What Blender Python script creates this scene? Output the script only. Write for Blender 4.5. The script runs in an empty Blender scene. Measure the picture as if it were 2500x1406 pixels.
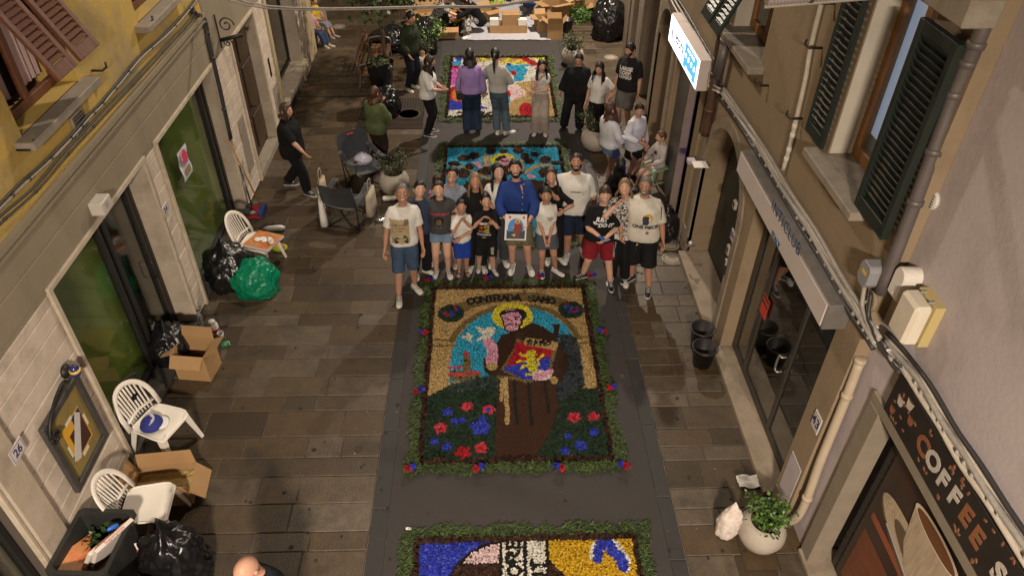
import bpy, bmesh, math, random
import numpy as np
from mathutils import Vector, Matrix, noise
from mathutils.bvhtree import BVHTree
random.seed(7); rng = np.random.default_rng(7)
SC = bpy.context.scene; COL = SC.collection
PI = math.pi
# ---------------------------------------------------------------- camera
CAM_H = 6.8; FPX = 1794.0
_s = np.array([-75, 1458, -1794.]); _s /= np.linalg.norm(_s)
_d = np.array([-35, -2207, -1794.]); _d -= _s * (_d @ _s); _d /= np.linalg.norm(_d)
RW = np.stack([np.cross(_s, -_d), _s, -_d], 1)          # camera coordinates of the world axes
cam = bpy.data.objects.new('camera', bpy.data.cameras.new('camera')); COL.objects.link(cam)
cam.matrix_world = Matrix.Translation((0, 0, CAM_H)) @ Matrix([list(r) for r in RW.T]).to_4x4()
cam.data.sensor_width = 36; cam.data.lens = 36 * FPX / 2500
cam.data.clip_start = 0.05; cam.data.clip_end = 500
SC.camera = cam
# ---------------------------------------------------------------- night sky, faint sun, exposure
W = bpy.data.worlds.new('World'); SC.world = W; W.use_nodes = True
sky = W.node_tree.nodes.new('ShaderNodeTexSky'); sky.sky_type = 'NISHITA'; sky.sun_disc = False
sky.sun_elevation = math.radians(6); sky.sun_rotation = math.radians(60)
bg = W.node_tree.nodes['Background']; bg.inputs[1].default_value = 0.002
W.node_tree.links.new(sky.outputs[0], bg.inputs[0])
SC.view_settings.view_transform = 'Standard'; SC.view_settings.look = 'None'
SC.view_settings.exposure = 0.25; SC.view_settings.gamma = 1.0
SC.cycles.max_bounces = 6; SC.cycles.diffuse_bounces = 2; SC.cycles.transparent_max_bounces = 8

# ---------------------------------------------------------------- measuring helpers (photo pixel -> point on a plane of the place)
def _ray(x, y): return RW.T @ np.array([x - 1250., 703. - y, -FPX])
def G(x, y, z=0.0):
    r = _ray(x, y); t = (z - CAM_H) / r[2]; return Vector((r[0] * t, r[1] * t, z))
def onx(x, y, X):
    r = _ray(x, y); t = X / r[0]; return Vector((X, r[1] * t, CAM_H + r[2] * t))
def ony(x, y, Y):
    r = _ray(x, y); t = Y / r[1]; return Vector((r[0] * t, Y, CAM_H + r[2] * t))

# ---------------------------------------------------------------- object helpers
def thing(name, label, cat, loc=(0, 0, 0), rz=0.0, group=None):
    o = bpy.data.objects.new(name, None); COL.objects.link(o)
    o.location = loc; o.rotation_euler = (0, 0, rz); o.empty_display_size = 0.2
    return tag(o, label, cat, group)
def tag(o, label, cat, group=None):
    o['label'] = label; o['category'] = cat
    if group: o['group'] = group
    return o
def struct(o): o['kind'] = 'structure'; return o
def stuff(o): o['kind'] = 'stuff'; return o
def link(name, me, parent=None, loc=None, rot=None, scale=None):
    o = bpy.data.objects.new(name, me); COL.objects.link(o)
    if parent is not None: o.parent = parent
    if loc is not None: o.location = loc
    if rot is not None: o.rotation_euler = rot
    if scale is not None: o.scale = scale
    return o
def wloc(p):
    v = Vector((0, 0, 0))
    while p is not None: v += p.location; p = p.parent
    return v
def catmull(pts, n=4):
    P = [Vector(p) for p in pts]
    if len(P) < 3: return P
    Q = [P[0] * 2 - P[1]] + P + [P[-1] * 2 - P[-2]]; out = []
    for i in range(1, len(Q) - 2):
        a, b, c, d = Q[i - 1:i + 3]
        for k in range(n):
            t = k / n
            out.append(0.5 * ((2 * b) + (c - a) * t + (2 * a - 5 * b + 4 * c - d) * t * t + (3 * b - a - 3 * c + d) * t ** 3))
    out.append(P[-1]); return out
def lerp(a, b, t): return a + (b - a) * t
def interp(xs, ys, x): return float(np.interp(x, xs, ys))
class MB:
    def __init__(s): s.v = []; s.f = []
    def add(s, vs, fs):
        b = len(s.v); s.v += [tuple(v) for v in vs]; s.f += [tuple(i + b for i in f) for f in fs]; return s
    def box(s, x0, x1, y0, y1, z0, z1, M=None):
        vs = [Vector((x, y, z)) for z in (z0, z1) for y in (y0, y1) for x in (x0, x1)]
        if M is not None: vs = [M @ v for v in vs]
        return s.add(vs, [(0, 2, 3, 1), (4, 5, 7, 6), (0, 1, 5, 4), (2, 6, 7, 3), (0, 4, 6, 2), (1, 3, 7, 5)])
    def cbox(s, c, sx, sy, sz, M=None):
        return s.box(c[0] - sx / 2, c[0] + sx / 2, c[1] - sy / 2, c[1] + sy / 2, c[2] - sz / 2, c[2] + sz / 2, M)
    def tube(s, pts, r, n=8, flat=1.0, cap=True, up=None):
        P = [Vector(p) for p in pts]; m = len(P)
        R = list(r) if isinstance(r, list) else [r] * m
        ref = Vector(up) if up else None; vs = []; prev = None
        for i in range(m):
            t = (P[min(i + 1, m - 1)] - P[max(i - 1, 0)])
            t = t.normalized() if t.length > 1e-9 else Vector((0, 0, 1))
            if prev is None:
                a = ref if ref else (Vector((0, 0, 1)) if abs(t.z) < .9 else Vector((0, 1, 0)))
                u = t.cross(a).normalized()
            else:
                u = (prev - t * prev.dot(t)).normalized()
            prev = u; w = t.cross(u)
            rr = R[i]
            ra, rb = rr if hasattr(rr, '__len__') else (rr, rr * flat)
            for k in range(n):
                a = 2 * PI * k / n; vs.append(P[i] + u * (math.cos(a) * ra) + w * (math.sin(a) * rb))
        fs = [(i * n + k, i * n + (k + 1) % n, (i + 1) * n + (k + 1) % n, (i + 1) * n + k) for i in range(m - 1) for k in range(n)]
        if cap: fs += [tuple(reversed(range(n))), tuple(range((m - 1) * n, m * n))]
        return s.add(vs, fs)
    def rings(s, rings, cap=True):
        n = len(rings[0]); vs = [p for r in rings for p in r]; m = len(rings)
        fs = [(i * n + k, i * n + (k + 1) % n, (i + 1) * n + (k + 1) % n, (i + 1) * n + k) for i in range(m - 1) for k in range(n)]
        if cap: fs += [tuple(reversed(range(n))), tuple(range((m - 1) * n, m * n))]
        return s.add(vs, fs)
    def lathe(s, prof, n=24, c=(0, 0, 0), M=None, cap=True):
        C = Vector(c); rr = []
        for r, z in prof:
            ring = [Vector((math.cos(2 * PI * k / n) * r, math.sin(2 * PI * k / n) * r, z)) for k in range(n)]
            if M is not None: ring = [M @ p for p in ring]
            rr.append([p + C for p in ring])
        return s.rings(rr, cap)
    def prism(s, poly, f, d0, d1):
        """poly: 2-D outline, f(a,b,d)->3-D, extruded from d0 to d1"""
        n = len(poly); vs = [f(a, b, d0) for a, b in poly] + [f(a, b, d1) for a, b in poly]
        return s.add(vs, [tuple(reversed(range(n))), tuple(range(n, 2 * n))] + [(i, (i + 1) % n, n + (i + 1) % n, n + i) for i in range(n)])
    def ellip(s, c, rx, ry, rz, n=12, m=8, M=None):
        C = Vector(c); rr = []
        for j in range(1, m):
            e = -PI / 2 + PI * j / m
            ring = [Vector((rx * math.cos(e) * math.cos(2 * PI * k / n), ry * math.cos(e) * math.sin(2 * PI * k / n), rz * math.sin(e))) for k in range(n)]
            if M is not None: ring = [M @ p for p in ring]
            rr.append([p + C for p in ring])
        return s.rings(rr)
    def quad(s, a, b, c, d): return s.add([a, b, c, d], [(0, 1, 2, 3)])
    def mesh(s, name='m', m=None, smooth=False, bevel=0, fix=True):
        me = bpy.data.meshes.new(name); me.from_pydata(s.v, [], s.f)
        if fix or bevel:
            bm = bmesh.new(); bm.from_mesh(me)
            if fix: bmesh.ops.recalc_face_normals(bm, faces=bm.faces)
            if bevel:
                es = [e for e in bm.edges if len(e.link_faces) == 2 and e.calc_face_angle(0) > .5]
                bmesh.ops.bevel(bm, geom=es, offset=bevel, segments=1, affect='EDGES', clamp_overlap=True)
            bm.to_mesh(me); bm.free()
        if m is not None: me.materials.append(m)
        if smooth: me.polygons.foreach_set('use_smooth', [True] * len(me.polygons))
        me.update(); return me
    def build(s, name, m, parent=None, smooth=False, bevel=0, world=False, loc=None, rot=None, fix=True):
        o = link(name, s.mesh(name, m, smooth, bevel, fix), parent, loc, rot)
        if world and parent is not None: o.location = -wloc(parent)
        return o
def clone(o, parent=None, **kw):
    c = o.copy(); COL.objects.link(c)
    if parent is not None: c.parent = parent
    for k, v in kw.items(): setattr(c, k, v)
    return c
def clone_tree(root, loc, rz, label=None, group=None):
    r = clone(root); r.location = loc; r.rotation_euler = (0, 0, rz)
    if label: r['label'] = label
    if group: r['group'] = group
    for ch in list(root.children):
        c = clone(ch, r)
        for g in list(ch.children): clone(g, c)
    return r

# ---------------------------------------------------------------- materials
def _n(nt, t, **kw):
    n = nt.nodes.new(t)
    for k, v in kw.items(): setattr(n, k, v)
    return n
def mat(name, col, rough=.7, col2=None, scale=6., detail=6., mix=.5, bump=0., bscale=None, metal=0., spec=.5, rand=0., island=None,
        stain=None, sscale=1.2, samt=.6, coord='obj', emit=None, estr=0., alpha=1., coat=0., sheen=0., stretch=None, trans=0., ramp=None, sub=0., camt=1.):
    m = bpy.data.materials.new(name); m.use_nodes = True; nt = m.node_tree; L = nt.links.new
    b = nt.nodes['Principled BSDF']; I = b.inputs
    I['Base Color'].default_value = (*col, 1); I['Roughness'].default_value = rough; I['Metallic'].default_value = metal
    I['Specular IOR Level'].default_value = spec
    if coat: I['Coat Weight'].default_value = coat; I['Coat Roughness'].default_value = .15
    if sheen: I['Sheen Weight'].default_value = sheen
    if trans: I['Transmission Weight'].default_value = trans
    if alpha < 1: I['Alpha'].default_value = alpha
    if sub: I['Subsurface Weight'].default_value = sub; I['Subsurface Radius'].default_value = (.02, .008, .005); I['Subsurface Scale'].default_value = .3
    if emit: I['Emission Color'].default_value = (*emit, 1); I['Emission Strength'].default_value = estr
    if coord == 'obj': src = _n(nt, 'ShaderNodeTexCoord').outputs['Object']
    else: src = _n(nt, 'ShaderNodeNewGeometry').outputs['Position']
    if stretch:
        mp = _n(nt, 'ShaderNodeMapping'); mp.inputs['Scale'].default_value = stretch; L(src, mp.inputs[0]); src = mp.outputs[0]
    out = None
    def mixn(a, bcol, fac_out=None, fac=.5, mode='MIX'):
        n = _n(nt, 'ShaderNodeMix', data_type='RGBA', blend_type=mode)
        n.inputs[0].default_value = fac
        if fac_out is not None: L(fac_out, n.inputs[0])
        for sock, val in ((n.inputs[6], a), (n.inputs[7], bcol)):
            if isinstance(val, tuple): sock.default_value = (*val, 1)
            else: L(val, sock)
        return n.outputs[2]
    cur = tuple(col)
    if ramp or island:
        stops = ramp or island
        if island: rnd = _n(nt, 'ShaderNodeNewGeometry').outputs['Random Per Island']
        else: rnd = _n(nt, 'ShaderNodeObjectInfo').outputs['Random']
        r = _n(nt, 'ShaderNodeValToRGB'); e = r.color_ramp.elements
        while len(e) < len(stops): e.new(.5)
        for k, c in enumerate(stops): e[k].position = k / max(1, len(stops) - 1); e[k].color = (*c, 1)
        L(rnd, r.inputs[0]); cur = r.outputs[0]
    if col2:
        t = _n(nt, 'ShaderNodeTexNoise'); t.inputs['Scale'].default_value = scale; t.inputs['Detail'].default_value = detail; t.inputs['Roughness'].default_value = .65
        L(src, t.inputs['Vector'])
        r = _n(nt, 'ShaderNodeMapRange'); r.inputs[1].default_value = .5 - mix * .4; r.inputs[2].default_value = .5 + mix * .4; r.inputs[4].default_value = camt
        L(t.outputs[0], r.inputs[0]); cur = mixn(cur, tuple(col2), r.outputs[0])
        if rough < .95:
            rr = _n(nt, 'ShaderNodeMapRange'); rr.inputs[3].default_value = max(.05, rough - .12); rr.inputs[4].default_value = min(1, rough + .1)
            L(t.outputs[0], rr.inputs[0]); L(rr.outputs[0], I['Roughness'])
    if stain:
        t = _n(nt, 'ShaderNodeTexNoise'); t.inputs['Scale'].default_value = sscale; t.inputs['Detail'].default_value = 9; t.inputs['Roughness'].default_value = .7
        L(src, t.inputs['Vector'])
        r = _n(nt, 'ShaderNodeMapRange'); r.inputs[1].default_value = .5; r.inputs[2].default_value = .72; r.inputs[4].default_value = samt
        L(t.outputs[0], r.inputs[0]); cur = mixn(cur, tuple(stain), r.outputs[0])
    if rand:
        oi = _n(nt, 'ShaderNodeObjectInfo'); hs = _n(nt, 'ShaderNodeHueSaturation')
        r = _n(nt, 'ShaderNodeMapRange'); r.inputs[3].default_value = 1 - rand; r.inputs[4].default_value = 1 + rand
        L(oi.outputs['Random'], r.inputs[0]); L(r.outputs[0], hs.inputs['Value'])
        if isinstance(cur, tuple): hs.inputs['Color'].default_value = (*cur, 1)
        else: L(cur, hs.inputs['Color'])
        cur = hs.outputs[0]
    if not isinstance(cur, tuple): L(cur, I['Base Color'])
    if bump:
        t = _n(nt, 'ShaderNodeTexNoise'); t.inputs['Scale'].default_value = bscale or scale * 4; t.inputs['Detail'].default_value = 5
        L(src, t.inputs['Vector'])
        bp = _n(nt, 'ShaderNodeBump'); bp.inputs['Strength'].default_value = min(1, bump); bp.inputs['Distance'].default_value = .01
        L(t.outputs[0], bp.inputs['Height']); L(bp.outputs[0], I['Normal'])
    return m
def glass_mat(name, tint=(.8, .85, .85), refl=.12, rough=.03):
    m = bpy.data.materials.new(name); m.use_nodes = True; nt = m.node_tree; nt.nodes.remove(nt.nodes['Principled BSDF'])
    t = _n(nt, 'ShaderNodeBsdfTransparent'); t.inputs[0].default_value = (*tint, 1)
    g = _n(nt, 'ShaderNodeBsdfGlossy'); g.inputs['Roughness'].default_value = rough; g.inputs[0].default_value = (1, 1, 1, 1)
    f = _n(nt, 'ShaderNodeLayerWeight'); f.inputs[0].default_value = .5
    pw = _n(nt, 'ShaderNodeMath', operation='POWER'); pw.inputs[1].default_value = 5; nt.links.new(f.outputs['Facing'], pw.inputs[0])
    mp = _n(nt, 'ShaderNodeMapRange'); mp.inputs[3].default_value = refl; mp.inputs[4].default_value = 1
    nt.links.new(pw.outputs[0], mp.inputs[0])
    x = _n(nt, 'ShaderNodeMixShader'); nt.links.new(mp.outputs[0], x.inputs[0]); nt.links.new(t.outputs[0], x.inputs[1]); nt.links.new(g.outputs[0], x.inputs[2])
    nt.links.new(x.outputs[0], nt.nodes['Material Output'].inputs[0]); return m
_MC = {}
def M_(name, *a, **k):
    if name not in _MC: _MC[name] = mat(name, *a, **k)
    return _MC[name]
def plain(r, g, b, rough=.6, **k):
    key = 'p%.3f_%.3f_%.3f_%.2f%s' % (r, g, b, rough, sorted(k.items()))
    if key not in _MC: _MC[key] = mat('paint', (r, g, b), rough, **k)
    return _MC[key]
UNIT = MB().box(-.5, .5, -.5, .5, -.5, .5).mesh('unit_box', None, bevel=0)
_unit_cache = {}
def boxobj(name, m, x0, x1, y0, y1, z0, z1, parent, world=True, bev=.004):
    """a bevelled box of real size; loc relative to the parent"""
    key = (round(x1 - x0, 3), round(y1 - y0, 3), round(z1 - z0, 3), m.name, bev)
    if key not in _unit_cache:
        sx, sy, sz = (x1 - x0) / 2, (y1 - y0) / 2, (z1 - z0) / 2
        _unit_cache[key] = MB().box(-sx, sx, -sy, sy, -sz, sz).mesh(name, m, bevel=min(bev, sx * .4, sy * .4, sz * .4))
    c = Vector(((x0 + x1) / 2, (y0 + y1) / 2, (z0 + z1) / 2))
    if world and parent is not None: c = c - wloc(parent)
    return link(name, _unit_cache[key], parent, c)
def textmesh(body, size=1.0, extrude=.0, bold=0.0, shear=0.0, space=1.0):
    c = bpy.data.curves.new('t', 'FONT'); c.body = body; c.size = size; c.extrude = extrude; c.offset = bold; c.shear = shear
    c.align_x = 'CENTER'; c.align_y = 'CENTER'; c.space_character = space; c.resolution_u = 3
    o = bpy.data.objects.new('t', c); COL.objects.link(o)
    dg = bpy.context.evaluated_depsgraph_get(); dg.update()
    me = bpy.data.meshes.new_from_object(o.evaluated_get(dg)); bpy.data.objects.remove(o); bpy.data.curves.remove(c)
    return me
def textpart(body, size, m, parent, origin, ax, ay, name='lettering', bold=0., shear=0., space=1., extrude=.002):
    """flat lettering: origin (world), ax = reading direction, ay = up direction of the letters"""
    me = textmesh(body, size, extrude, bold, shear, space); ax = Vector(ax).normalized(); ay = Vector(ay).normalized(); az = ax.cross(ay)
    o0 = Vector(origin) - (wloc(parent) if parent is not None else Vector())
    for v in me.vertices: p = v.co.copy(); v.co = o0 + ax * p.x + ay * p.y + az * p.z
    me.materials.clear(); me.materials.append(m)
    return link(name, me, parent)
# ---------------------------------------------------------------- street lamps (above the frame, on brackets over the street)
LAMP_COL = (1.0, .85, .69)
m_iron = mat('dark_iron', (.03, .028, .026), .5, metal=.6)
m_lampglass = mat('lamp_glass', (.9, .85, .75), .4, emit=LAMP_COL, estr=6)
def street_lamp(loc, wall_x, power, label, size=.35):
    t = thing('street_lamp', label, 'street lamp', loc, 0, 'street lamps over the street')
    mb = MB().lathe([(.02, .34), (.06, .3), (.1, .24), (.3, .12), (.34, .06), (.33, .05), (.28, .11), (.05, .2)], 20)
    mb.build('housing', m_iron, t, True)
    MB().lathe([(.02, .1), (.14, .11), (.17, .14), (.15, .19), (.03, .2)], 16).build('bulb_glass', m_lampglass, t, True)
    dx = wall_x - loc[0]
    MB().tube(catmull([(dx, 0, .75), (dx * .6, 0, .95), (dx * .2, 0, .75), (0, 0, .34)], 6), .025, 8).build('bracket', m_iron, t, True)
    ld = bpy.data.lights.new('lamp_light', 'AREA'); ld.shape = 'DISK'; ld.size = size; ld.energy = power; ld.color = LAMP_COL; ld.spread = math.radians(178)
    lo = bpy.data.objects.new('lamp_light', ld); COL.objects.link(lo); lo.parent = t; lo.location = (0, 0, .04)
    return t
street_lamp((2.0, 17.0, 7.4), 3.3, 950, 'street lamp on a bracket high on the far right wall')
street_lamp((0.2, -4.6, 7.4), 3.3, 2800, 'street lamp on a bracket behind the viewpoint above the coffee shop wall', .9)
street_lamp((-1.2, 9.5, 8.6), -4.0, 220, 'street lamp on a bracket above the yellow facade')

# ---------------------------------------------------------------- ground
m_ground = mat('mortar_bed', (.035, .028, .022), .95, col2=(.16, .14, .115), scale=5, coord='pos')
g = MB(); g.quad((-60, -40, -.03), (60, -40, -.03), (60, 90, -.03), (-60, 90, -.03))
struct(g.build('ground', m_ground))
m_asphalt = mat('asphalt', (.0252, .0215, .0207), .8, col2=(.0385, .0333, .0318), scale=60, bump=.5, bscale=160, stain=(.0259, .0222, .0222), sscale=1.6, samt=.55, coord='pos')
a = MB(); ny = 60
a.box(-1.07, 1.81, -3, 26, -.06, 0.0)
struct(a.build('road', m_asphalt))
m_band = mat('slate_band', (.0216, .0209, .0202), .7, col2=(.0324, .0302, .0288), scale=9, bump=.3, bscale=50, rand=.18, coord='pos')
m_slab = mat('paving_stone', (.074, .0518, .0296), .5, ramp=[(.034, .0215, .0104), (.0851, .0592, .0333), (.0592, .034, .0118), (.0999, .0755, .0503), (.0407, .0266, .0141), (.074, .0474, .0207), (.0481, .0326, .0192), (.111, .0873, .0607), (.0651, .0392, .0148)],
             col2=(.0252, .0178, .0118), scale=7, mix=.45, camt=.5, bump=.35, bscale=40, stain=(.0178, .0133, .0096), sscale=1.6, samt=.8, coord='pos', spec=.5)
def pave(name, x0, x1, y0, y1, slab_len, label_m, rowd, child, seed):
    R = random.Random(seed)
    root = struct(MB().box(x0, x1, y0, y1, -.08, -.012).build(name, m_ground))
    y = y0
    while y < y1:
        d = R.uniform(*rowd); x = x0 + R.uniform(-.6, 0) * slab_len[0]
        while x < x1 - .02:
            l = R.uniform(*slab_len); xa, xb = max(x, x0), min(x + l, x1)
            if x1 - xb < .25: xb = x1
            if xb - xa > .03:
                o = boxobj(child, label_m, xa + .004, xb - .004, y + .004, y + d - .004, -.06, R.uniform(-.003, .002), root, bev=.006)
            x = xb if xb == x1 else x + l
            if xb == x1: break
        y += d
    return root
pave('pavement_left', -4.6, -1.26, 3.2, 22.6, (.38, .95), m_slab, (.19, .42), 'paving_slab', 3)
pave('pavement_right', 1.98, 3.5, 3.2, 22.6, (.4, .9), m_slab, (.2, .4), 'paving_slab', 5)
for nm, xa, xb, sd in (('edge_band_left', -1.26, -1.07, 8), ('edge_band_right', 1.81, 1.98, 9)):
    pave(nm, xa, xb, 3.0, 24, (.4, .5), m_band, (.75, 1.25), 'band_stone', sd)

# ---------------------------------------------------------------- wall helpers
def wall(name, m, parent, X0, X1, y0, y1, z0, z1, ops=()):
    mb = MB(); y = y0
    for ya, yb, za, zb, arch in sorted(ops):
        if ya > y:
            if za <= z0: MB().box(X0, X1, y, ya, z0, z1).build('wall_pier', m, parent, world=True)
            else: mb.box(X0, X1, y, ya, z0, z1)
        if za > z0: mb.box(X0, X1, ya, yb, z0, za)
        if arch:
            r = (yb - ya) / 2; c = (ya + yb) / 2; zs = zb - r * arch
            arc = [(c - r * math.cos(PI * k / 14), zs + r * arch * math.sin(PI * k / 14)) for k in range(15)]
            for k in range(14):
                (p, q), (s, u) = arc[k], arc[k + 1]
                mb.add([(X, yy, zz) for X in (X0, X1) for yy, zz in ((p, q), (s, u), (s, z1), (p, z1))],
                       [(0, 1, 2, 3), (7, 6, 5, 4), (0, 4, 5, 1), (1, 5, 6, 2), (2, 6, 7, 3), (3, 7, 4, 0)])
        elif zb < z1:
            if za <= z0: MB().box(X0, X1, ya, yb, zb, z1).build('wall_lintel', m, parent, world=True)
            else: mb.box(X0, X1, ya, yb, zb, z1)
        y = yb
    if y < y1:
        if ops and sorted(ops)[-1][2] <= z0: MB().box(X0, X1, y, y1, z0, z1).build('wall_pier', m, parent, world=True)
        else: mb.box(X0, X1, y, y1, z0, z1)
    return mb.build(name, m, parent, world=True) if mb.v else None
m_yellow = mat('yellow_plaster', (.48, .325, .06), .9, col2=(.40, .28, .085), scale=1.7, detail=8, mix=.6, bump=.4, bscale=30, stain=(.22, .185, .13), sscale=1.1, samt=.9, coord='pos')
m_lintel = mat('grey_render', (.27, .225, .153), .85, col2=(.207, .171, .117), scale=2.2, mix=.9, bump=.2, bscale=40, stain=(.153, .126, .09), sscale=1.3, samt=.5, coord='pos', stretch=(1, 1, .35))
m_stone = mat('pale_stone', (.58, .50, .41), .8, col2=(.48, .40, .32), scale=6, bump=.3, bscale=45, stain=(.24, .19, .14), sscale=3.2, samt=.6, rand=.06, coord='pos')
m_joint = mat('dark_joint', (.07, .055, .042), .95)
m_reveal = mat('plaster_reveal', (.44, .37, .29), .85, col2=(.34, .28, .21), scale=3, bump=.3, bscale=40, stain=(.16, .12, .09), sscale=2., samt=.6, coord='pos')
m_trim = mat('stone_trim', (.52, .45, .35), .7, col2=(.4, .33, .25), scale=8, bump=.15, stain=(.25, .17, .11), sscale=5, samt=.5, coord='pos')
m_darkframe = mat('dark_metal_frame', (.018, .017, .016), .4, metal=.3, col2=(.03, .028, .026), scale=30)
m_greenpanel = mat('green_panel', (.098, .14, .014), .6, col2=(.08, .115, .012), scale=1.5, coord='pos')
m_pane = glass_mat('shop_glass', (.95, .97, .95), .015, .06); m_panerefl = glass_mat('reflective_shop_glass', (.6, .62, .62), .16)
m_interior = mat('dark_interior', (.03, .027, .022), .9, col2=(.05, .045, .04), scale=2, coord='pos')
m_tile = mat('dark_floor_tile', (.05, .045, .042), .4, col2=(.065, .058, .05), scale=6)
m_wooddoor = mat('old_brown_door', (.06, .035, .018), .5, col2=(.035, .02, .012), scale=5, stretch=(6, 6, .6), bump=.4, bscale=20)
m_cable = mat('black_cable', (.03, .028, .027), .5)
m_cablegrey = mat('grey_cable', (.34, .31, .28), .6, col2=(.22, .2, .18), scale=20)
m_cablewhite = mat('white_conduit', (.5, .45, .38), .6, col2=(.38, .33, .27), scale=15)
m_strap = mat('white_cable_tie', (.55, .52, .48), .6)
LX = -4.0

# ---------------------------------------------------------------- yellow building on the left
YB = thing('yellow_building', 'yellow plastered building with stone shopfront and green shop windows on the left', 'building', (-4.6, 5.5, 0))
A0, A1, B0, B1, ZO = 5.33, 7.68, 8.13, 10.48, 2.5
wall('ground_floor_wall', m_joint, YB, -4.9, LX - .02, -3, 10.6, 0, ZO, [(2.35, 3.72, 0, 2.3, 0), (A0, A1, 0, ZO, 0), (B0, B1, 0, ZO, 0)])
wall('lintel_band', m_lintel, YB, -4.9, LX, -3, 10.6, ZO, 3.12)
# shallow grooves of the lintel band are built as proud courses
for z0, z1 in ((2.56, 2.84), (2.86, 3.1)):
    for k, (ya, yb) in enumerate(((-3, 1.2), (1.205, 4.5), (4.505, 7.9), (7.905, 10.6))):
        boxobj('lintel_course', m_lintel, LX - .02, LX + .012, ya, yb, z0, z1, YB, bev=.003)
wall('upper_wall', m_yellow, YB, -4.9, LX + .01, -3, 10.6, 3.24, 8.5, [(5.86, 7.0, 3.78, 5.3, 0), (8.62, 9.7, 3.78, 5.3, 0)])
mb = MB().box(LX, LX + .055, -3, 10.6, 3.12, 3.15).box(LX, LX + .03, -3, 10.6, 3.15, 3.19).box(LX, LX + .07, -3, 10.6, 3.19, 3.24)
mb.build('string_course', m_lintel, YB, world=True)
# stone courses with horizontal joints
def courses(parent, ya, yb, X=LX, zmax=ZO, h=.193, m=m_stone, splits=()):
    z = zmax - .02
    first = True
    while z > .04:
        zb = max(z - (h * .55 if first else h), .02); first = False
        edges = [ya] + [s for s in splits if ya < s < yb] + [yb]
        for p, q in zip(edges, edges[1:]):
            boxobj('stone_panel', m, X - .022, X + random.uniform(-.002, .003), p + .002, q - .002, zb + .013, z, parent, bev=.004)
        z = zb
courses(YB, 4.07, A0 - .06)
courses(YB, 7.78, B0 - .06)
courses(YB, B1 + .07, 10.59)
pil = boxobj('pilaster', m_reveal, LX - .02, LX + .05, 3.74, 4.05, 0, 2.62, YB, bev=.01)
boxobj('pilaster', m_reveal, LX - .02, LX + .05, 2.0, 2.33, 0, 2.62, YB, bev=.01)
boxobj('pier_reveal', m_reveal, -4.32, LX + .005, A1 - .008, 7.775, 0, ZO - .004, YB, bev=.004)
boxobj('pier_reveal', m_reveal, -4.32, LX + .005, B1 - .008, B1 + .068, 0, ZO - .004, YB, bev=.004)
def opening_trim(parent, ya, yb, zt, X=LX, w=.055, d=.03, m=m_trim):
    boxobj('door_trim', m, X - .05, X + d, ya - w, ya + .004, 0, zt - .001, parent)
    boxobj('door_trim', m, X - .03, X + d - .003, yb - .004, yb + w * .6, 0, zt - .001, parent)
    boxobj('door_trim', m, X - .05, X + d + .003, ya - w, yb + w, zt, zt + w, parent)
opening_trim(YB, A0, A1, ZO); opening_trim(YB, B0, B1, ZO); opening_trim(YB, 2.37, 3.7, 2.3)
def shopfront(parent, X, ya, yb, zt, frames, panels, back=.9, tiles=True):
    """glazed shopfront set back at X: frames = upright y positions, panels = (y0,y1,green?)"""
    if tiles: boxobj('threshold', m_tile, X - .5, LX + .02, ya, yb, -.02, .05, parent)
    wf = MB()
    for y in frames: wf.box(X - .05, X + .02, y - .035, y + .035, .05, zt)
    wf.box(X - .048, X + .018, ya, yb, .052, .13).box(X - .048, X + .018, ya, yb, zt - .08, zt - .003)
    wf.build('shop_frame', m_darkframe, parent, world=True, bevel=.004)
    boxobj('back_wall', m_interior, X - back - .05, X - back, ya - .3, yb + .3, 0, zt, parent)
    for y0, y1, green in panels:
        boxobj('glass_pane', m_pane, X - .02, X - .012, y0, y1, .13, zt - .08, parent, bev=.001)
        if green: boxobj('green_panel', m_greenpanel, X - .10, X - .06, y0 - .02, y1 + .02, .1, zt - .03, parent, bev=.002)
shopfront(YB, -4.26, A0, A1, ZO, (A0 + .03, 6.76, 6.9, 7.56, A1 - .04), [(A0 + .05, 6.73, True), (6.93, 7.53, False)])
shopfront(YB, -4.2, B0, B1, ZO, (B0 + .03, 10.3, B1 - .05), [(B0 + .05, 10.27, True), (10.33, 10.41, False)])
shopfront(YB, -4.15, 2.37, 3.7, 2.3, (2.4, 3.1, 3.67), [(2.42, 3.07, False), (3.13, 3.64, False)])
MB().tube([(-4.24, 7.48, .95), (-4.19, 7.48, .97), (-4.19, 7.48, 1.2), (-4.24, 7.48, 1.22)], .012, 6).build('door_handle', m_darkframe, YB, True, world=True)
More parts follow.
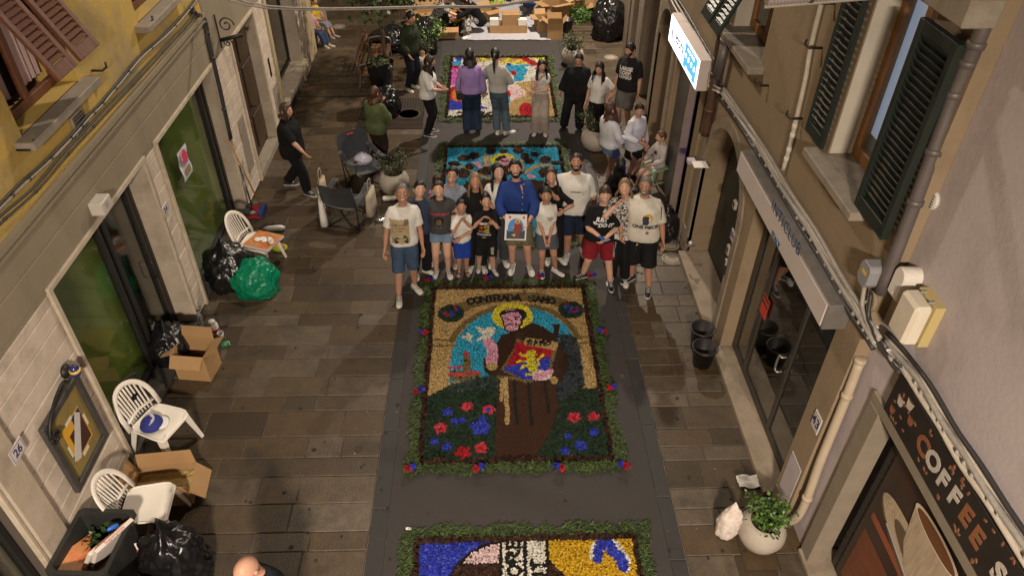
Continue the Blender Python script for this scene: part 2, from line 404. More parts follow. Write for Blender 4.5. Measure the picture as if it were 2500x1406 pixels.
# upper window with brown louvred shutters
m_shutbrown = mat('brown_shutter', (.15, .05, .02), .55, col2=(.085, .03, .014), scale=9, bump=.3, stretch=(1, 6, 1), stain=(.05, .03, .02), sscale=4, samt=.7)
m_curtain = mat('pink_curtain', (.5, .36, .34), .9, col2=(.4, .28, .27), scale=5, stretch=(1, 8, .5), bump=.6, bscale=8)
m_sill = mat('grey_stone_sill', (.28, .24, .19), .8, col2=(.2, .17, .13), scale=7, bump=.3, stain=(.12, .1, .08), sscale=3, samt=.5, coord='pos')
def sill(parent, X, y0, y1, z, out=.16, m=m_sill, sgn=1):
    xs = sorted((X - .02 * sgn, X + out * sgn))
    boxobj('window_sill', m, xs[0], xs[1], y0, y1, z - .08, z, parent, bev=.01)
def louvre_leaf(parent, X, y0, y1, z0, z1, m, sgn=1, n=16, thick=.035, mid=True, ang=.6, sh=.022):
    lf = MB(); w = .06
    for a, b in ((y0, y0 + w), (y1 - w, y1)): lf.box(X - thick / 2, X + thick / 2, a, b, z0, z1)
    for a, b in ((z0, z0 + .11), (z1 - .09, z1)) + ((((z0 + z1) / 2 - .05, (z0 + z1) / 2 + .05),) if mid else ()):
        lf.box(X - thick / 2 + .002, X + thick / 2 - .002, y0 + w, y1 - w, a, b)
    leaf = lf.build('shutter_leaf', m, parent, world=True, bevel=.004)
    L0, L1 = z0 + .12, z1 - .1; p = None; me = None
    hw = (y1 - y0) / 2 - w
    me = MB().box(-sh, sh, -hw, hw, -.004, .004, Matrix.Rotation(sgn * ang, 4, 'Y')).mesh('slat', m)
    for k in range(n):
        z = L0 + (L1 - L0) * (k + .5) / n
        if mid and abs(z - (z0 + z1) / 2) < .06: continue
        link('slat', me, leaf, Vector((X, (y0 + y1) / 2, z)))
    return leaf
sill(YB, LX + .01, 5.72, 7.12, 3.78); sill(YB, LX + .01, 8.5, 9.82, 3.78)
for y0 in (5.86, 8.62):
    y1 = y0 + (1.14 if y0 < 6 else 1.08)
    boxobj('window_back', m_interior, -4.5, -4.45, y0 - .1, y1 + .1, 3.7, 5.35, YB)
    f = MB().box(-4.22, -4.17, y0, y0 + .07, 3.782, 5.3).box(-4.22, -4.17, y1 - .07, y1, 3.782, 5.3).box(-4.222, -4.168, y0 + .07, y1 - .07, 3.782, 3.87).box(-4.22, -4.17, (y0 + y1) / 2 - .04, (y0 + y1) / 2 + .04, 3.87, 5.3)
    f.build('window_frame', m_shutbrown, YB, world=True, bevel=.005)
    for k in range(2):
        c = MB(); ya = y0 + .1 + k * (y1 - y0) / 2; n = 14
        for i in range(n):
            t0, t1 = i / n, (i + 1) / n; w = (y1 - y0) / 2 - .16
            c.quad((-4.28 + .02 * math.sin(i * 2.1), ya + w * t0, 3.9), (-4.28 + .02 * math.sin((i + 1) * 2.1), ya + w * t1, 3.9), (-4.28 + .02 * math.sin((i + 1) * 2.1), ya + w * t1, 5.28), (-4.28 + .02 * math.sin(i * 2.1), ya + w * t0, 5.28))
        c.build('curtain', m_curtain, YB, True, world=True)
def push_out(leaf, X, z, th):
    h = Vector((X, 0, z)); leaf.rotation_euler = (0, th, 0); leaf.location = h - Matrix.Rotation(th, 3, 'Y') @ h - wloc(leaf.parent)
push_out(louvre_leaf(YB, LX + .03, 6.05, 6.40, 4.1, 4.92, m_shutbrown, 1, 11, mid=False, ang=.9, sh=.03), LX + .03, 4.9, -.47)
push_out(louvre_leaf(YB, LX + .03, 6.48, 6.88, 4.1, 4.92, m_shutbrown, 1, 11, mid=False, ang=.9, sh=.03), LX + .03, 4.9, -.47)
boxobj('shutter_rail', m_shutbrown, LX - .02, LX + .06, 5.9, 6.96, 4.92, 5.02, YB)
louvre_leaf(YB, LX + .03, 5.95, 6.42, 5.03, 5.3, m_shutbrown, 1, 4, mid=False); louvre_leaf(YB, LX + .03, 6.46, 6.93, 5.03, 5.3, m_shutbrown, 1, 4, mid=False)
louvre_leaf(YB, LX + .1, 9.75, 10.2, 3.8, 5.35, m_shutbrown, 1, 18, mid=False)
for y, z in ((5.72, 3.72), (7.3, 3.76), (8.66, 3.76), (10.0, 3.7)):
    MB().tube([(LX, y, z), (LX + .12, y, z), (LX + .15, y + .04, z + .02), (LX + .14, y + .07, z + .06)], .012, 6).build('shutter_hook', m_iron, YB, True, world=True)
vg = boxobj('wall_vent', m_sill, LX + .005, LX + .03, 6.62, 6.86, 3.36, 3.58, YB)
for k in range(7): boxobj('vent_slat', m_iron, LX + .03, LX + .038, 6.64, 6.84, 3.38 + k * .027, 3.392 + k * .027, YB)

# cream building further along on the left
CB = thing('cream_building', 'cream stone building with brown wooden door and wide shop window on the left', 'building', (-4.6, 16, 0))
D0, D1, E0, E1 = 11.5, 12.9, 13.75, 15.75
m_cream = mat('cream_plaster', (.42, .34, .2), .85, col2=(.33, .27, .17), scale=2.5, mix=.8, bump=.3, bscale=30, stain=(.22, .17, .1), sscale=1.4, samt=.6, coord='pos')
wall('ground_floor_wall', m_joint, CB, -4.9, LX - .02, 10.602, 16.6, 0, ZO, [(D0, D1, 0, 2.48, 0), (E0, E1, .42, 2.48, 0)])
wall('upper_wall', m_lintel, CB, -4.9, LX, 10.602, 16.6, ZO, 8.5)
wall('far_wall', m_cream, CB, -4.9, -4.05, 16.602, 17.5, 0, 8.5)
wall('far_wall', m_cream, CB, -5.3, -4.5, 17.502, 27, 0, 8.5, [(19.6, 21.6, 0, 2.5, 0)])
boxobj('stone_step', m_sill, -4.5, -4.1, 17.6, 19.4, 0, .42, CB, bev=.012)
courses(CB, 10.603, D0 - .06); courses(CB, D1 + .07, E0 - .16)
courses(CB, E1 + .1, 16.5)
boxobj('pier_reveal', m_reveal, -4.3, LX + .005, D1 - .008, D1 + .068, .0, 2.476, CB)
boxobj('pier_reveal', m_reveal, -4.3, LX + .006, E1 - .008, E1 + .1, 0, 2.476, CB)
opening_trim(CB, D0, D1, 2.48)
boxobj('window_trim', m_cream, LX - .02, LX + .035, E0 - .15, E0 + .005, 0, 2.6, CB, bev=.012)
boxobj('doorstep', m_sill, -4.35, LX + .03, D0, D1, 0, .12, CB)
dr = boxobj('door', m_wooddoor, -4.22, -4.17, D0, D1 - .03, .12, 2.48, CB)
for (ya, yb) in ((D0 + .08, 12.12), (12.24, D1 - .12)):
    for (za, zb) in ((.25, .85), (1.0, 1.75), (1.85, 2.35)):
        boxobj('door_panel', m_wooddoor, -4.17, -4.14, ya, yb, za, zb, CB, bev=.02)
MB().tube([(-4.16, 12.28, 1.05), (-4.08, 12.28, 1.05)], .03, 10).build('door_knob', m_iron, CB, True, world=True)
boxobj('window_sill', m_trim, -4.35, LX + .12, E0 - .05, E1 + .15, .36, .46, CB, bev=.01)
boxobj('back_wall', mat('shop_back', (.16, .15, .13), .8, coord='pos'), -4.9, -4.85, E0, E1, .4, 2.5, CB)
m_blind = mat('grey_blind', (.27, .27, .26), .8, col2=(.2, .2, .2), scale=3, stretch=(1, 9, .4))
boxobj('blind', m_blind, -4.5, -4.48, E0 + .1, E0 + .75, .5, 2.45, CB)
f = MB()
for y in (E0 + .03, E0 + .95, E1 - .03): f.box(-4.3, -4.25, y - .03, y + .03, .462, 2.48)
f.box(-4.3, -4.25, E0 + .06, E1 - .06, .462, .53)
f.build('shop_frame', m_darkframe, CB, world=True)
boxobj('glass_pane', m_pane, -4.285, -4.278, E0 + .06, E0 + .92, .53, 2.45, CB, bev=.001); boxobj('glass_pane', m_pane, -4.285, -4.278, E0 + .98, E1 - .06, .53, 2.45, CB, bev=.001)
boxobj('service_hatch', m_sill, LX, LX + .012, 10.98, 11.3, .42, 1.36, CB); boxobj('service_hatch', m_sill, LX, LX + .012, 13.2, 13.52, .2, .95, CB)
boxobj('letter_slot', m_iron, LX, LX + .012, 13.25, 13.33, 1.15, 1.5, CB)
# the pane frame beyond
boxobj('glass_pane', m_pane, -4.62, -4.61, 19.7, 21.5, .1, 2.5, CB); boxobj('back_wall', m_interior, -5.6, -5.55, 19.5, 21.8, 0, 2.6, CB)

# ---------------------------------------------------------------- right-hand buildings
m_tan = mat('tan_plaster', (.255, .1887, .1173), .88, col2=(.2125, .1547, .0952), scale=1.2, mix=.7, bump=.35, bscale=28, stain=(.136, .0935, .0553), sscale=.9, samt=.65, coord='pos')
m_pink = mat('pink_plaster', (.44, .3828, .3872), .85, col2=(.3872, .3344, .3388), scale=2, mix=.7, bump=.22, bscale=26, stain=(.2904, .242, .2376), sscale=1.3, samt=.75, coord='pos')
m_greyold = mat('old_grey_render', (.192, .152, .112), .9, col2=(.144, .112, .08), scale=2.5, mix=.9, bump=.4, bscale=24, stain=(.088, .068, .048), sscale=1.3, samt=.7, coord='pos', stretch=(1, 1, .5))
m_archstone = mat('arch_stone', (.248, .2, .144), .85, col2=(.192, .152, .112), scale=4, bump=.4, bscale=30, stain=(.104, .08, .064), sscale=2, samt=.6, coord='pos')
TX = 3.08
TB = thing('tan_building', 'tan plastered building with green shutters, arched doorway and glazed shop on the right', 'building', (3.6, 7, 0))
S0, S1, R0, R1 = 4.72, 7.02, 7.42, 9.12
wall('ground_floor_wall', m_tan, TB, TX, 4.0, 4.36, 9.5, 0, 2.62, [(S0, S1, 0, 2.5, 0), (R0, R1, 0, 2.5, 1)])
wall('upper_wall', m_tan, TB, TX, 4.0, 4.36, 9.5, 2.62, 8.5, [(4.95, 5.82, 3.6, 5.45, 0), (7.85, 9.05, 3.6, 5.3, 0)])
# arch jambs, recessed door
mb = MB()
for k in range(15):
    a0 = PI * k / 15; a1 = PI * (k + 1) / 15; r0, r1 = .85, 1.0; c = (R0 + R1) / 2; zs = 2.5 - .85
    P = lambda r, a: (c - r * math.cos(a), zs + r * math.sin(a))
    q = [P(r0, a0), P(r1, a0), P(r1, a1), P(r0, a1)]
    mb.prism(q, lambda y, z, d: (d, y, z), TX - .02, TX + .05)
mb.box(TX - .02, TX + .05, R0 - .15, R0, 0, 2.5 - .85).box(TX - .02, TX + .05, R1, R1 + .15, 0, 2.5 - .85)
mb.build('arch_surround', m_archstone, TB, world=True, bevel=.004)
boxobj('door', mat('dark_green_door', (.02, .025, .018), .5, col2=(.03, .03, .022), scale=4, stretch=(1, 9, .6)), 3.42, 3.46, R0, R1, 0, 2.62, TB)
boxobj('doorstep', m_archstone, 2.96, 3.42, R0, R1, 0, .1, TB)
# shop front
boxobj('threshold', m_archstone, 2.98, 3.5, S0, S1, 0, .07, TB)
fr = MB()
for y, w in ((S0 + .03, .05), (5.55, .03), (S1 - .5, .04), (S1 - .04, .06)): fr.box(3.24, 3.3, y - w, y + w, .072, 2.5)
fr.box(3.241, 3.299, S0 + .08, S1 - .1, .074, .16).box(3.241, 3.299, S0 + .08, S1 - .1, 2.2, 2.3)
fr.build('shop_frame', mat('bronze_frame', (.07, .06, .05), .4, metal=.5), TB, world=True, bevel=.004)
for a, b in ((S0 + .08, 5.52), (5.58, S1 - .54), (S1 - .46, S1 - .1)):
    boxobj('glass_pane', m_panerefl, 3.262, 3.27, a, b, .16, 2.2, TB, bev=.001)
boxobj('back_wall', mat('shop_inside', (.07, .06, .055), .8, col2=(.1, .09, .08), scale=1.5, coord='pos'), 4.1, 4.15, S0 - .3, S1 + .3, 0, 2.6, TB)
boxobj('shop_floor', m_tile, 3.5, 4.1, S0, S1, 0, .07, TB)
MB().tube(catmull([(3.24, 5.62, 1.0), (3.18, 5.62, 1.0), (3.17, 5.66, 1.02), (3.17, 5.66, 1.2), (3.18, 5.62, 1.22), (3.24, 5.62, 1.22)], 3), .013, 6).build('door_handle', plain(.4, .38, .35, .3, metal=.8), TB, True, world=True)
# upper windows with green shutters
m_shutgreen = mat('green_shutter', (.010, .018, .013), .5, col2=(.007, .012, .009), scale=12, bump=.2, stain=(.02, .026, .02), sscale=6, samt=.4)
m_woodframe = mat('varnished_wood', (.32, .15, .045), .45, col2=(.17, .075, .025), scale=4, stretch=(8, 8, .7), bump=.3, bscale=25)
m_whiteplaster = mat('white_reveal', (.5, .45, .37), .85, col2=(.42, .37, .3), scale=3, bump=.2, coord='pos')
def win_right(y0, y1, z0, z1, lit=False):
    sill(TB, TX - .01, y0 - .12, y1 + .12, z0, .17, m_sill, -1)
    boxobj('inner_sill', m_sill, TX, TX + .3, y0, y1, z0 - .02, z0 + .004, TB)
    for y, s in ((y0, 1), (y1, -1)): boxobj('window_reveal', m_whiteplaster, TX + .005, TX + .3, *(sorted((y, y + s * .02))), z0 + .004, z1, TB, bev=.002)
    f = MB(); X = TX + .2
    for a, b, c, d in ((y0 + .02, y0 + .1, z0 + .005, z1), (y1 - .1, y1 - .02, z0 + .005, z1), (y0 + .1, y1 - .1, z0 + .005, z0 + .12), ((y0 + y1) / 2 - .05, (y0 + y1) / 2 + .05, z0 + .12, z1)):
        f.box(X, X + .07, a, b, c, d)
    f.build('window_frame', m_woodframe, TB, world=True, bevel=.008)
    boxobj('glass_pane', m_pane, X + .03, X + .037, y0 + .1, (y0 + y1) / 2 - .05, z0 + .12, z1, TB, bev=.001)
    boxobj('glass_pane', m_pane, X + .03, X + .037, (y0 + y1) / 2 + .05, y1 - .1, z0 + .12, z1, TB, bev=.001)
    boxobj('room_wall', mat('lit_room', (.5, .55, .62), .9, emit=(.55, .65, .85), estr=.22) if lit else m_interior, X + .75, X + .8, y0 - .3, y1 + .3, z0 - .2, z1, TB)
boxobj('lit_curtain', mat('lit_curtain', (.5, .55, .65), .8, col2=(.35, .4, .5), scale=4, stretch=(1, 12, .6), emit=(.5, .6, .85), estr=.28), TX + .32, TX + .335, 4.97, 5.8, 3.8, 5.45, TB)
win_right(4.95, 5.82, 3.6, 5.45, True); win_right(7.85, 9.05, 3.6, 5.3)
louvre_leaf(TB, TX - .055, 5.84, 6.24, 3.62, 5.4, m_shutgreen, 1, 26, mid=False, ang=1.05, sh=.036)
louvre_leaf(TB, TX - .1, 4.42, 4.93, 3.63, 5.12, m_shutgreen, 1, 24, mid=False, thick=.06, ang=1.05, sh=.04)
push_out(louvre_leaf(TB, TX - .03, 8.86, 9.26, 3.62, 4.45, m_shutgreen, -1, 11, mid=False, ang=.9, sh=.03), TX - .03, 4.43, .42); push_out(louvre_leaf(TB, TX - .03, 8.44, 8.80, 3.62, 4.45, m_shutgreen, -1, 11, mid=False, ang=.9, sh=.03), TX - .03, 4.43, .42)
boxobj('window_hood', m_sill, TX - .2, TX + .02, 4.35, 5.3, 5.24, 5.42, TB, bev=.01)
for y, z in ((6.5, 3.6), (6.5, 4.3), (7.5, 3.5), (6.5, 4.7)):
    MB().tube([(TX, y, z), (TX - .12, y, z), (TX - .15, y + .04, z + .02), (TX - .14, y + .06, z + .06)], .012, 6).build('shutter_hook', m_iron, TB, True, world=True)
boxobj('skirting', m_archstone, TX - .02, TX + .01, 4.4, S0 - .02, 0, .25, TB); boxobj('skirting', m_archstone, TX - .02, TX + .01, 9.28, 9.5, 0, .4, TB)
vl = MB().lathe([(.1, 0), (.1, .03), (.085, .035), (.02, .02)], 18, (TX, 4.42, 3.05), Matrix.Rotation(-PI / 2, 4, 'Y')).build('round_vent', m_tan, TB, True, world=True)

PX = 3.2
PB = thing('pink_building', 'pink plastered building with coffee shop front at the near right', 'building', (3.8, 2, 0))
K1 = 4.05
wall('ground_floor_wall', m_pink, PB, PX, 4.0, -4, 4.358, 0, 2.26, [(1.2, K1, 0, 2.26, 0)])
wall('upper_wall', m_pink, PB, PX, 4.0, -4, 4.358, 2.26, 8.5)
m_taupe = mat('taupe_door_frame', (.225, .1875, .1425), .6, col2=(.18, .15, .1125), scale=6, bump=.15)
boxobj('shop_frame', m_taupe, PX - .03, PX + .16, K1 - .16, K1 + .02, 0, 2.26, PB, bev=.01)
boxobj('shop_frame', m_taupe, PX - .033, PX + .157, 1.2, K1 + .02, 2.26, 2.375, PB, bev=.01)
boxobj('back_wall', m_interior, 4.2, 4.25, .5, 4.4, 0, 2.5, PB)
bs = MB()
for k in range(26): bs.box(PX + .22, PX + .25, 3.72, K1 - .16, .06 + k * .09, .06 + k * .09 + .082)
bs.build('side_shutter', mat('dark_roller', (.05, .045, .04), .5, metal=.3), PB, world=True)
boxobj('threshold', m_archstone, PX - .06, 3.9, 1.2, K1, 0, .05, PB)
# white vent cap in the pink wall
vt = MB().lathe([(.075, 0), (.075, .02), (.065, .028)], 20, onx(2280, 487, PX), Matrix.Rotation(-PI / 2, 4, 'Y')).build('vent_cap', m_strap, PB, True, world=True)
for k in range(5):
    c = onx(2280, 487, PX); boxobj('vent_slat', m_iron, PX - .034, PX - .03, c.y - .045, c.y + .045, c.z - .046 + k * .022, c.z - .038 + k * .022, PB, bev=.001)

EX = 3.05
EB = thing('ochre_building', 'narrow ochre building with dark shopfront under the lit box sign', 'building', (3.6, 11, 0))
wall('ground_floor_wall', m_tan, EB, EX, 4.0, 9.502, 12.95, 0, 2.75, [(9.75, 11.25, 0, 2.55, 0), (11.6, 12.75, 0, 2.75, 1)])
wall('upper_wall', m_tan, EB, EX, 4.0, 9.502, 12.95, 2.75, 8.5)
mb = MB(); c = (11.6 + 12.75) / 2; zs = 2.75 - .575
for k in range(12):
    a0 = PI * k / 12; a1 = PI * (k + 1) / 12
    P = lambda r, a: (c - r * math.cos(a), zs + r * math.sin(a))
    mb.prism([P(.575, a0), P(.72, a0), P(.72, a1), P(.575, a1)], lambda y, z, d: (d, y, z), EX - .02, EX + .04)
mb.box(EX - .02, EX + .04, 11.455, 11.6, 0, zs).box(EX - .02, EX + .04, 12.75, 12.9, 0, zs)
mb.build('arch_surround', m_archstone, EB, world=True, bevel=.004)
boxobj('door', m_darkframe, 3.35, 3.4, 11.6, 12.75, 0, 2.8, EB)
m_shopblue = mat('dark_shutter', (.06, .055, .05), .35, col2=(.08, .072, .066), scale=3, metal=.2)
boxobj('shop_panel', m_shopblue, 3.12, 3.16, 10.35, 11.25, 0, 2.55, EB); boxobj('shop_door', m_darkframe, 3.3, 3.33, 9.75, 10.34, 0, 2.55, EB)
m_blueglow = mat('blue_light_strip', (.1, .1, .5), .4, emit=(.14, .16, 1.), estr=9)
boxobj('light_strip', m_blueglow, 3.27, 3.29, 9.8, 9.83, .5, 2.1, EB)
boxobj('jamb', m_tan, EX - .005, EX + .12, 10.3, 10.345, 0, 2.55, EB)

FX = 3.35
FB = thing('grey_building', 'weathered grey building with tall pilasters at the far right', 'building', (3.9, 16, 0))
wall('wall', m_greyold, FB, FX, 4.2, 12.952, 27, 0, 8.5, [(13.9, 15.0, 0, 2.6, 0), (17.2, 18.6, 0, 2.6, 0)])
for y0, y1, x in ((13.0, 13.3, .1), (13.6, 13.88, .06), (15.05, 15.4, .12), (16.2, 16.5, .1), (16.9, 17.15, .06), (18.65, 19.0, .1)):
    boxobj('pilaster', m_greyold, FX - x, FX + .02, y0, y1, 0, 3.2, FB, bev=.012)
boxobj('door', m_wooddoor, FX + .2, FX + .25, 13.9, 15.0, 0, 2.6, FB); boxobj('door', mat('taupe_panel', (.22, .17, .12), .6, coord='pos'), FX + .1, FX + .15, 17.2, 18.6, 0, 2.6, FB)
boxobj('door_trim', m_trim, FX - .08, FX + .02, 15.42, 15.5, 0, 3, FB); boxobj('door_trim', m_trim, FX - .05, FX + .02, 16.55, 16.6, 0, 3, FB)
boxobj('skirting', m_archstone, FX - .04, FX + .0, 19.02, 26, 0, .5, FB)

# gum spots and crumbs trodden into the paving
R = np.random.default_rng(12); n = 420; V = []
xs = R.uniform(-3.95, 3.05, n); ys = R.uniform(3.3, 20, n)
for k in range(n):
    r = R.uniform(.008, .028); a = np.linspace(0, 2 * PI, 9)[:-1]; V.append(np.stack([xs[k] + r * np.cos(a) * R.uniform(.7, 1.2), ys[k] + r * np.sin(a), np.full(8, .0045)], 1))
me = bpy.data.meshes.new('spots'); V = np.concatenate(V); me.from_pydata(V.tolist(), [], [tuple(range(8 * k, 8 * k + 8)) for k in range(n)]); me.materials.append(plain(.014, .011, .009, .8))
stuff(tag(link('gum_spots', me), 'dark gum spots trodden into the paving and road', 'spots'))
n = 700; xs = np.where(R.random(n) < .5, R.normal(-1.9, 1.1, n), R.normal(2.0, .6, n)); xs = np.clip(xs, -3.9, 3.0); ys = R.uniform(3.4, 19, n); a = R.uniform(0, 6.28, n); l = R.uniform(.005, .013, n); Q = np.zeros((n, 3, 3))
for j in range(3): Q[:, j, 0] = xs + l * np.cos(a + j * 2.1); Q[:, j, 1] = ys + l * .7 * np.sin(a + j * 2.1); Q[:, j, 2] = .006 + .004 * j
me = bpy.data.meshes.new('crumbs'); me.from_pydata(Q.reshape(-1, 3).tolist(), [], [(3 * k, 3 * k + 1, 3 * k + 2) for k in range(n)]); me.materials.append(M_('crumbs', (.3, .25, .2), .9, island=[(.3, .28, .25), (.1, .075, .045), (.04, .055, .025), (.24, .19, .11)]))
stuff(tag(link('petal_crumbs', me), 'fine scattered petal crumbs on the paving', 'crumbs'))

boxobj('plaster_patch', m_pink, TX - .006, TX + .01, 4.4, 4.66, .26, .85, TB)
t = thing('slot_drain', 'thin dark slot drain crossing the left pavement before the tree grate', 'drain', (-3.35, 14.92, 0)); boxobj('slot', plain(.008, .007, .006, .8), -.65, .72, -.015, .015, .003, .005, t, world=False, bev=.001); boxobj('edge', m_band, -.65, .72, .016, .03, .003, .0055, t, world=False, bev=.001)
# ---------------------------------------------------------------- flower carpets: art laid out on the road in metres
def inpoly(px, py, poly):
    x = np.array([p[0] for p in poly]); y = np.array([p[1] for p in poly]); ins = np.zeros(px.shape, bool); j = len(x) - 1
    for i in range(len(x)):
        c = ((y[i] > py) != (y[j] > py)) & (px < (x[j] - x[i]) * (py - y[i]) / (y[j] - y[i] + 1e-12) + x[i]); ins ^= c; j = i
    return ins
def nearline(px, py, pts, w):
    d = np.full(px.shape, 1e9)
    for (ax, ay), (bx, by) in zip(pts, pts[1:]):
        vx, vy = bx - ax, by - ay; L = vx * vx + vy * vy + 1e-12
        t = np.clip(((px - ax) * vx + (py - ay) * vy) / L, 0, 1)
        d = np.minimum(d, np.hypot(px - ax - t * vx, py - ay - t * vy))
    return d < w
FONT = {'C': [[(1, .85), (.6, 1), (.2, .85), (0, .5), (.2, .15), (.6, 0), (1, .15)]], 'O': [[(.5, 1), (.1, .8), (0, .5), (.1, .2), (.5, 0), (.9, .2), (1, .5), (.9, .8), (.5, 1)]],
        'N': [[(0, 0), (0, 1), (1, 0), (1, 1)]], 'T': [[(0, 1), (1, 1)], [(.5, 1), (.5, 0)]], 'R': [[(0, 0), (0, 1), (.8, .95), (.9, .7), (.7, .5), (0, .48)], [(.4, .48), (1, 0)]],
        'A': [[(0, 0), (.5, 1), (1, 0)], [(.2, .38), (.8, .38)]], 'D': [[(0, 0), (0, 1), (.6, .95), (1, .5), (.6, .05), (0, 0)]], 'S': [[(1, .85), (.6, 1), (.1, .85), (.1, .6), (.9, .42), (.95, .15), (.5, 0), (0, .15)]],
        'M': [[(0, 0), (.1, 1), (.5, .4), (.9, 1), (1, 0)]], 'E': [[(1, 1), (0, 1), (0, 0), (1, 0)], [(0, .52), (.75, .52)]], 'U': [[(0, 1), (0, .25), (.5, 0), (1, .25), (1, 1)]],
        '2': [[(0, .8), (.4, 1), (.9, .85), (.8, .5), (0, 0), (1, 0)]], '0': [[(.5, 1), (.05, .75), (.05, .25), (.5, 0), (.95, .25), (.95, .75), (.5, 1)]], '6': [[(.9, .95), (.4, .8), (.05, .3), (.4, 0), (.9, .15), (.8, .5), (.1, .42)]]}
def G2(p): v = G(*p); return (v.x, v.y)
def pet(name, cols, rough=.8):
    cols = [tuple(c * .62 for c in k) for k in cols]; return M_(name, cols[0], rough, island=cols, spec=.2)
PM = dict(
    grain=pet('beige_grain', [(.50, .33, .12), (.58, .40, .17), (.42, .26, .09), (.62, .46, .22)]),
    olive=pet('olive_grain', [(.2, .135, .05), (.235, .16, .06), (.165, .11, .04)]),
    sky=pet('turquoise_petals', [(.025, .34, .56), (.035, .42, .64), (.018, .26, .48), (.07, .54, .74)]),
    yellow=pet('yellow_petals', [(.75, .66, .03), (.8, .72, .06), (.62, .52, .02)]),
    pink=pet('pink_petals', [(.75, .30, .45), (.82, .45, .58), (.65, .22, .38), (.85, .6, .68)]),
    palepink=pet('pale_pink_petals', [(.78, .55, .56), (.85, .65, .66), (.7, .46, .48)]),
    magenta=pet('magenta_petals', [(.6, .06, .42), (.7, .12, .5), (.75, .3, .6)]),
    black=pet('black_seeds', [(.008, .007, .006), (.015, .012, .01)]),
    brown=pet('coffee_grounds', [(.038, .016, .007), (.05, .021, .009), (.03, .012, .005)], .9),
    robe=pet('red_brown_grounds', [(.055, .02, .009), (.066, .025, .011), (.045, .017, .008)], .9),
    chips=pet('dark_bark', [(.02, .009, .006), (.045, .018, .01), (.03, .012, .008), (.09, .04, .02)]),
    green=pet('dark_green_leaves', [(.008, .022, .011), (.014, .034, .016), (.02, .045, .022), (.006, .016, .008)]),
    eucal=pet('grey_green_leaves', [(.02, .038, .03), (.035, .06, .05), (.014, .026, .022), (.06, .09, .08)]),
    bluegrey=pet('blue_grey_leaves', [(.022, .03, .036), (.04, .052, .06), (.016, .02, .026)]),
    red=pet('red_petals', [(.42, .008, .018), (.52, .015, .03), (.33, .006, .014)]),
    coral=pet('coral_petals', [(.6, .03, .06), (.7, .06, .1), (.5, .02, .05), (.72, .12, .15)]),
    blue=pet('blue_petals', [(.02, .035, .45), (.035, .06, .6), (.015, .02, .33), (.1, .14, .7)]),
    white=pet('white_petals', [(.75, .72, .62), (.82, .8, .72), (.66, .62, .5)]),
    gold=pet('golden_petals', [(.62, .36, .012), (.7, .43, .02), (.5, .27, .008)]),
    orange=pet('orange_petals', [(.75, .22, .02), (.8, .3, .03), (.66, .14, .015)]),
    lime=pet('lime_petals', [(.5, .7, .05), (.6, .78, .1)]),
)
NAMES = dict(grain='beige_grain_field', olive='olive_grain_band', sky='turquoise_petal_field', yellow='yellow_petals', pink='pink_petals', palepink='pale_pink_petals', magenta='magenta_petals', black='black_seed_lines',
             brown='coffee_brown_figure', robe='red_brown_robe', chips='bark_edging', green='dark_leaf_field', eucal='grey_leaf_field', bluegrey='blue_grey_leaf_strip', red='red_petals', coral='coral_petals', blue='blue_petals',
             white='white_petals', gold='golden_petals', orange='orange_petals', lime='lime_petals')
SIZE = dict(grain=.013, olive=.012, black=.013, brown=.013, robe=.012, chips=.03, green=.024, eucal=.028, bluegrey=.034)
FLAT = dict(brown=.25, robe=.22, grain=.5, olive=.4, black=.4)
def petals(pts, size, flat, R, long=1.5):
    """one small tilted leaf-shaped face per point"""
    n = len(pts); a = R.uniform(0, 2 * PI, n); s = size * R.uniform(.7, 1.35, n)
    tx = R.normal(0, .55 * flat, n); ty = R.normal(0, .55 * flat, n); z = .012 + R.uniform(0, size * .9 * flat + .004, n)
    ca, sa = np.cos(a), np.sin(a); V = np.zeros((n, 4, 3))
    for k, (u, v) in enumerate(((-long * .6, 0), (0, -.62), (long * .6, 0), (0, .62))):
        x, y = u * s, v * s
        V[:, k, 0] = pts[:, 0] + x * ca - y * sa; V[:, k, 1] = pts[:, 1] + x * sa + y * ca
        V[:, k, 2] = np.maximum(z + x * tx + y * ty, .006)
    return V.reshape(-1, 3)
def mesh_np(name, V, k, m):
    me = bpy.data.meshes.new(name); n = len(V) // k
    me.vertices.add(len(V)); me.vertices.foreach_set('co', V.astype(np.float32).ravel())
    me.loops.add(n * k); me.loops.foreach_set('vertex_index', np.arange(n * k, dtype=np.int32))
    me.polygons.add(n); me.polygons.foreach_set('loop_start', np.arange(0, n * k, k, dtype=np.int32)); me.polygons.foreach_set('loop_total', np.full(n, k, dtype=np.int32))
    me.update(calc_edges=True); me.materials.append(m); return me
m_grass = M_('cut_grass', (.03, .07, .012), .6, island=[(.022, .045, .006), (.038, .07, .01), (.013, .025, .005), (.065, .1, .016), (.009, .016, .005)])
m_soil = M_('dark_soil', (.02, .013, .009), .95)
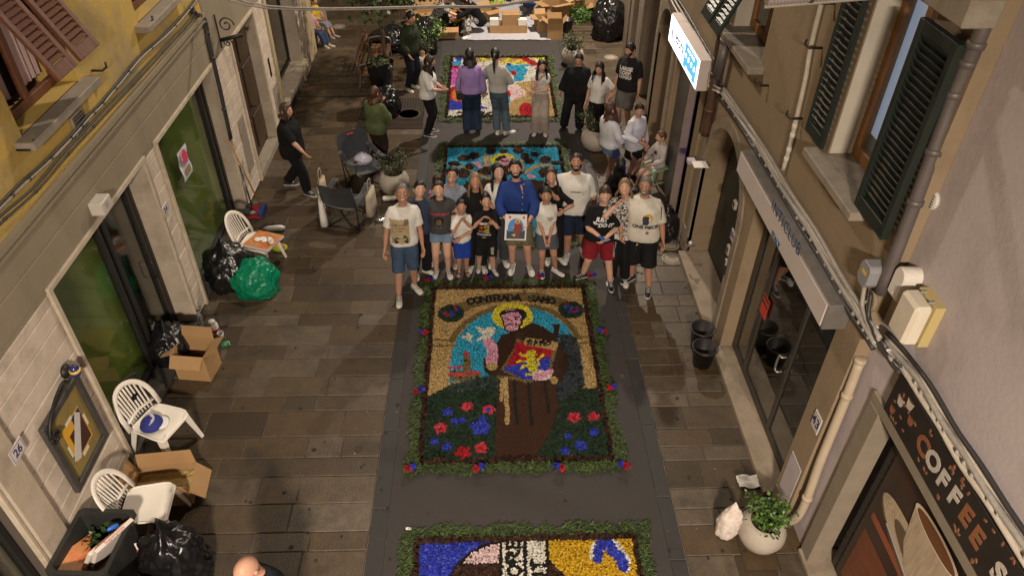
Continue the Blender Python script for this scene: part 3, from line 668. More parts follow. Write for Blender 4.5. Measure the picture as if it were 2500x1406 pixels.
def carpet(name, label, x0, x1, y0, y1, base, shapes, seed, cell=.02, border=.13, edging=.05, ycut=None):
    R = np.random.default_rng(seed)
    root = thing(name, label, 'flower carpet', ((x0 + x1) / 2, (y0 + y1) / 2, 0), 0, 'flower carpets along the street')
    off = np.array([(x0 + x1) / 2, (y0 + y1) / 2, 0])
    b = border + edging
    MB().box(x0 - b + .03 - off[0], x1 + b - .03 - off[0], y0 - b + .03 - off[1], y1 + b - .03 - off[1], .002, .007).build('backing', m_soil, root)
    nx = int((x1 - x0) / cell); ny = int((y1 - y0) / cell)
    gx, gy = np.meshgrid((np.arange(nx) + .5) / nx * (x1 - x0) + x0, (np.arange(ny) + .5) / ny * (y1 - y0) + y0)
    gx = gx.ravel() + R.normal(0, cell * .3, nx * ny); gy = gy.ravel() + R.normal(0, cell * .3, nx * ny)
    reg = np.full(gx.shape, base, dtype=object)
    for col, kind, data, *w in shapes:
        if kind == 'poly': mk = inpoly(gx, gy, data)
        elif kind == 'line': mk = nearline(gx, gy, data, w[0])
        elif kind == 'ell':
            cx, cy, rx, ry = data; mk = ((gx - cx) / rx) ** 2 + ((gy - cy) / ry) ** 2 < 1
        elif kind == 'flower':
            cx, cy, r = data; th = np.arctan2(gy - cy, gx - cx); mk = np.hypot(gx - cx, gy - cy) < r * (.72 + .3 * np.abs(np.cos(2.5 * th + cx * 7)))
        elif kind == 'ring':
            cx, cy, r, ww = data; mk = np.abs(np.hypot(gx - cx, gy - cy) - r) < ww
        reg[mk] = col
    for col in sorted(set(reg)):
        s = min(SIZE.get(col, .016), cell * 1.25 if col not in ('green', 'eucal', 'bluegrey', 'chips') else 1); sel = reg == col
        P = np.stack([gx[sel], gy[sel]], 1)
        rep = max(1, int(round((cell / s) ** 2 * 1.6)))
        P = np.repeat(P, rep, 0) + R.uniform(-cell * .5, cell * .5, (len(P) * rep, 2))
        V = petals(P, s, FLAT.get(col, .7), R, 1.9 if col in ('green', 'eucal', 'bluegrey') else 1.4) - off
        stuff(link(NAMES[col], mesh_np(col, V, 4, PM[col]), root))
    # bark edging just outside the picture
    n = int(((x1 - x0) + (y1 - y0)) * 2 * edging / (.022 ** 2) * 1.6); P = edge_pts(R, n, x0, x1, y0, y1, 0, edging)
    stuff(link('bark_edging', mesh_np('edging', petals(P, .03, 1.3, R) - off, 4, PM['chips']), root))
    # grass border: slender bent blades heaped on each other
    n = int(((x1 - x0) + (y1 - y0)) * 2 * border * 5200); P = edge_pts(R, n, x0, x1, y0, y1, edging, edging + border, True)
    a = R.uniform(0, 2 * PI, n); L = R.uniform(.04, .11, n); el = R.uniform(-.1, .4, n); w = R.uniform(.004, .009, n)
    h0 = .008 + .035 * R.random(n) ** 1.5; d = np.stack([np.cos(a) * np.cos(el), np.sin(a) * np.cos(el), np.sin(el)], 1); sd = np.stack([-np.sin(a), np.cos(a), np.zeros(n)], 1)
    c = np.concatenate([P, h0[:, None]], 1); V = np.zeros((n, 4, 3))
    V[:, 0] = c - d * L[:, None] * .5; V[:, 1] = c - sd * w[:, None] + d * .0; V[:, 2] = c + d * L[:, None] * .5; V[:, 3] = c + sd * w[:, None] + np.array([0, 0, .004])
    V[:, :, 2] = np.maximum(V[:, :, 2], .008)
    stuff(link('grass_border', mesh_np('grass', V.reshape(-1, 3) - off, 4, m_grass), root))
    return root
def edge_pts(R, n, x0, x1, y0, y1, a, b, rough=False):
    """random points in the frame-shaped strip from a to b outside the rectangle"""
    out = []
    while sum(len(o) for o in out) < n:
        x = R.uniform(x0 - b - .04, x1 + b + .04, n); y = R.uniform(y0 - b - .04, y1 + b + .04, n)
        d = np.maximum(np.maximum(x0 - x, x - x1), np.maximum(y0 - y, y - y1)); bb = b
        if rough: bb = b + .025 * np.sin(x * 9 + y * 7) + .02 * np.sin(x * 23 - y * 17) + R.normal(0, .015, n)
        k = (d > a) & (d < bb); out.append(np.stack([x[k], y[k]], 1))
    return np.concatenate(out)[:n]
def art(items, ox, oy, sc, k=None):
    """outline points read off the photograph, carried onto the road plane in metres"""
    T = lambda p: G2((ox + p[0] / sc, oy + p[1] / sc)); out = []
    for col, kind, data, *w in items:
        if kind in ('poly', 'line'): out.append((col, kind, [T(p) for p in data], *w))
        elif kind == 'ell':
            c = T(data[:2]); e = T((data[0] + data[2], data[1])); f = T((data[0], data[1] - data[3])); out.append((col, 'ell', (c[0], c[1], e[0] - c[0], f[1] - c[1])))
        elif kind in ('flower',): c = T(data[:2]); e = T((data[0] + data[2], data[1])); out.append((col, 'flower', (c[0], c[1], e[0] - c[0])))
    return out
def lettering(text, col, origin, adv, up, w, gap=1.35):
    """stroke letters: origin (m), adv = width vector of a letter, up = height vector"""
    out = []; k = 0
    for ch in text:
        if ch in FONT:
            for st in FONT[ch]:
                out.append((col, 'line', [(origin[0] + adv[0] * (k + u) + up[0] * v, origin[1] + adv[1] * (k + u) + up[1] * v) for u, v in st], w))
        k += gap
    return out
# --- the saint carpet in the middle of the street
S1a = [
    ('sky', 'poly', [(350, 720), (360, 600), (380, 500), (410, 430), (460, 370), (540, 305), (640, 262), (760, 245), (900, 248), (1000, 285), (1090, 350), (1135, 415), (1150, 460), (1060, 480), (1000, 600), (700, 700), (560, 700)]),
    ('olive', 'line', [(372, 452), (400, 400), (450, 350), (540, 288), (640, 248), (760, 230), (900, 235), (1000, 262), (1090, 318), (1150, 385), (1170, 430)], .045),
    ('olive', 'line', [(440, 238), (520, 210), (620, 185), (760, 172), (900, 175), (1000, 192), (1075, 215)], .10),
    ('olive', 'line', [(232, 445), (390, 452)], .018), ('olive', 'line', [(228, 490), (396, 480)], .018), ('olive', 'line', [(1170, 430), (1280, 428)], .02), ('olive', 'line', [(1178, 470), (1280, 460)], .018),
    ('green', 'poly', [(150, 850), (205, 818), (350, 752), (660, 690), (1050, 700), (1150, 745), (1210, 765), (1400, 748), (1450, 1300), (100, 1300)]),
    ('eucal', 'poly', [(350, 745), (480, 715), (680, 668), (680, 760), (520, 770), (360, 790)]),
    ('brown', 'poly', [(1005, 345), (1062, 345), (1056, 380), (1050, 440), (1020, 430), (1018, 375)]),
    ('yellow', 'ell', (758, 298, 130, 84)), ('black', 'ell', (762, 290, 88, 45)), ('pink', 'ell', (750, 318, 62, 68)), ('pink', 'ell', (755, 370, 50, 32)), ('black', 'line', [(690, 285), (730, 268), (800, 266), (840, 290)], .025),
    ('black', 'line', [(718, 356), (740, 346), (756, 350), (775, 346), (798, 354)], .014), ('black', 'line', [(690, 300), (700, 350), (715, 385), (750, 400), (795, 385), (815, 345), (820, 300)], .014), ('black', 'ell', (728, 318, 9, 6)), ('black', 'ell', (778, 316, 9, 6)), ('black', 'line', [(712, 306), (740, 304)], .008), ('black', 'line', [(765, 303), (795, 304)], .008), ('black', 'line', [(752, 318), (750, 340)], .006),
    ('olive', 'poly', [(360, 640), (440, 640), (445, 545), (490, 545), (494, 640), (555, 650), (558, 690), (470, 715), (360, 710)]), ('coral', 'poly', [(463, 512), (440, 546), (484, 546)]),
    ('coral', 'line', [(358, 626), (436, 622)], .022), ('coral', 'line', [(358, 668), (466, 668)], .02), ('coral', 'line', [(482, 652), (548, 662)], .02), ('black', 'ell', (461, 580, 8, 8)), ('black', 'ell', (427, 690, 8, 7)), ('black', 'ell', (530, 684, 8, 7)), ('black', 'ell', (388, 645, 8, 7)),
    ('white', 'poly', [(435, 425), (465, 418), (470, 398), (490, 412), (512, 418), (498, 440), (500, 466), (478, 462), (470, 440), (445, 442)]),
    ('white', 'poly', [(522, 362), (560, 372), (590, 378), (630, 362), (652, 380), (640, 410), (615, 440), (570, 448), (530, 462), (540, 435), (575, 415), (540, 398)]),
    ('brown', 'poly', [(740, 402), (820, 370), (880, 335), (950, 362), (1020, 410), (1045, 445), (1090, 490), (1115, 560), (1105, 660), (1085, 722), (1050, 732), (650, 705), (585, 650), (570, 600), (580, 555), (650, 560), (655, 470), (690, 415)]),
    ('bluegrey', 'poly', [(1062, 425), (1140, 428), (1175, 500), (1190, 620), (1205, 745), (1130, 800), (1050, 850), (1052, 740), (1085, 720), (1120, 610), (1112, 545), (1075, 480)]),
    ('robe', 'poly', [(660, 705), (760, 700), (1045, 722), (1062, 880), (1000, 1050), (925, 1165), (905, 1245), (640, 1225), (648, 950)]),
    ('olive', 'line', [(672, 685), (780, 690), (850, 712)], .03),
    ('pink', 'line', [(605, 462), (630, 500), (630, 545), (625, 590)], .075), ('grain', 'ell', (627, 615, 35, 25)),
    ('grain', 'line', [(690, 700), (690, 760), (687, 832)], .02), ('grain', 'line', [(712, 690), (718, 800), (726, 900), (725, 972)], .028),
    ('black', 'line', [(770, 715), (775, 850), (790, 978)], .02), ('black', 'line', [(860, 715), (868, 850), (880, 985)], .02), ('black', 'line', [(962, 715), (972, 800), (990, 910)], .018),
    ('olive', 'poly', [(785, 442), (1040, 500), (1000, 660), (870, 720), (680, 640), (755, 520)]),
    ('red', 'poly', [(782, 460), (1015, 508), (1005, 550), (940, 572), (850, 592), (715, 618), (760, 540)]), ('blue', 'poly', [(715, 618), (850, 592), (940, 572), (1003, 550), (985, 640), (930, 690), (840, 702), (698, 634)]),
    ('grain', 'poly', [(842, 432), (1050, 462), (1032, 516), (830, 482)]),
    ('yellow', 'ell', (882, 532, 30, 20)), ('yellow', 'line', [(870, 540), (876, 590), (888, 632)], .06), ('yellow', 'line', [(860, 560), (815, 545), (808, 535)], .018), ('yellow', 'line', [(862, 585), (800, 582), (790, 592)], .018), ('yellow', 'line', [(880, 620), (830, 612), (815, 630)], .02),
    ('yellow', 'line', [(888, 640), (880, 665), (850, 668)], .022), ('yellow', 'line', [(895, 640), (905, 660), (930, 660)], .02), ('yellow', 'line', [(890, 625), (928, 608), (915, 575), (940, 555), (955, 540)], .016),
    ('palepink', 'ell', (945, 672, 62, 32)), ('pink', 'line', [(905, 690), (1000, 650)], .04), ('grain', 'ell', (1022, 704, 24, 24)),
    ('green', 'ell', (368, 282, 78, 52)), ('green', 'ell', (1128, 258, 75, 50)),
]
for cx, cy, s in ((368, 282, 1), (1128, 258, -1)):
    for k, (dx, dy, c) in enumerate(((-45, 8, 'blue'), (-20, 15, 'red'), (0, -10, 'blue'), (25, -35, 'red'), (35, -20, 'blue'), (-35, -8, 'red'), (10, 12, 'blue'))):
        S1a.append((c, 'ell', (cx + dx * s, cy + dy, 17, 12)))
for c, x, y, r in (('coral', 470, 872, 48), ('coral', 605, 892, 48), ('coral', 302, 1010, 52), ('red', 445, 1165, 60), ('coral', 560, 1137, 56), ('coral', 1150, 942, 54), ('coral', 1270, 936, 48), ('blue', 345, 910, 42), ('blue', 395, 970, 40),
                   ('blue', 445, 958, 28), ('blue', 555, 1005, 75), ('blue', 570, 950, 34), ('blue', 265, 1096, 38), ('blue', 340, 1130, 42), ('blue', 1112, 1060, 36), ('blue', 1275, 1035, 42), ('blue', 1190, 1122, 50), ('blue', 1095, 1157, 42)):
    S1a.append((c, 'flower', (x, y, r)))
for c, x, y, r in (('blue', 605, 892, 18), ('red', 1150, 942, 22), ('red', 1270, 936, 18), ('red', 560, 1137, 20), ('red', 302, 1010, 14)): S1a.append((c, 'flower', (x, y, r)))
sh1 = art(S1a, 960, 660, 2.603)
for k, ch in enumerate('CONTRADA SAMO'):
    if ch == ' ': continue
    t = (k + .5) / 13; u = 2 * t - 1
    p = G2((960 + (468 + 562 * t) / 2.603, 660 + (176 + 24 * u * u + 4) / 2.603)); an = -.18 * u
    aw = .088; ah = .135; ax = (math.cos(an), math.sin(an)); ay = (-math.sin(an), math.cos(an))
    o = (p[0] - ax[0] * aw / 2 - ay[0] * ah / 2, p[1] - ax[1] * aw / 2 - ay[1] * ah / 2)
    sh1 += lettering(ch, 'black', o, (ax[0] * aw, ax[1] * aw), (ay[0] * ah, ay[1] * ah), .016)
p = G2((960 + 855 / 2.603, 660 + 478 / 2.603)); sh1 += lettering('SAMO', 'black', p, (.055, -.004), (.0, .09), .012, 1.5)
C1 = carpet('flower_carpet', 'flower carpet of a brown-robed saint under an arch reading CONTRADA SAMO', -.76, 1.37, 5.26, 8.33, 'grain', sh1, 1, cell=.0115)
# red and blue posies along its grass border
m_posyr, m_posyb = PM['red'], PM['blue']
def posy(px, py, flip):
    c = G(px, py)
    for dx, m, nm in ((-.024, m_posyr, 'red_flower'), (.028, m_posyb, 'blue_flower')):
        P = np.random.default_rng(int(px * 7 + py)).normal(0, .017, (60, 2)); P[:, 0] += c.x + dx * flip; P[:, 1] += c.y + .012 * (1 if m is m_posyb else -1)
        V = petals(P, .016, 1.5, rng); V[:, 2] += .06; V -= np.array(C1.location)
        o = link(nm, mesh_np('posy', V, 4, m), C1); stuff(o)
for k, (x, y) in enumerate(((230, 85), (600, 72), (937, 65), (1258, 60), (192, 418), (160, 790), (110, 1280), (545, 1280), (1055, 1278), (1455, 1262), (1328, 415), (1388, 770))):
    posy(960 + x / 2.603, 660 + y / 2.603, 1 if k in (0, 1, 2, 3, 5, 6, 7, 11) else -1)
# --- the nearest carpet, half out of the picture
S0a = [('blue', 'poly', [(150, 540), (970, 540), (965, 620), (850, 640), (700, 720), (600, 820), (540, 914), (500, 1100), (100, 1100)]),
       ('palepink', 'poly', [(640, 818), (700, 735), (800, 680), (960, 635), (965, 820)]), ('chips', 'poly', [(545, 914), (580, 840), (970, 822), (975, 1400), (430, 1400)]),
       ('black', 'line', [(540, 914), (600, 825), (700, 725), (830, 655), (965, 625)], .018), ('black', 'line', [(600, 822), (975, 820)], .015),
       ('white', 'poly', [(975, 550), (1178, 550), (1190, 1400), (970, 1400)]), ('white', 'poly', [(1195, 555), (1370, 550), (1392, 1400), (1205, 1400)]),
       ('black', 'line', [(974, 545), (975, 1400)], .02), ('black', 'line', [(1183, 545), (1196, 1400)], .022), ('black', 'line', [(1376, 545), (1394, 1400)], .022),
       ('gold', 'poly', [(1385, 540), (2200, 540), (2260, 1400), (1620, 1400), (1520, 900), (1440, 830), (1400, 790)]), ('chips', 'poly', [(1396, 800), (1440, 840), (1500, 914), (1600, 1400), (1396, 1400)]),
       ('white', 'line', [(1800, 760), (1800, 680), (1850, 610), (1920, 600), (1960, 650), (2010, 720), (2060, 770), (2050, 850)], .055),
       ('blue', 'line', [(1820, 770), (1825, 690), (1860, 625), (1910, 625), (1950, 690), (2010, 750), (2040, 800), (2035, 850)], .05), ('blue', 'line', [(1900, 660), (1990, 760), (2045, 840)], .05)]
sh0 = art(S0a, 950, 1150, 3.571)
def vtext(text, px0, py0, px1, h):
    """letters running away from the camera: reading direction is +Y"""
    out = []; p = G2((px0, py0)); o = G2((px1, py0)); w = abs(o[0] - p[0]); y = p[1]
    for ch in text:
        for st in FONT[ch]: out.append(('black', 'line', [(p[0] + w * (1 - v), y - h + h * u) for u, v in st], .02))
        y -= h * 1.35
    return out[::1]
sh0 += vtext('EROM', 950 + 1025 / 3.571, 1150 + 590 / 3.571, 950 + 1130 / 3.571, .115)
sh0 += vtext('TUT', 950 + 1245 / 3.571, 1150 + 780 / 3.571, 950 + 1350 / 3.571, .115)
C0 = carpet('flower_carpet', 'blue and golden flower carpet with white lettered bands, nearest the camera', -.72, 1.46, 1.1, 4.22, 'black', sh0, 2, cell=.013)
# --- the tree-of-life carpet behind the group
S2a = [('olive', 'line', [(240, 310), (330, 350), (450, 400), (560, 440), (620, 470)], .05), ('grain', 'line', [(235, 310), (330, 345), (450, 400), (560, 450), (610, 465)], .04), ('grain', 'line', [(555, 170), (560, 230), (575, 300), (600, 330)], .05), ('grain', 'line', [(480, 228), (560, 250)], .02), ('grain', 'line', [(500, 290), (560, 300)], .03),
       ('grain', 'line', [(990, 230), (985, 290), (1000, 340)], .05), ('grain', 'line', [(1040, 390), (1130, 340), (1230, 290), (1390, 285)], .045), ('grain', 'line', [(1000, 350), (1030, 300)], .03),
       ('chips', 'poly', [(440, 370), (560, 320), (700, 290), (830, 300), (960, 330), (1040, 380), (980, 420), (700, 420), (520, 410)]),
       ('yellow', 'ell', (770, 225, 165, 82)), ('pink', 'ell', (785, 235, 78, 62)), ('black', 'line', [(700, 225), (740, 195), (790, 185)], .05), ('black', 'line', [(760, 240), (840, 245)], .025),
       ('pink', 'poly', [(380, 250), (470, 250), (510, 325), (470, 335), (430, 300)]), ('pink', 'poly', [(1060, 415), (1120, 400), (1180, 445), (1120, 475)]),
       ('brown', 'poly', [(250, 580), (300, 500), (420, 480), (640, 470), (1130, 480), (1290, 490), (1300, 700), (900, 1500), (300, 900)]),
       ('pink', 'poly', [(930, 1170), (960, 1150), (975, 1270), (930, 1290)]), ('pink', 'poly', [(1480, 1240), (1500, 1080), (1530, 1000), (1570, 1100), (1575, 1250)]), ('pink', 'poly', [(1110, 1140), (1170, 1140), (1150, 1270), (1115, 1270)]), ('green', 'poly', [(1600, 1000), (1690, 1000), (1720, 1260), (1590, 1260)]), ('lime', 'ell', (1690, 1100, 30, 60)),
       ('red', 'ell', (1115, 935, 30, 35)), ('yellow', 'ell', (1115, 985, 25, 25)), ('pink', 'ell', (1510, 560, 40, 20))]
for x, y, rx, ry in ((270, 205, 90, 40), (405, 175, 80, 50), (150, 278, 95, 35), (350, 310, 65, 40), (615, 115, 75, 48), (780, 115, 62, 32), (965, 108, 85, 45), (1050, 185, 62, 46), (1180, 160, 62, 34), (1105, 250, 78, 42), (1305, 225, 85, 50), (1440, 265, 62, 28), (1350, 370, 130, 62), (1270, 400, 55, 55), (270, 400, 90, 70), (90, 380, 50, 60)):
    S2a.append(('chips', 'ell', (x, y, rx * .82, ry * .85)))
C2 = carpet('flower_carpet', 'turquoise flower carpet with a leafy tree, just behind the posing group', -.74, 1.37, 9.56, 12.6, 'sky', art(S2a, 1080, 350, 5.209), 3, cell=.016)
# --- the many-coloured carpet with the year
S3a = [('blue', 'poly', [(380, 530), (560, 530), (600, 620), (380, 620)]), ('sky', 'poly', [(400, 590), (520, 560), (540, 610), (400, 640)]), ('magenta', 'poly', [(370, 620), (460, 630), (440, 800), (360, 800)]), ('red', 'line', [(380, 628), (440, 632)], .06),
       ('red', 'ell', (430, 890, 75, 80)), ('orange', 'ell', (440, 890, 50, 58)), ('yellow', 'ell', (470, 885, 35, 35)), ('white', 'poly', [(480, 560), (620, 600), (640, 700), (700, 900), (860, 960), (940, 760), (900, 650), (1000, 700), (980, 900), (880, 1010), (640, 980), (480, 900), (470, 760)]),
       ('grain', 'line', [(620, 560), (760, 540), (900, 560), (1100, 590)], .2), ('yellow', 'line', [(670, 545), (700, 570)], .06), ('yellow', 'line', [(870, 610), (930, 545)], .05), ('yellow', 'line', [(950, 600), (1040, 565)], .05), ('yellow', 'line', [(1040, 610), (1120, 580)], .04), ('yellow', 'line', [(1130, 540), (1230, 560), (1260, 620)], .08),
       ('red', 'line', [(950, 535), (1060, 550), (1150, 600), (1180, 640)], .09), ('sky', 'poly', [(880, 620), (1060, 610), (1180, 625), (1080, 700), (1060, 760), (970, 770), (960, 690), (880, 670)]), ('red', 'ell', (965, 690, 28, 22)), ('blue', 'ell', (920, 610, 20, 14)), ('blue', 'line', [(900, 810), (890, 830)], .05),
       ('grain', 'poly', [(960, 780), (1340, 740), (1370, 1120), (820, 1120), (880, 1010), (960, 940), (1080, 880), (1050, 830)]), ('palepink', 'poly', [(900, 810), (1000, 810), (1085, 885), (960, 940), (900, 880)]), ('red', 'ell', (1085, 1035, 68, 72)), ('white', 'ell', (680, 930, 60, 50)),
       ('red', 'ell', (915, 885, 25, 35)), ('sky', 'ell', (915, 940, 22, 30)), ('blue', 'poly', [(360, 930), (480, 960), (640, 980), (735, 1020), (350, 1035)]), ('red', 'line', [(460, 950), (560, 970), (660, 975)], .03), ('white', 'poly', [(340, 1035), (760, 1020), (830, 1060), (830, 1125), (330, 1125)]), ('olive', 'ell', (690, 885, 45, 18)),
       ('white', 'ell', (415, 545, 16, 12)), ('white', 'ell', (420, 575, 16, 10)), ('white', 'poly', [(1060, 630), (1180, 620), (1140, 690), (1080, 740), (1060, 720), (1100, 660)])]
sh3 = art(S3a, 1000, 0, 3.8)
for k, ch in enumerate('2026'):
    p = G2((1000 + (430 + 88 * k) / 3.8, 1100 / 3.8)); sh3 += lettering(ch, 'chips', p, (.17, 0), (.03, .24), .022)
C3 = carpet('flower_carpet', 'many-coloured flower carpet reading 2026 at the feet of the onlookers', -.78, 1.42, 13.9, 17.02, 'white', sh3, 4, cell=.016)
# ---------------------------------------------------------------- things fixed to the walls
m_signwhite = mat('sign_panel', (.55, .49, .47), .45, col2=(.5, .44, .42), scale=2)
m_signmetal = mat('brushed_sign_metal', (.36, .34, .33), .35, metal=.7, col2=(.28, .26, .25), scale=8)
m_ink = plain(.02, .05, .13, .5); m_black = plain(.012, .011, .011, .5); m_white = plain(.72, .7, .66, .5)
AXR, AYZ = (0, -1, 0), (0, 0, 1)          # reading direction on a right-hand wall
t = thing('shop_sign', 'long white box sign with thin blue lettering above the glazed shop door', 'sign', (2.97, 5.95, 2.56))
boxobj('sign_case', m_signmetal, 2.865, 3.078, 4.6, 7.3, 2.56, 2.83, t, bev=.006)
for a, b in ((4.63, 6.6), (6.604, 7.28)): boxobj('sign_face', m_signwhite, 2.855, 2.866, a, b, 2.58, 2.815, t, bev=.002)
c = onx(1915, 560, 2.85); textpart('INTICLUB', .17, m_ink, t, (2.852, c.y, c.z + .03), AXR, AYZ, space=1.15, bold=-.001)
c = onx(1905, 585, 2.85); textpart('ITALY', .085, plain(.02, .09, .2, .5), t, (2.852, c.y + .1, 2.615), AXR, AYZ, space=1.1, bold=.002)
# lit box sign
t = thing('light_box_sign', 'glowing white and blue box sign projecting from the right wall', 'sign', (2.94, 10.3, 2.6))
boxobj('sign_case', mat('pale_sign_case', (.6, .52, .48), .4), 2.84, 3.04, 9.32, 11.18, 2.62, 3.05, t, bev=.006)
m_litw = mat('lit_panel', (.85, .9, .95), .4, emit=(.82, .93, 1.), estr=2.4); m_litb = mat('lit_blue_panel', (.1, .35, .75), .4, emit=(.06, .32, .85), estr=1.2)
boxobj('lit_face', m_litw, 2.832, 2.842, 9.34, 11.16, 2.64, 3.03, t, bev=.002)
boxobj('blue_panel', m_litb, 2.828, 2.8325, 9.42, 10.12, 2.665, 3.0, t, bev=.001)
textpart('etruria', .21, plain(.03, .04, .1), t, (2.829, 10.45, 2.85), AXR, AYZ, bold=.004, extrude=.001)
textpart('luce  gas', .07, plain(.3, .35, .4), t, (2.829, 10.4, 2.71), AXR, AYZ, extrude=.001)
lit = lambda: None
for k, z in enumerate((2.95, 2.70)): textpart('energia etruria' if k == 0 else 'info e contatti', .07, m_litw, t, (2.8268, 9.77, z), AXR, AYZ, extrude=.0008)
for k in range(4): MB().lathe([(.0, 0), (.035, 0), (.035, .003), (0, .003)], 12, (2.827, 9.52 + k * .165, 2.84), Matrix.Rotation(-PI / 2, 4, 'Y')).build('icon', m_litw, t, world=True)
def crescent(r, a0, a1, w, n=14):
    o = [(r * math.cos(a0 + (a1 - a0) * k / n), r * math.sin(a0 + (a1 - a0) * k / n)) for k in range(n + 1)]
    i = [((r - w * math.sin(PI * k / n)) * math.cos(a0 + (a1 - a0) * k / n), (r - w * math.sin(PI * k / n)) * math.sin(a0 + (a1 - a0) * k / n)) for k in range(n + 1)]
    return o + i[::-1][1:-1]
MB().prism(crescent(.15, PI * .7, PI * 1.3, .05), lambda a, b, d: (d, 10.88 - a * .8, 2.86 + b), 2.829, 2.8325).build('logo_arc', plain(.03, .12, .6), t, world=True)
MB().prism(crescent(.11, PI * .8, PI * 1.7, .05), lambda a, b, d: (d, 10.86 - a * .8, 2.83 + b), 2.829, 2.8325).build('logo_arc', plain(.6, .3, .3), t, world=True)
# coffee shop fascia
t = thing('coffee_sign', 'black COFFEE SHOP fascia board with cups and beans over the near right door', 'sign', (3.17, 2.7, 2.39))
m_cofblack = mat('black_board', (.014, .011, .01), .5, col2=(.022, .017, .014), scale=6)
boxobj('board', m_cofblack, 3.15, 3.19, 1.4, 3.86, 2.39, 2.79, t, bev=.003)
m_cof = [mat('cream_print', (.5, .45, .4), .6, col2=(.36, .32, .28), scale=40), mat('brown_print', (.26, .1, .04), .6, col2=(.17, .065, .028), scale=40)]
yy = 3.33
for ch in 'COFFEE SHOP':
    if ch == ' ': yy -= .1; continue
    br = ch == 'C' or (ch == 'E')
    textpart(ch, .21, m_cof[1 if br else 0], t, (3.149, yy, 2.585 + random.uniform(-.015, .015)), (0, -1, random.uniform(-.08, .08)), AYZ, bold=.009, extrude=.001)
    yy -= .15
R = random.Random(4)
for k in range(60):
    y = R.uniform(1.5, 3.8); z = R.choice([R.uniform(2.41, 2.46), R.uniform(2.7, 2.77)]) if y < 3.45 else R.uniform(2.42, 2.76)
    MB().ellip((0, 0, 0), .003, .022, .014, 10, 5, Matrix.Rotation(R.uniform(0, 3), 4, 'X')).build('coffee_bean_print', plain(.16, .065, .03, .6), t, True, loc=Vector((3.149, y, z)) - wloc(t))
def cup_print(parent, X, y, z, s, m, m2):
    MB().prism([(-.5 * s, .4 * s), (.5 * s, .4 * s), (.38 * s, -.3 * s), (.2 * s, -.5 * s), (-.2 * s, -.5 * s), (-.38 * s, -.3 * s)], lambda a, b, d: (d, y - a, z + b), X - .002, X).build('cup_print', m, parent, world=True)
    MB().prism([(.4 * s * math.cos(2 * PI * k / 12), .42 * s + .1 * s * math.sin(2 * PI * k / 12)) for k in range(12)], lambda a, b, d: (d, y - a, z + b), X - .0035, X - .002).build('coffee_print', m2, parent, world=True)
for y, z, s in ((3.72, 2.62, .09), (3.62, 2.69, .09), (3.54, 2.6, .08), (2.3, 2.5, .12), (3.76, 2.48, .07)): cup_print(t, 3.1495, y, z, s, m_cof[0] if s > .085 else m_cof[1], plain(.1, .04, .02))
# poster of a coffee cup inside the coffee shop door
t = thing('coffee_poster', 'dark poster of a coffee cup on a saucer in the near right doorway', 'poster', (3.42, 2.9, .3))
boxobj('panel', mat('poster_black', (.02, .017, .015), .45, col2=(.05, .02, .012), scale=2.5), 3.40, 3.42, 1.5, 3.78, .1, 2.24, t)
def pell(nm, y, z, ry, rz, m, dx, a=0., n=28):
    ca, sa = math.cos(a), math.sin(a)
    MB().prism([(ry * math.cos(2 * PI * k / n) * ca - rz * math.sin(2 * PI * k / n) * sa, ry * math.cos(2 * PI * k / n) * sa + rz * math.sin(2 * PI * k / n) * ca) for k in range(n)], lambda p, q, d: (d, y - p, z + q), 3.399 - dx - .0015, 3.399 - dx).build(nm, m, t, world=True)
m_pc = mat('cup_cream', (.42, .34, .24), .6, col2=(.28, .21, .14), scale=5, stretch=(1, 6, 1)); m_pd = plain(.1, .065, .04)
boxobj('wood_print', mat('wood_print', (.16, .05, .02), .6, col2=(.09, .03, .015), scale=3, stretch=(1, 1, 8)), 3.3975, 3.399, 1.6, 3.7, .2, .95, t, bev=.0005)
boxobj('wood_edge_print', plain(.22, .06, .025), 3.396, 3.3974, 1.6, 3.7, 1.12, 1.2, t, bev=.0005)
pell('saucer_print', 3.1, 1.36, .62, .2, m_pd, .004, -.18); pell('saucer_print', 3.1, 1.38, .6, .18, m_pc, .006, -.18); pell('saucer_print', 3.08, 1.39, .38, .1, m_pd, .008, -.18)
MB().prism([(-.33, .3), (.33, .3), (.27, -.1), (.15, -.27), (-.12, -.27), (-.25, -.1)], lambda a, b, d: (d, 3.02 - a, 1.53 + b), 3.387, 3.389).build('cup_print', m_pc, t, world=True)
pell('cup_rim_print', 3.02, 1.83, .33, .085, mat('cup_rim', (.55, .46, .34), .6), .0125); pell('coffee_print', 3.02, 1.825, .29, .065, plain(.12, .045, .015), .0145)
for k, (ry, rz) in enumerate(((.56, .165), (.5, .145), (.44, .122))): MB().tube([(3.3905, 3.1 - (ry * math.cos(a) * math.cos(-.18) - rz * math.sin(a) * math.sin(-.18)), 1.38 + ry * math.cos(a) * math.sin(-.18) + rz * math.sin(a) * math.cos(-.18)) for a in np.linspace(0, 6.28, 40)], .002, 4, cap=False).build('saucer_line', plain(.27, .2, .13), t, world=True)
for k in range(0): MB().tube([(3.3865, 3.02 - (-.28 + .07 * k), 1.96 - .02 * abs(k - 4)), (3.3865, 3.02 - (-.22 + .055 * k), 1.66), (3.3865, 3.02 - (-.12 + .03 * k), 1.43)], .003, 4).build('cup_line', plain(.25, .18, .11), t, world=True)
MB().tube([(3.386, 3.5, 1.33), (3.386, 3.1, 1.24), (3.386, 2.75, 1.18)], .014, 5).build('spoon_print', plain(.2, .17, .15), t, world=True)
textpart('La', .34, plain(.5, .42, .3), t, (3.394, 3.1, .98), AXR, AYZ, shear=.4, bold=.004, extrude=.001)
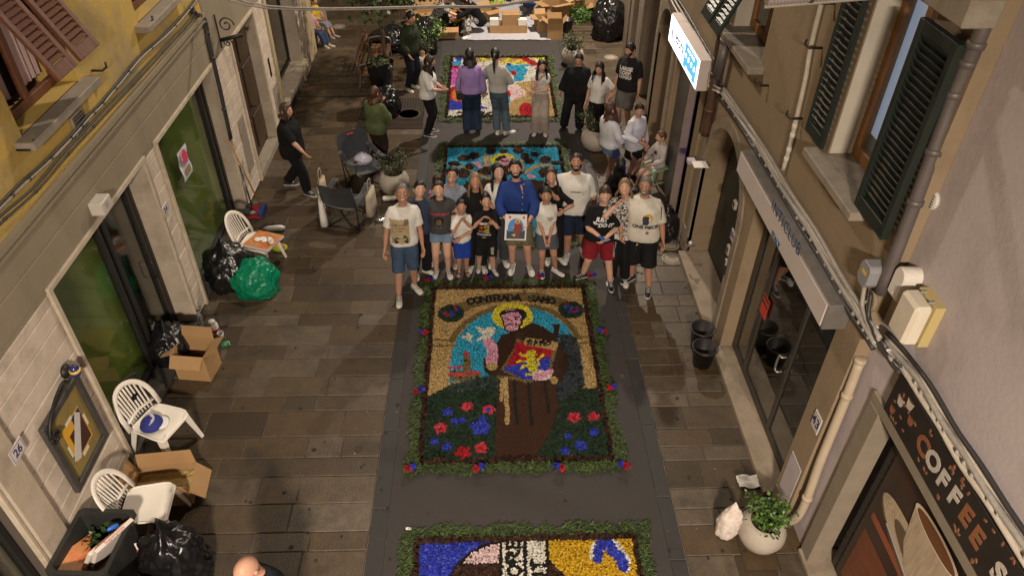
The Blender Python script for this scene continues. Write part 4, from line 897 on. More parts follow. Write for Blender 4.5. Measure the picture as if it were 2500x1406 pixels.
# meter and junction boxes by the downpipe
m_boxgrey = mat('grey_plastic_box', (.25, .25, .26), .5, col2=(.2, .2, .21), scale=8); m_boxcream = mat('cream_plastic_box', (.6, .54, .44), .5, col2=(.52, .46, .37), scale=6); m_boxyel = mat('aged_yellow_plastic', (.42, .33, .14), .55)
c = onx(2127, 668, 3.0)
t = thing('junction_box', 'grey octagonal junction box with yellow warning label beside the downpipe', 'junction box', (3.0, c.y, c.z))
MB().prism([(-.09, -.06), (-.04, -.11), (.04, -.11), (.08, -.06), (.08, .07), (.05, .1), (-.06, .1), (-.09, .06)], lambda a, b, d: (d, -a, b), -.06, .08).build('case', m_boxgrey, t, bevel=.008)
boxobj('warning_label', plain(.6, .4, .02), -.0625, -.0605, -.03, .04, .0, .03, t, world=False, bev=.0005)
c = onx(2195, 690, 3.08)
t = thing('alarm_siren', 'white round-topped siren box beside the downpipe on the pink wall', 'siren box', (3.12, c.y, c.z))
MB().prism([(-.075, -.13), (.075, -.13)] + [(.075 * math.cos(PI * k / 10), .06 + .075 * math.sin(PI * k / 10)) for k in range(11)], lambda a, b, d: (d, -a, b), -.06, .1).build('case', mat('white_plastic', (.62, .57, .52), .45), t, bevel=.01)
boxobj('led_window', m_white, -.064, -.06, -.01, .01, -.1, -.08, t, world=False, bev=.001)
c = onx(2235, 760, 3.1)
t = thing('meter_box', 'large cream meter box with yellowed back on the pink wall', 'meter box', (3.1, c.y - .02, c.z - .02))
boxobj('cover', m_boxcream, -.1, .03, -.12, .12, -.2, .16, t, world=False, bev=.03); boxobj('base', m_boxyel, .028, .12, -.125, .125, -.205, .165, t, world=False, bev=.004)
for s in (-.06, .06): MB().tube([(.0, s, .165), (.05, s, .17)], .008, 6).build('clip', m_boxgrey, t)
# pipes
def pipe(name, label, pts, r, m, n=10, collars=(), cm=None, cat='pipe', group=None):
    P = catmull(pts, 6); b = Vector(pts[-1]); t = thing(name, label, cat, b, 0, group)
    MB().tube([p - b for p in P], r, n).build('tube', m, t, True)
    for k in collars:
        i = int(k * (len(P) - 2)); d = (P[i + 1] - P[i]).normalized()
        MB().tube([P[i] - b - d * .025, P[i] - b - d * .02, P[i] - b + d * .02, P[i] - b + d * .025], [r * 1.02, r * 1.22, r * 1.22, r * 1.02], n).build('collar', cm or m, t, True)
    return t
m_pipe = mat('old_downpipe', (.13, .11, .105), .5, col2=(.09, .075, .07), scale=10, metal=.2, stretch=(1, 1, .3)); m_pipebrown = mat('brown_downpipe', (.085, .045, .025), .5, col2=(.05, .028, .018), scale=6); m_pipecream = mat('cream_pipe', (.42, .34, .25), .6, col2=(.35, .28, .2), scale=6)
X = 3.1
pipe('downpipe', 'dark grey downpipe running down the seam between tan and pink walls', [(X - .02, 4.42, 7.5), (X - .05, 4.42, 5.6), (X - .05, 4.4, 5.2), onx(2330, 230, X - .03), onx(2250, 450, X - .03), onx(2150, 715, X - .03)], .05, m_pipe, 12, (.45, .55, .65, .76, .88))
pipe('cream_pipe', 'cream pipe running down to the pavement beside the pink wall', [onx(2100, 880, 3.13), onx(2060, 985, 3.13), onx(2005, 1120, 3.12), onx(1955, 1250, 3.12), (3.1, 4.36, .0)], .042, m_pipecream, 12, (.03, .22, .7))
pipe('drain_downpipe', 'brown iron downpipe between the lit sign and the arched doorway', [(3.03, 9.45, 5), onx(1768, 60, 3.0), onx(1750, 170, 3.0), onx(1738, 240, 3.0), onx(1722, 330, 3.02)], .06, m_pipebrown, 12, (.6, .9))
pipe('grey_downpipe', 'short dark pipe above the brown downpipe by the sign', [onx(1772, 100, 2.96), onx(1752, 190, 2.96)], .065, m_pipe, 10, (.5,))
pipe('cable_conduit', 'pale taped cable conduit running down the tan wall beside the shutter', [(TX - .03, 6.72, 7), onx(2000, 30, TX - .03), onx(1965, 200, TX - .03), onx(1930, 350, TX - .03), onx(1912, 415, TX - .03)], .022, m_cablewhite, 8, (.7, .78, .86, .93), m_strap)
# corrugated rolled blind beside the window
t = thing('corrugated_duct', 'ribbed grey duct on a white strap above the right window', 'duct', ony(1880, 5, 5.0))
P0, P1 = ony(1872, -8, 5.0), ony(2235, -38, 5.0); n = 90
prof = [P0.lerp(P1, k / n) - P0 for k in range(n + 1)]
d0 = Vector(t.location) - P0
MB().tube([p - d0 for p in prof], [.058 + .006 * (k % 2) for k in range(n + 1)], 14).build('ribbed_tube', mat('ribbed_plastic', (.34, .29, .28), .4), t, False)
MB().tube([P0 - Vector(t.location) + Vector((0, 0, -.07)), P1 - Vector(t.location) + Vector((0, 0, -.07))], (.012), 4).build('strap_rail', m_cablewhite, t)
for k in (.3, .62, .93): q = P0.lerp(P1, k) - Vector(t.location); MB().tube([q + Vector((-.012, 0, 0)), q + Vector((.012, 0, 0))], .068, 12).build('clamp', m_pipe, t, True)
# cable bundles
def bundle(name, label, pts, offs, mats, r, ties=0, parent=None, tie_m=None):
    P = catmull(pts, 5); b = Vector(pts[0]); t = thing(name, label, 'cable', b)
    for k, (o, m) in enumerate(zip(offs, mats)):
        ph = k * 1.7; wv = .003 if name == 'cable_run' else .008; q = [p - b + Vector(o) + Vector((0, 0, wv * math.sin(i * .9 + ph))) for i, p in enumerate(P)]
        MB().tube(q, r * (1 + .3 * math.sin(k * 2.3)), 6).build('cable', m, t, True)
    L = len(P)
    for k in range(ties):
        i = int((k + .5) / ties * (L - 1)); d = (P[min(i + 1, L - 1)] - P[i]).normalized() if i + 1 < L else Vector((0, 1, 0)); c = P[i] - b
        MB().tube([c - d * .012, c + d * .012], r * (1.5 if 'run' in name else 2.0), 8).build('cable_tie', tie_m or m_strap, t, True)
    return t
ZT = [(0, 0, 0), (-.015, 0, .03), (0, 0, .06), (-.02, 0, -.03), (.0, 0, .09)]
cp = [onx(1755, 222, 3.03), onx(1830, 330, 3.03), onx(1905, 455, 3.03), onx(1985, 585, 3.03), onx(2075, 740, 3.03), onx(2140, 845, 3.03)]
bundle('cable_bundle', 'tied bundle of grey and white cables along the tan wall above the shop sign', cp, ZT, [m_cablegrey, m_cablegrey, m_cablewhite, m_cable, m_cablegrey], .019, 22, tie_m=m_cablegrey)
cp2 = [onx(2150, 850, 3.14), onx(2220, 930, 3.14), onx(2290, 1045, 3.14), onx(2370, 1175, 3.14), onx(2500, 1375, 3.14), (3.14, 1.0, 2.86)]
bundle('cable_bundle', 'tied bundle of pale conduits along the pink wall over the coffee sign', [Vector(p) + Vector((0, 0, .07)) for p in cp2], ZT, [m_cablewhite, m_cablegrey, m_cablewhite, m_cablewhite, m_cable], .019, 18, tie_m=m_cablegrey)
cp3 = [(3.0, 12.9, 3.25), onx(1640, -10, 3.0), onx(1690, 75, 3.0), onx(1735, 160, 3.0), onx(1735, 205, 3.0), onx(1760, 222, 3.0)]
bundle('cable_bundle', 'loose dark cables above the glowing box sign', cp3, ZT, [m_cable, m_cablegrey, m_cable, m_cablewhite, m_cable], .014, 10, tie_m=m_cable)
cp4 = [onx(2125, 700, 3.05), onx(2120, 760, 3.05), onx(2135, 800, 3.05), onx(2160, 850, 3.08), onx(2195, 890, 3.1)]
bundle('cable_bundle', 'tangled cables hanging below the junction box by the downpipe', cp4, [(0, 0, 0), (-.03, .04, 0), (-.02, -.05, .02), (.01, .07, -.02), (-.03, -.08, 0)], [m_cablewhite, m_cablegrey, m_cable, m_cablewhite, m_cable], .016, 3)
lp = [(-60, 575), (31, 478), (99, 415), (165, 350), (208, 300), (245, 262), (283, 218), (341, 147), (416, 78), (474, 10)]
bundle('cable_run', 'pale and black cable clipped along the yellow wall', [onx(x, y, -3.95) for x, y in lp] + [(-3.95, 11.2, 3.6)], [(0, 0, 0), (0, 0, .035)], [m_cablegrey, m_cable], .010, 14, tie_m=m_cable)
lp = [(-60, 625), (0, 560), (92, 478), (171, 386), (250, 300), (345, 198), (430, 105), (485, 44)]
bundle('cable_run', 'dark cables lying along the ledge below the yellow wall', [onx(x, y, -3.93) + Vector((0, 0, .04)) for x, y in lp], [(0, 0, 0), (-.02, 0, .03)], [m_cable, m_cable], .010, 8, tie_m=m_cable)
lp = [(465, 20), (480, 38), (496, 45), (505, 75), (509, 102), (536, 218), (563, 341)]
bundle('cable_drop', 'thick black cables dropping down the stone wall beside the wooden door', [onx(x, y, -3.96) for x, y in lp], [(0, 0, 0), (0, .035, 0), (0, -.035, 0)], [m_cable] * 3, .02, 6, tie_m=m_cable)
for dz, lb in ((0, 'upper overhead wire spanning the street at the top of the view'), (-.1, 'lower overhead wire spanning the street at the top of the view')):
    pts = [(-4.0, 10.6, 3.72 + dz), ony(650, 15 - dz * 60, 10.6), ony(1050, 16 - dz * 30, 10.6), ony(1290, 1 - dz * 30, 10.6), (3.0, 10.6, 4.1)]
    tag(MB().tube(catmull(pts, 5), .013, 6).build('overhead_wire', m_cablegrey, None, True), lb, 'wire')
# wrought-iron bracket on the left wall
def spiral(r0, turns, n=22): return [(r0 * (1 - .8 * k / n) * math.cos(2 * PI * turns * k / n), r0 * (1 - .8 * k / n) * math.sin(2 * PI * turns * k / n)) for k in range(n + 1)]
t = thing('iron_bracket', 'wrought-iron scroll bracket on the wall above the wooden door', 'bracket', (-3.98, 11.05, 2.55))
MB().tube([(0, 0, 0), (0, 0, .5)], .012, 6).build('back_bar', m_iron, t); MB().tube([(.0, 0, .12), (.34, 0, .2)], .03, 8).build('arm', m_iron, t, True)
MB().tube([(.14 + a, 0, .35 + b) for a, b in spiral(.12, 1.4)], .01, 6).build('scroll', m_iron, t, True); MB().tube([(.1 + a, 0, .08 + b) for a, b in spiral(.07, 1.4)], .009, 6).build('scroll', m_iron, t, True)
# framed notice board with scroll and porcelain knob
t = thing('notice_board', 'dark framed notice board with taped yellow poster on the stone wall', 'notice board', (-3.96, 4.72, .8))
m_frame = mat('dark_wood_frame', (.035, .032, .03), .5, col2=(.055, .05, .045), scale=10, bump=.3)
f = MB().box(-.02, .035, -.36, -.29, -.02, .9).box(-.02, .035, .29, .36, -.02, .9).box(-.02, .034, -.29, .29, -.02, .06).box(-.02, .034, -.29, .29, .83, .9)
f.build('frame', m_frame, t, bevel=.008); boxobj('backboard', mat('ochre_board', (.24, .18, .05), .7, col2=(.19, .14, .045), scale=4), -.018, .004, -.29, .29, .06, .83, t, world=False)
pr = MB(); boxobj('poster', plain(.6, .32, .02, .6), .006, .009, -.16, .18, .2, .62, t, world=False, bev=.0005)
boxobj('poster_print', plain(.05, .015, .01, .6), .0095, .011, -.1, .16, .22, .5, t, world=False, bev=.0005); boxobj('poster_print', plain(.02, .02, .07, .6), .0095, .0112, .02, .17, .5, .61, t, world=False, bev=.0005)
MB().prism([(-.2, .1), (-.1, .04), (.16, .4), (.1, .47)], lambda a, b, d: (d, a, b + .15), .0115, .013).build('poster_band', plain(.5, .48, .45, .6), t)
for y, z in ((-.02, .63), (0, .18), (-.18, .38), (.19, .42)): boxobj('tape', plain(.6, .55, .42, .6), .011, .0135, y - .06 if abs(y) < .1 else y - .015, y + .06 if abs(y) < .1 else y + .015, z - .02 if abs(y) < .1 else z - .07, z + .02 if abs(y) < .1 else z + .07, t, world=False, bev=.0005)
MB().tube(catmull([(.02, .2, .93), (.05, .1, 1.02), (.06, -.1, 1.0), (.06, -.28, .9), (.05, -.36, .78)], 5) + [Vector((.05, -.30 + a, .72 + b)) for a, b in spiral(.075, 1.3)], .016, 7).build('scroll', m_iron, t, True)
k_ = MB().ellip((.1, .25, 1.02), .045, .05, .075, 14, 9).build('knob', mat('porcelain_blue', (.02, .025, .12), .25), t, True); MB().lathe([(.05, -.015), (.053, 0), (.05, .015)], 14, (.1, .25, 1.03)).build('knob_band', plain(.6, .42, .08, .3), t, True)
MB().lathe([(.07, 0), (.07, .02), (.03, .05)], 14, (.0, .25, 1.02), Matrix.Rotation(PI / 2, 4, 'Y')).build('knob_mount', m_iron, t, True)
# number plates
def plate(txt, p, X, sgn, label, w=.17, h=.125):
    c = onx(*p, X); t = thing('house_number', label, 'number plate', c)
    x0, x1 = (0, .012 * sgn)
    boxobj('plate', plain(.55, .5, .46, .4), *sorted((x0, x1)), -w / 2, w / 2, -h / 2, h / 2, t, world=False, bev=.003)
    boxobj('plate_line', plain(.05, .06, .2, .4), *sorted((x1, x1 + .001 * sgn)), -w / 2 + .012, w / 2 - .012, -h / 2 + .012, h / 2 - .012, t, world=False, bev=.0003)
    boxobj('plate_face', plain(.56, .51, .47, .4), *sorted((x1, x1 + .002 * sgn)), -w / 2 + .018, w / 2 - .018, -h / 2 + .018, h / 2 - .018, t, world=False, bev=.0003)
    textpart(txt, h * .75, plain(.03, .035, .12), t, c + Vector((x1 + .0025 * sgn, 0, 0)), (0, sgn, 0), (0, 0, 1), bold=.003, extrude=.001)
plate('26', (40, 1100), -3.96, 1, 'house number plate 26 beside the notice board', .2, .15); plate('24', (402, 512), -3.985, 1, 'house number plate 24 on the stone pier', .17, .13)
plate('43', (1995, 1030), 3.08, -1, 'house number plate 43 beside the glazed shop door', .15, .2); plate('281', (1790, 575), 3.07, -1, 'house number plate 281 beside the arched doorway', .13, .15)
c = onx(243, 500, -3.93); t = thing('wall_lamp', 'small white box fitting on the lintel above the shop door', 'wall fitting', c)
boxobj('case', plain(.5, .46, .4, .5), -.06, .08, -.11, .11, -.07, .07, t, world=False, bev=.01); boxobj('label', plain(.35, .32, .3, .5), .08, .082, -.05, .03, -.03, .04, t, world=False, bev=.0005)
# flyer on the green window, red sticker, small square sign, bells
c = onx(450, 398, -4.17); t = thing('flyer', 'pink and white flyer taped to the far green window', 'flyer', c)
V = MB(); n = 8
for i in range(n):
    z0, z1 = -.22 + .44 * i / n, -.22 + .44 * (i + 1) / n; f0 = .012 * math.sin(i * 1.1); f1 = .012 * math.sin((i + 1) * 1.1)
    V.quad((f0, -.16, z0), (f0 + .01, .16, z0), (f1 + .01, .16, z1), (f1, -.16, z1))
sh = V.build('sheet', plain(.55, .54, .6, .6), t)
for nm, col, y, z, r in (('flower_print', (.55, .05, .12), .0, .1, .1), ('flower_print', (.65, .3, .4), -.05, .14, .08), ('flower_print', (.3, .02, .05), .04, .05, .05)): MB().prism([(r * (.7 + .3 * abs(math.cos(2.5 * 2 * PI * k / 20))) * math.cos(2 * PI * k / 20), r * math.sin(2 * PI * k / 20)) for k in range(20)], lambda a, b, d: (d, y + a, z + b), .026, .027 + r * .02).build(nm, plain(*col, .6), t)
boxobj('text_print', plain(.25, .2, .1, .6), .025, .0262, -.1, .1, -.16, -.05, t, world=False, bev=.0005); boxobj('text_print', plain(.25, .3, .5, .6), .025, .0262, -.08, .1, -.02, .0, t, world=False, bev=.0005)
c = onx(1868, 745, 3.24); t = thing('red_sticker', 'red and black sticker on the glazed shop door', 'sticker', c); boxobj('sheet', plain(.5, .05, .03, .5), -.003, .0, -.1, .1, -.16, .12, t, world=False, bev=.0005); boxobj('sheet_band', m_black, -.006, -.0032, -.09, .09, .0, .1, t, world=False, bev=.0005)
textpart('TIRARE', .055, plain(.6, .08, .04), t, c + Vector((-.0065, 0, .05)), AXR, AYZ, extrude=.0005, bold=.002)
c = onx(1709, 402, 2.95); t = thing('card_holder', 'white card sticking out from the wall beside the arch', 'notice', c); boxobj('card', plain(.7, .66, .62, .5), -.1, .1, -.09, .09, -.004, .004, t, world=False, bev=.001); MB().tube([(.1, 0, -.01), (.15, 0, -.01)], .01, 6).build('arm', m_iron, t); boxobj('leaflets', plain(.4, .33, .4, .6), -.14, -.03, .1, .2, -.06, .0, t, world=False)
for (px, py), w, h, lb in (((1798, 500), .09, .11, 'small pale box on the wall beside the arch'), ((1782, 610), .09, .13, 'steel doorbell panel beside the arch'), ((1777, 640), .06, .09, 'small steel keypad beside the arch'), ((1774, 657), .08, .14, 'black post slot beside the arch')):
    c = onx(px, py, TX); t = thing('entry_panel', lb, 'wall panel', c); boxobj('case', plain(.02, .02, .02, .4) if 'black' in lb else plain(.35, .31, .26, .5), -.035, .0, -w / 2, w / 2, -h / 2, h / 2, t, world=False, bev=.006); boxobj('inset', m_darkframe, -.038, -.0352, -w / 4, w / 4, -h / 4, h / 4, t, world=False, bev=.001)
c = onx(1686, 600, 3.02); t = thing('wall_tap', 'old tap on the wall foot beside the arch', 'tap', c); MB().tube(catmull([(.06, 0, 0), (-.02, 0, .0), (-.05, 0, -.03), (-.05, 0, -.1)], 4), .016, 8).build('spout', m_pipe, t, True); MB().ellip((-.01, 0, .05), .03, .03, .03).build('handle', m_strap, t, True)
# ---------------------------------------------------------------- street furniture, plants, rubbish
m_plastic = mat('white_garden_plastic', (.72, .67, .60), .4, col2=(.64, .59, .52), scale=4, spec=.5)
m_bagblack = mat('black_bin_liner', (.007, .007, .008), .28, bump=.8, bscale=14, spec=.5)
m_baggreen = mat('green_bin_liner', (.0, .17, .085), .32, bump=.8, bscale=14, spec=.45)
m_card = mat('cardboard', (.36, .215, .095), .8, col2=(.30, .175, .075), scale=3, rand=.1, bump=.1)
m_cardin = mat('cardboard_inside', (.27, .16, .075), .85)
m_leafs = [M_('plant_leaves', (.04, .09, .015), .5, island=[(.045, .10, .015), (.07, .15, .02), (.025, .055, .012), (.1, .19, .03)]),
           M_('dry_plant_leaves', (.04, .06, .02), .6, island=[(.035, .05, .018), (.06, .075, .03), (.022, .033, .013), (.09, .09, .04)]),
           M_('tree_leaves', (.02, .05, .01), .5, island=[(.018, .045, .01), (.03, .07, .014), (.01, .025, .007), (.05, .1, .02)])]
m_twig = plain(.09, .06, .035, .8); m_pot = mat('pale_concrete_pot', (.36, .315, .265), .75, col2=(.30, .26, .215), scale=5, bump=.25, bscale=40, stain=(.28, .235, .19), sscale=2.5, samt=.5)
m_dirt = plain(.025, .017, .011, .95)
def leaves(n, fn, size, R, hang=.0):
    """n small four-cornered leaves at points given by fn(R)"""
    V = np.zeros((n, 4, 3))
    for i in range(n):
        p = Vector(fn(R)); s = size * R.uniform(.6, 1.25)
        d = Vector((R.gauss(0, 1), R.gauss(0, 1), R.gauss(0, .6) - hang)).normalized(); u = d.cross(Vector((R.gauss(0, 1), R.gauss(0, 1), R.gauss(0, 1)))).normalized(); nn = d.cross(u)
        V[i, 0] = p; V[i, 1] = p + d * s * .5 + u * s * .38 + nn * s * .08; V[i, 2] = p + d * s; V[i, 3] = p + d * s * .5 - u * s * .38 + nn * s * .08
    return V.reshape(-1, 3)
def planter(loc, label, kind, seed, s=1.0, hgt=.5, spread=.34, n=900):
    R = random.Random(seed); t = thing('planter', label, 'planter', loc, 0, 'round concrete planters')
    MB().lathe([(.02, 0), (.24 * s, 0), (.36 * s, .1 * s), (.43 * s, .28 * s), (.42 * s, .42 * s), (.36 * s, .56 * s), (.27 * s, .64 * s), (.255 * s, .63 * s), (.3 * s, .52 * s), (.02, .5 * s)], 28).build('pot', m_pot, t, True)
    MB().lathe([(.0, .52 * s), (.32 * s, .525 * s), (.0, .56 * s)], 16).build('soil', m_dirt, t)
    pl = MB(); tips = []
    for k in range(16):
        a = R.uniform(0, 2 * PI); r = R.uniform(.03, .24) * s; l = R.uniform(.5, 1.0) * hgt; sp = R.uniform(.2, 1.) * spread
        b = Vector((math.cos(a) * r, math.sin(a) * r, .54 * s)); e = b + Vector((math.cos(a + R.uniform(-.5, .5)) * sp, math.sin(a + R.uniform(-.5, .5)) * sp, l)); mid = b.lerp(e, .5) + Vector((0, 0, .08))
        pts = catmull([b, mid, e], 3); tips.append(pts); pl.tube(pts, [.006 * (1 - .1 * i) for i in range(len(pts))], 4)
    stuff(pl.build('stems', m_twig, t))
    def f(R):
        p = R.choice(tips); q = p[R.randrange(1, len(p))]; return (q.x + R.gauss(0, .045), q.y + R.gauss(0, .045), max(.5 * s, q.z + R.gauss(0, .04)))
    stuff(link('leaves', mesh_np('leaves', leaves(n, f, .045, R), 4, m_leafs[kind]), t))
    return t
planter(G(965, 468), 'round concrete planter with a scraggly bush beside the folding chairs', 1, 1, .62, .42, .22, 600)
planter(G(1452, 362), 'round concrete planter with a bush beside the woman in denim shorts', 1, 2, .66, .38, .26, 700)
planter(G(1397, 158), 'round concrete planter with a bush behind the woman in black', 1, 3, .62, .42, .24, 700)
planter(G(1850, 1318), 'round concrete planter with bright green herbs beside the glazed shop', 0, 4, .56, .34, .1, 800)
planter(G(1028, 172), 'round concrete planter piled with cut greenery behind the man in the green jacket', 1, 5, .62, .3, .2, 700)
# plastic garden chairs
def monobloc():
    t = thing('plastic_chair', '', 'chair')
    nx, ny = 9, 8; g = MB(); top = []; W0, W1 = .24, .21
    def sp(u, v, dz=0): # u -1..1 across, v 0 front..1 back
        w = lerp(W0, W1, v) * (1 - .16 * max(0, (.22 - v) / .22) ** 2 - .12 * max(0, (v - .8) / .2) ** 2); x = u * w; y = -.22 + .44 * v; z = .43 - .025 * (1 - u * u) * math.sin(PI * min(1, v * 1.1)) - (.03 * max(0, .15 - v) / .15) ** 1 * 1.2
        return Vector((x, y, z + dz))
    for dz in (0, -.012):
        b = len(g.v); g.v += [tuple(sp(-1 + 2 * i / nx, j / ny, dz)) for j in range(ny + 1) for i in range(nx + 1)]
        g.f += [tuple(b + q for q in ((j * (nx + 1) + i), (j * (nx + 1) + i + 1), ((j + 1) * (nx + 1) + i + 1), ((j + 1) * (nx + 1) + i))) for j in range(ny) for i in range(nx)]
    g.tube([sp(-1, j / ny) for j in range(ny + 1)] + [sp(-1 + 2 * i / nx, 1) for i in range(nx + 1)] + [sp(1, 1 - j / ny) for j in range(ny + 1)] + [sp(1 - 2 * i / nx, 0) for i in range(nx + 1)], .011, 6, cap=False)
    g.build('seat', m_plastic, t, True)
    for sx in (-1, 1):
        for sy in (-1, 1):
            top = Vector((sx * .215, sy * .2, .425)); bot = Vector((sx * .265, sy * (.27 if sy < 0 else .31), 0)); d = bot - top
            l = MB(); px = Vector((sx, 0, 0)); py = Vector((0, sy, 0)); rings = []
            for k in range(4):
                f = k / 3; c = top + d * f; w = lerp(.075, .042, f)
                rings.append([c, c - px * w, c - px * w - py * .012, c - px * .012 - py * .012, c - px * .012 - py * w, c - py * w])
            l.rings(rings); l.build('leg', m_plastic, t)
    # back: curved frame with slats
    fr = []; n = 18
    for k in range(n + 1):
        a = PI * k / n; x = .235 * math.cos(a); z = .44 + (.42 * math.sin(a) ** .55 if math.sin(a) > 0 else 0); y = .2 + (z - .44) * .32 + .05 * (1 - (x / .235) ** 2) - .02
        fr.append((x, y, z))
    MB().tube(fr, (.03, .013), 8, up=(0, 1, 0)).build('back_frame', m_plastic, t, True)
    for k in range(9):
        x = -.17 + .34 * k / 8; zt = .44 + .40 * max(.2, 1 - (abs(x) / .235) ** 2) ** .3; P = []
        for j in range(5):
            z = lerp(.46, zt, j / 4); P.append((x * lerp(.9, 1, j / 4), .2 + (z - .44) * .32 + .05 * (1 - (x / .235) ** 2) - .02, z))
        MB().tube(P, (.0125, .005), 6, up=(0, 1, 0)).build('slat', m_plastic, t, True)
    MB().tube([(-.2, .225, .52), (0, .275, .52), (.2, .225, .52)], (.03, .008), 6, up=(0, 0, 1)).build('cross_rail', m_plastic, t, True)
    return t
ch = monobloc(); ch['label'] = 'white plastic chair carrying a pizza box beside the bin bags'; ch['group'] = 'white plastic garden chairs'
ch.location = (-3.4, 8.99, 0); ch.rotation_euler = (0, 0, math.radians(78))
c2 = clone_tree(ch, (-3.68, 5.55, 0), math.radians(69), 'white plastic chair with a blue cap on its seat')
c3 = clone_tree(ch, (-3.44, 4.48, 0), math.radians(96), 'white plastic chair beside the black plastic crate')
# pizza box, cap, bag on chairs
m_pbox = mat('printed_pizza_box', (.5, .06, .02), .55, col2=(.5, .3, .1), scale=7, mix=.5, stain=(.12, .1, .02), sscale=6, samt=.6); m_pside = plain(.6, .55, .5, .6)
def pizza_box(loc, rot, label, stack=1):
    t = thing('pizza_box', label, 'pizza box', loc); t.rotation_euler = rot
    for k in range(stack):
        boxobj('box_side', m_pside, -.21, .21, -.21, .21, k * .046, k * .046 + .038, t, world=False, bev=.002); boxobj('lid', m_pbox if k == stack - 1 else m_pside, -.208, .208, -.208, .208, k * .046 + .038, k * .046 + .042, t, world=False, bev=.001)
    textpart('Superpizza', .05, plain(.4, .03, .02), None, (0, 0, 0), (1, 0, 0), (0, 0, 1), extrude=.0005).parent = t
    [setattr(o, 'location', (0, -.2105, .02)) for o in t.children if o.name.startswith('lettering')]
    return t
pizza_box((-3.3, 8.97, .435), (0, .05, math.radians(70)), 'red pizza box lying on the white plastic chair', 1)
t = thing('napkins', 'crumpled white napkins on the red pizza box', 'napkin', (-3.3, 8.97, .485))
for k in range(3): MB().ellip((random.uniform(-.08, .1), random.uniform(-.06, .06), .01), .05, .06, .012, 9, 5, Matrix.Rotation(k, 4, 'Z')).build('napkin', m_white, t, True)
tag(MB().lathe([(0, 0), (.035, 0), (.042, .1), (.038, .1), (.03, .01)], 14, cap=False).build('paper_cup', m_white, None, True, loc=(-3.2, 8.93, .525), rot=(1.5, 0, .6)), 'white paper cup lying on the pizza box', 'cup')
t = thing('blue_hat', 'blue cap with a pale crescent on the middle plastic chair', 'cap', (-3.74, 5.5, .435), .4)
MB().lathe([(.125, 0), (.125, .015), (.105, .06), (.06, .095), (0, .105)], 18).build('crown', mat('blue_cloth', (.012, .02, .17), .8, bump=.3), t, True)
MB().prism([(a * 1.02, b) for a, b in crescent(.1, -1.2, 1.2, .04)], lambda a, b, d: (a - .05, b, d), .093, .1).build('crescent', plain(.45, .45, .5, .7), t)
MB().ellip((.1, -.02, .012), .08, .1, .01).build('lining', m_white, t, True)
t = thing('black_shoulder_bag', 'black shoulder bag hung over the back of the middle plastic chair', 'bag', (-3.9, 5.72, .42), math.radians(69))
MB().ellip((0, .06, .14), .14, .05, .16, 14, 9).build('body', m_bagblack, t, True); MB().tube(catmull([(-.13, .08, .2), (-.16, .1, .4), (0, .13, .43), (.16, .1, .4), (.13, .08, .2)], 5), (.02, .005), 6).build('strap', m_black, t, True)
# crumpled bags
def bag(name, label, loc, rx, ry, rz, m, seed, cat='bin bag', open_top=None, sub=5, rzrot=0, group='bin bags', knot=True):
    bm = bmesh.new(); bmesh.ops.create_icosphere(bm, subdivisions=sub, radius=1)
    for v in bm.verts:
        n = v.co.normalized(); q = n * 2.2 + Vector((seed * 3.1, seed, 0)); f = .93 + .18 * noise.noise(q) + .16 * (.5 - abs(noise.noise(q * 2.2))) + .12 * (.4 - abs(noise.noise(q * 4.7))) + .06 * (.4 - abs(noise.noise(q * 10)))
        p = Vector((n.x * rx, n.y * ry, n.z * rz)) * f
        if p.z < -rz * .62: p.z = -rz * .62 - (p.z + rz * .62) * -.08; p.x *= 1.07; p.y *= 1.07
        if knot and n.z > .8: p.z += rz * .35 * ((n.z - .8) / .2) ** 2; k = 1 - .75 * ((n.z - .8) / .2); p.x *= max(.25, k); p.y *= max(.25, k)
        v.co = p + Vector((0, 0, rz * .66))
    me = bpy.data.meshes.new(name); bm.to_mesh(me); bm.free(); me.materials.append(m)
    me.polygons.foreach_set('use_smooth', [True] * len(me.polygons))
    o = link(name, me, None, loc); o.rotation_euler = (0, 0, rzrot); return tag(o, label, cat, group)
bag('bin_bag', 'crumpled black bin bag against the shop window beside the plastic chair', G(570, 690), .36, .34, .4, m_bagblack, 1)
bag('bin_bag', 'shiny green bin bag leaning on the black one by the chair', G(632, 712), .32, .27, .33, m_baggreen, 2, rzrot=.4, knot=False)
bag('bin_bag', 'black bin bag slumped in the shop doorway', (-4.05, 6.95, .05), .24, .26, .32, m_bagblack, 3)
bag('bin_bag', 'large black bin bag at the near left edge beside the crate', (-2.98, 3.88, 0), .3, .27, .5, m_bagblack, 4)
bag('bin_bag', 'flat black bin bag in front of the black crate', (-3.2, 3.5, 0), .42, .2, .36, m_bagblack, 5, knot=False)
bag('bin_bag', 'heap of black bin bag behind the bench', G(962, 118), .62, .38, .3, m_bagblack, 6, knot=False)
bag('bin_bag', 'tall black bin bag with yellow tape by the far right wall', G(1482, 92), .42, .4, .6, m_bagblack, 7)
bag('bin_bag', 'black sack of cut greenery behind the man in the green jacket', G(1040, 130), .3, .3, .5, m_bagblack, 8, knot=False)
bag('bin_bag', 'black bin bag in the shade of the lit shop doorway', (2.85, 9.7, 0), .22, .3, .28, m_bagblack, 9)
bag('bin_bag', 'lower black bin bag beside the slender tree trunk', G(948, 282), .27, .27, .38, m_bagblack, 10, knot=False)
t = thing('open_bin_bag', 'open black bin bag full of clippings on a hoop by the tree', 'bin bag', G(938, 262) + Vector((0, 0, .5)))
pr = []
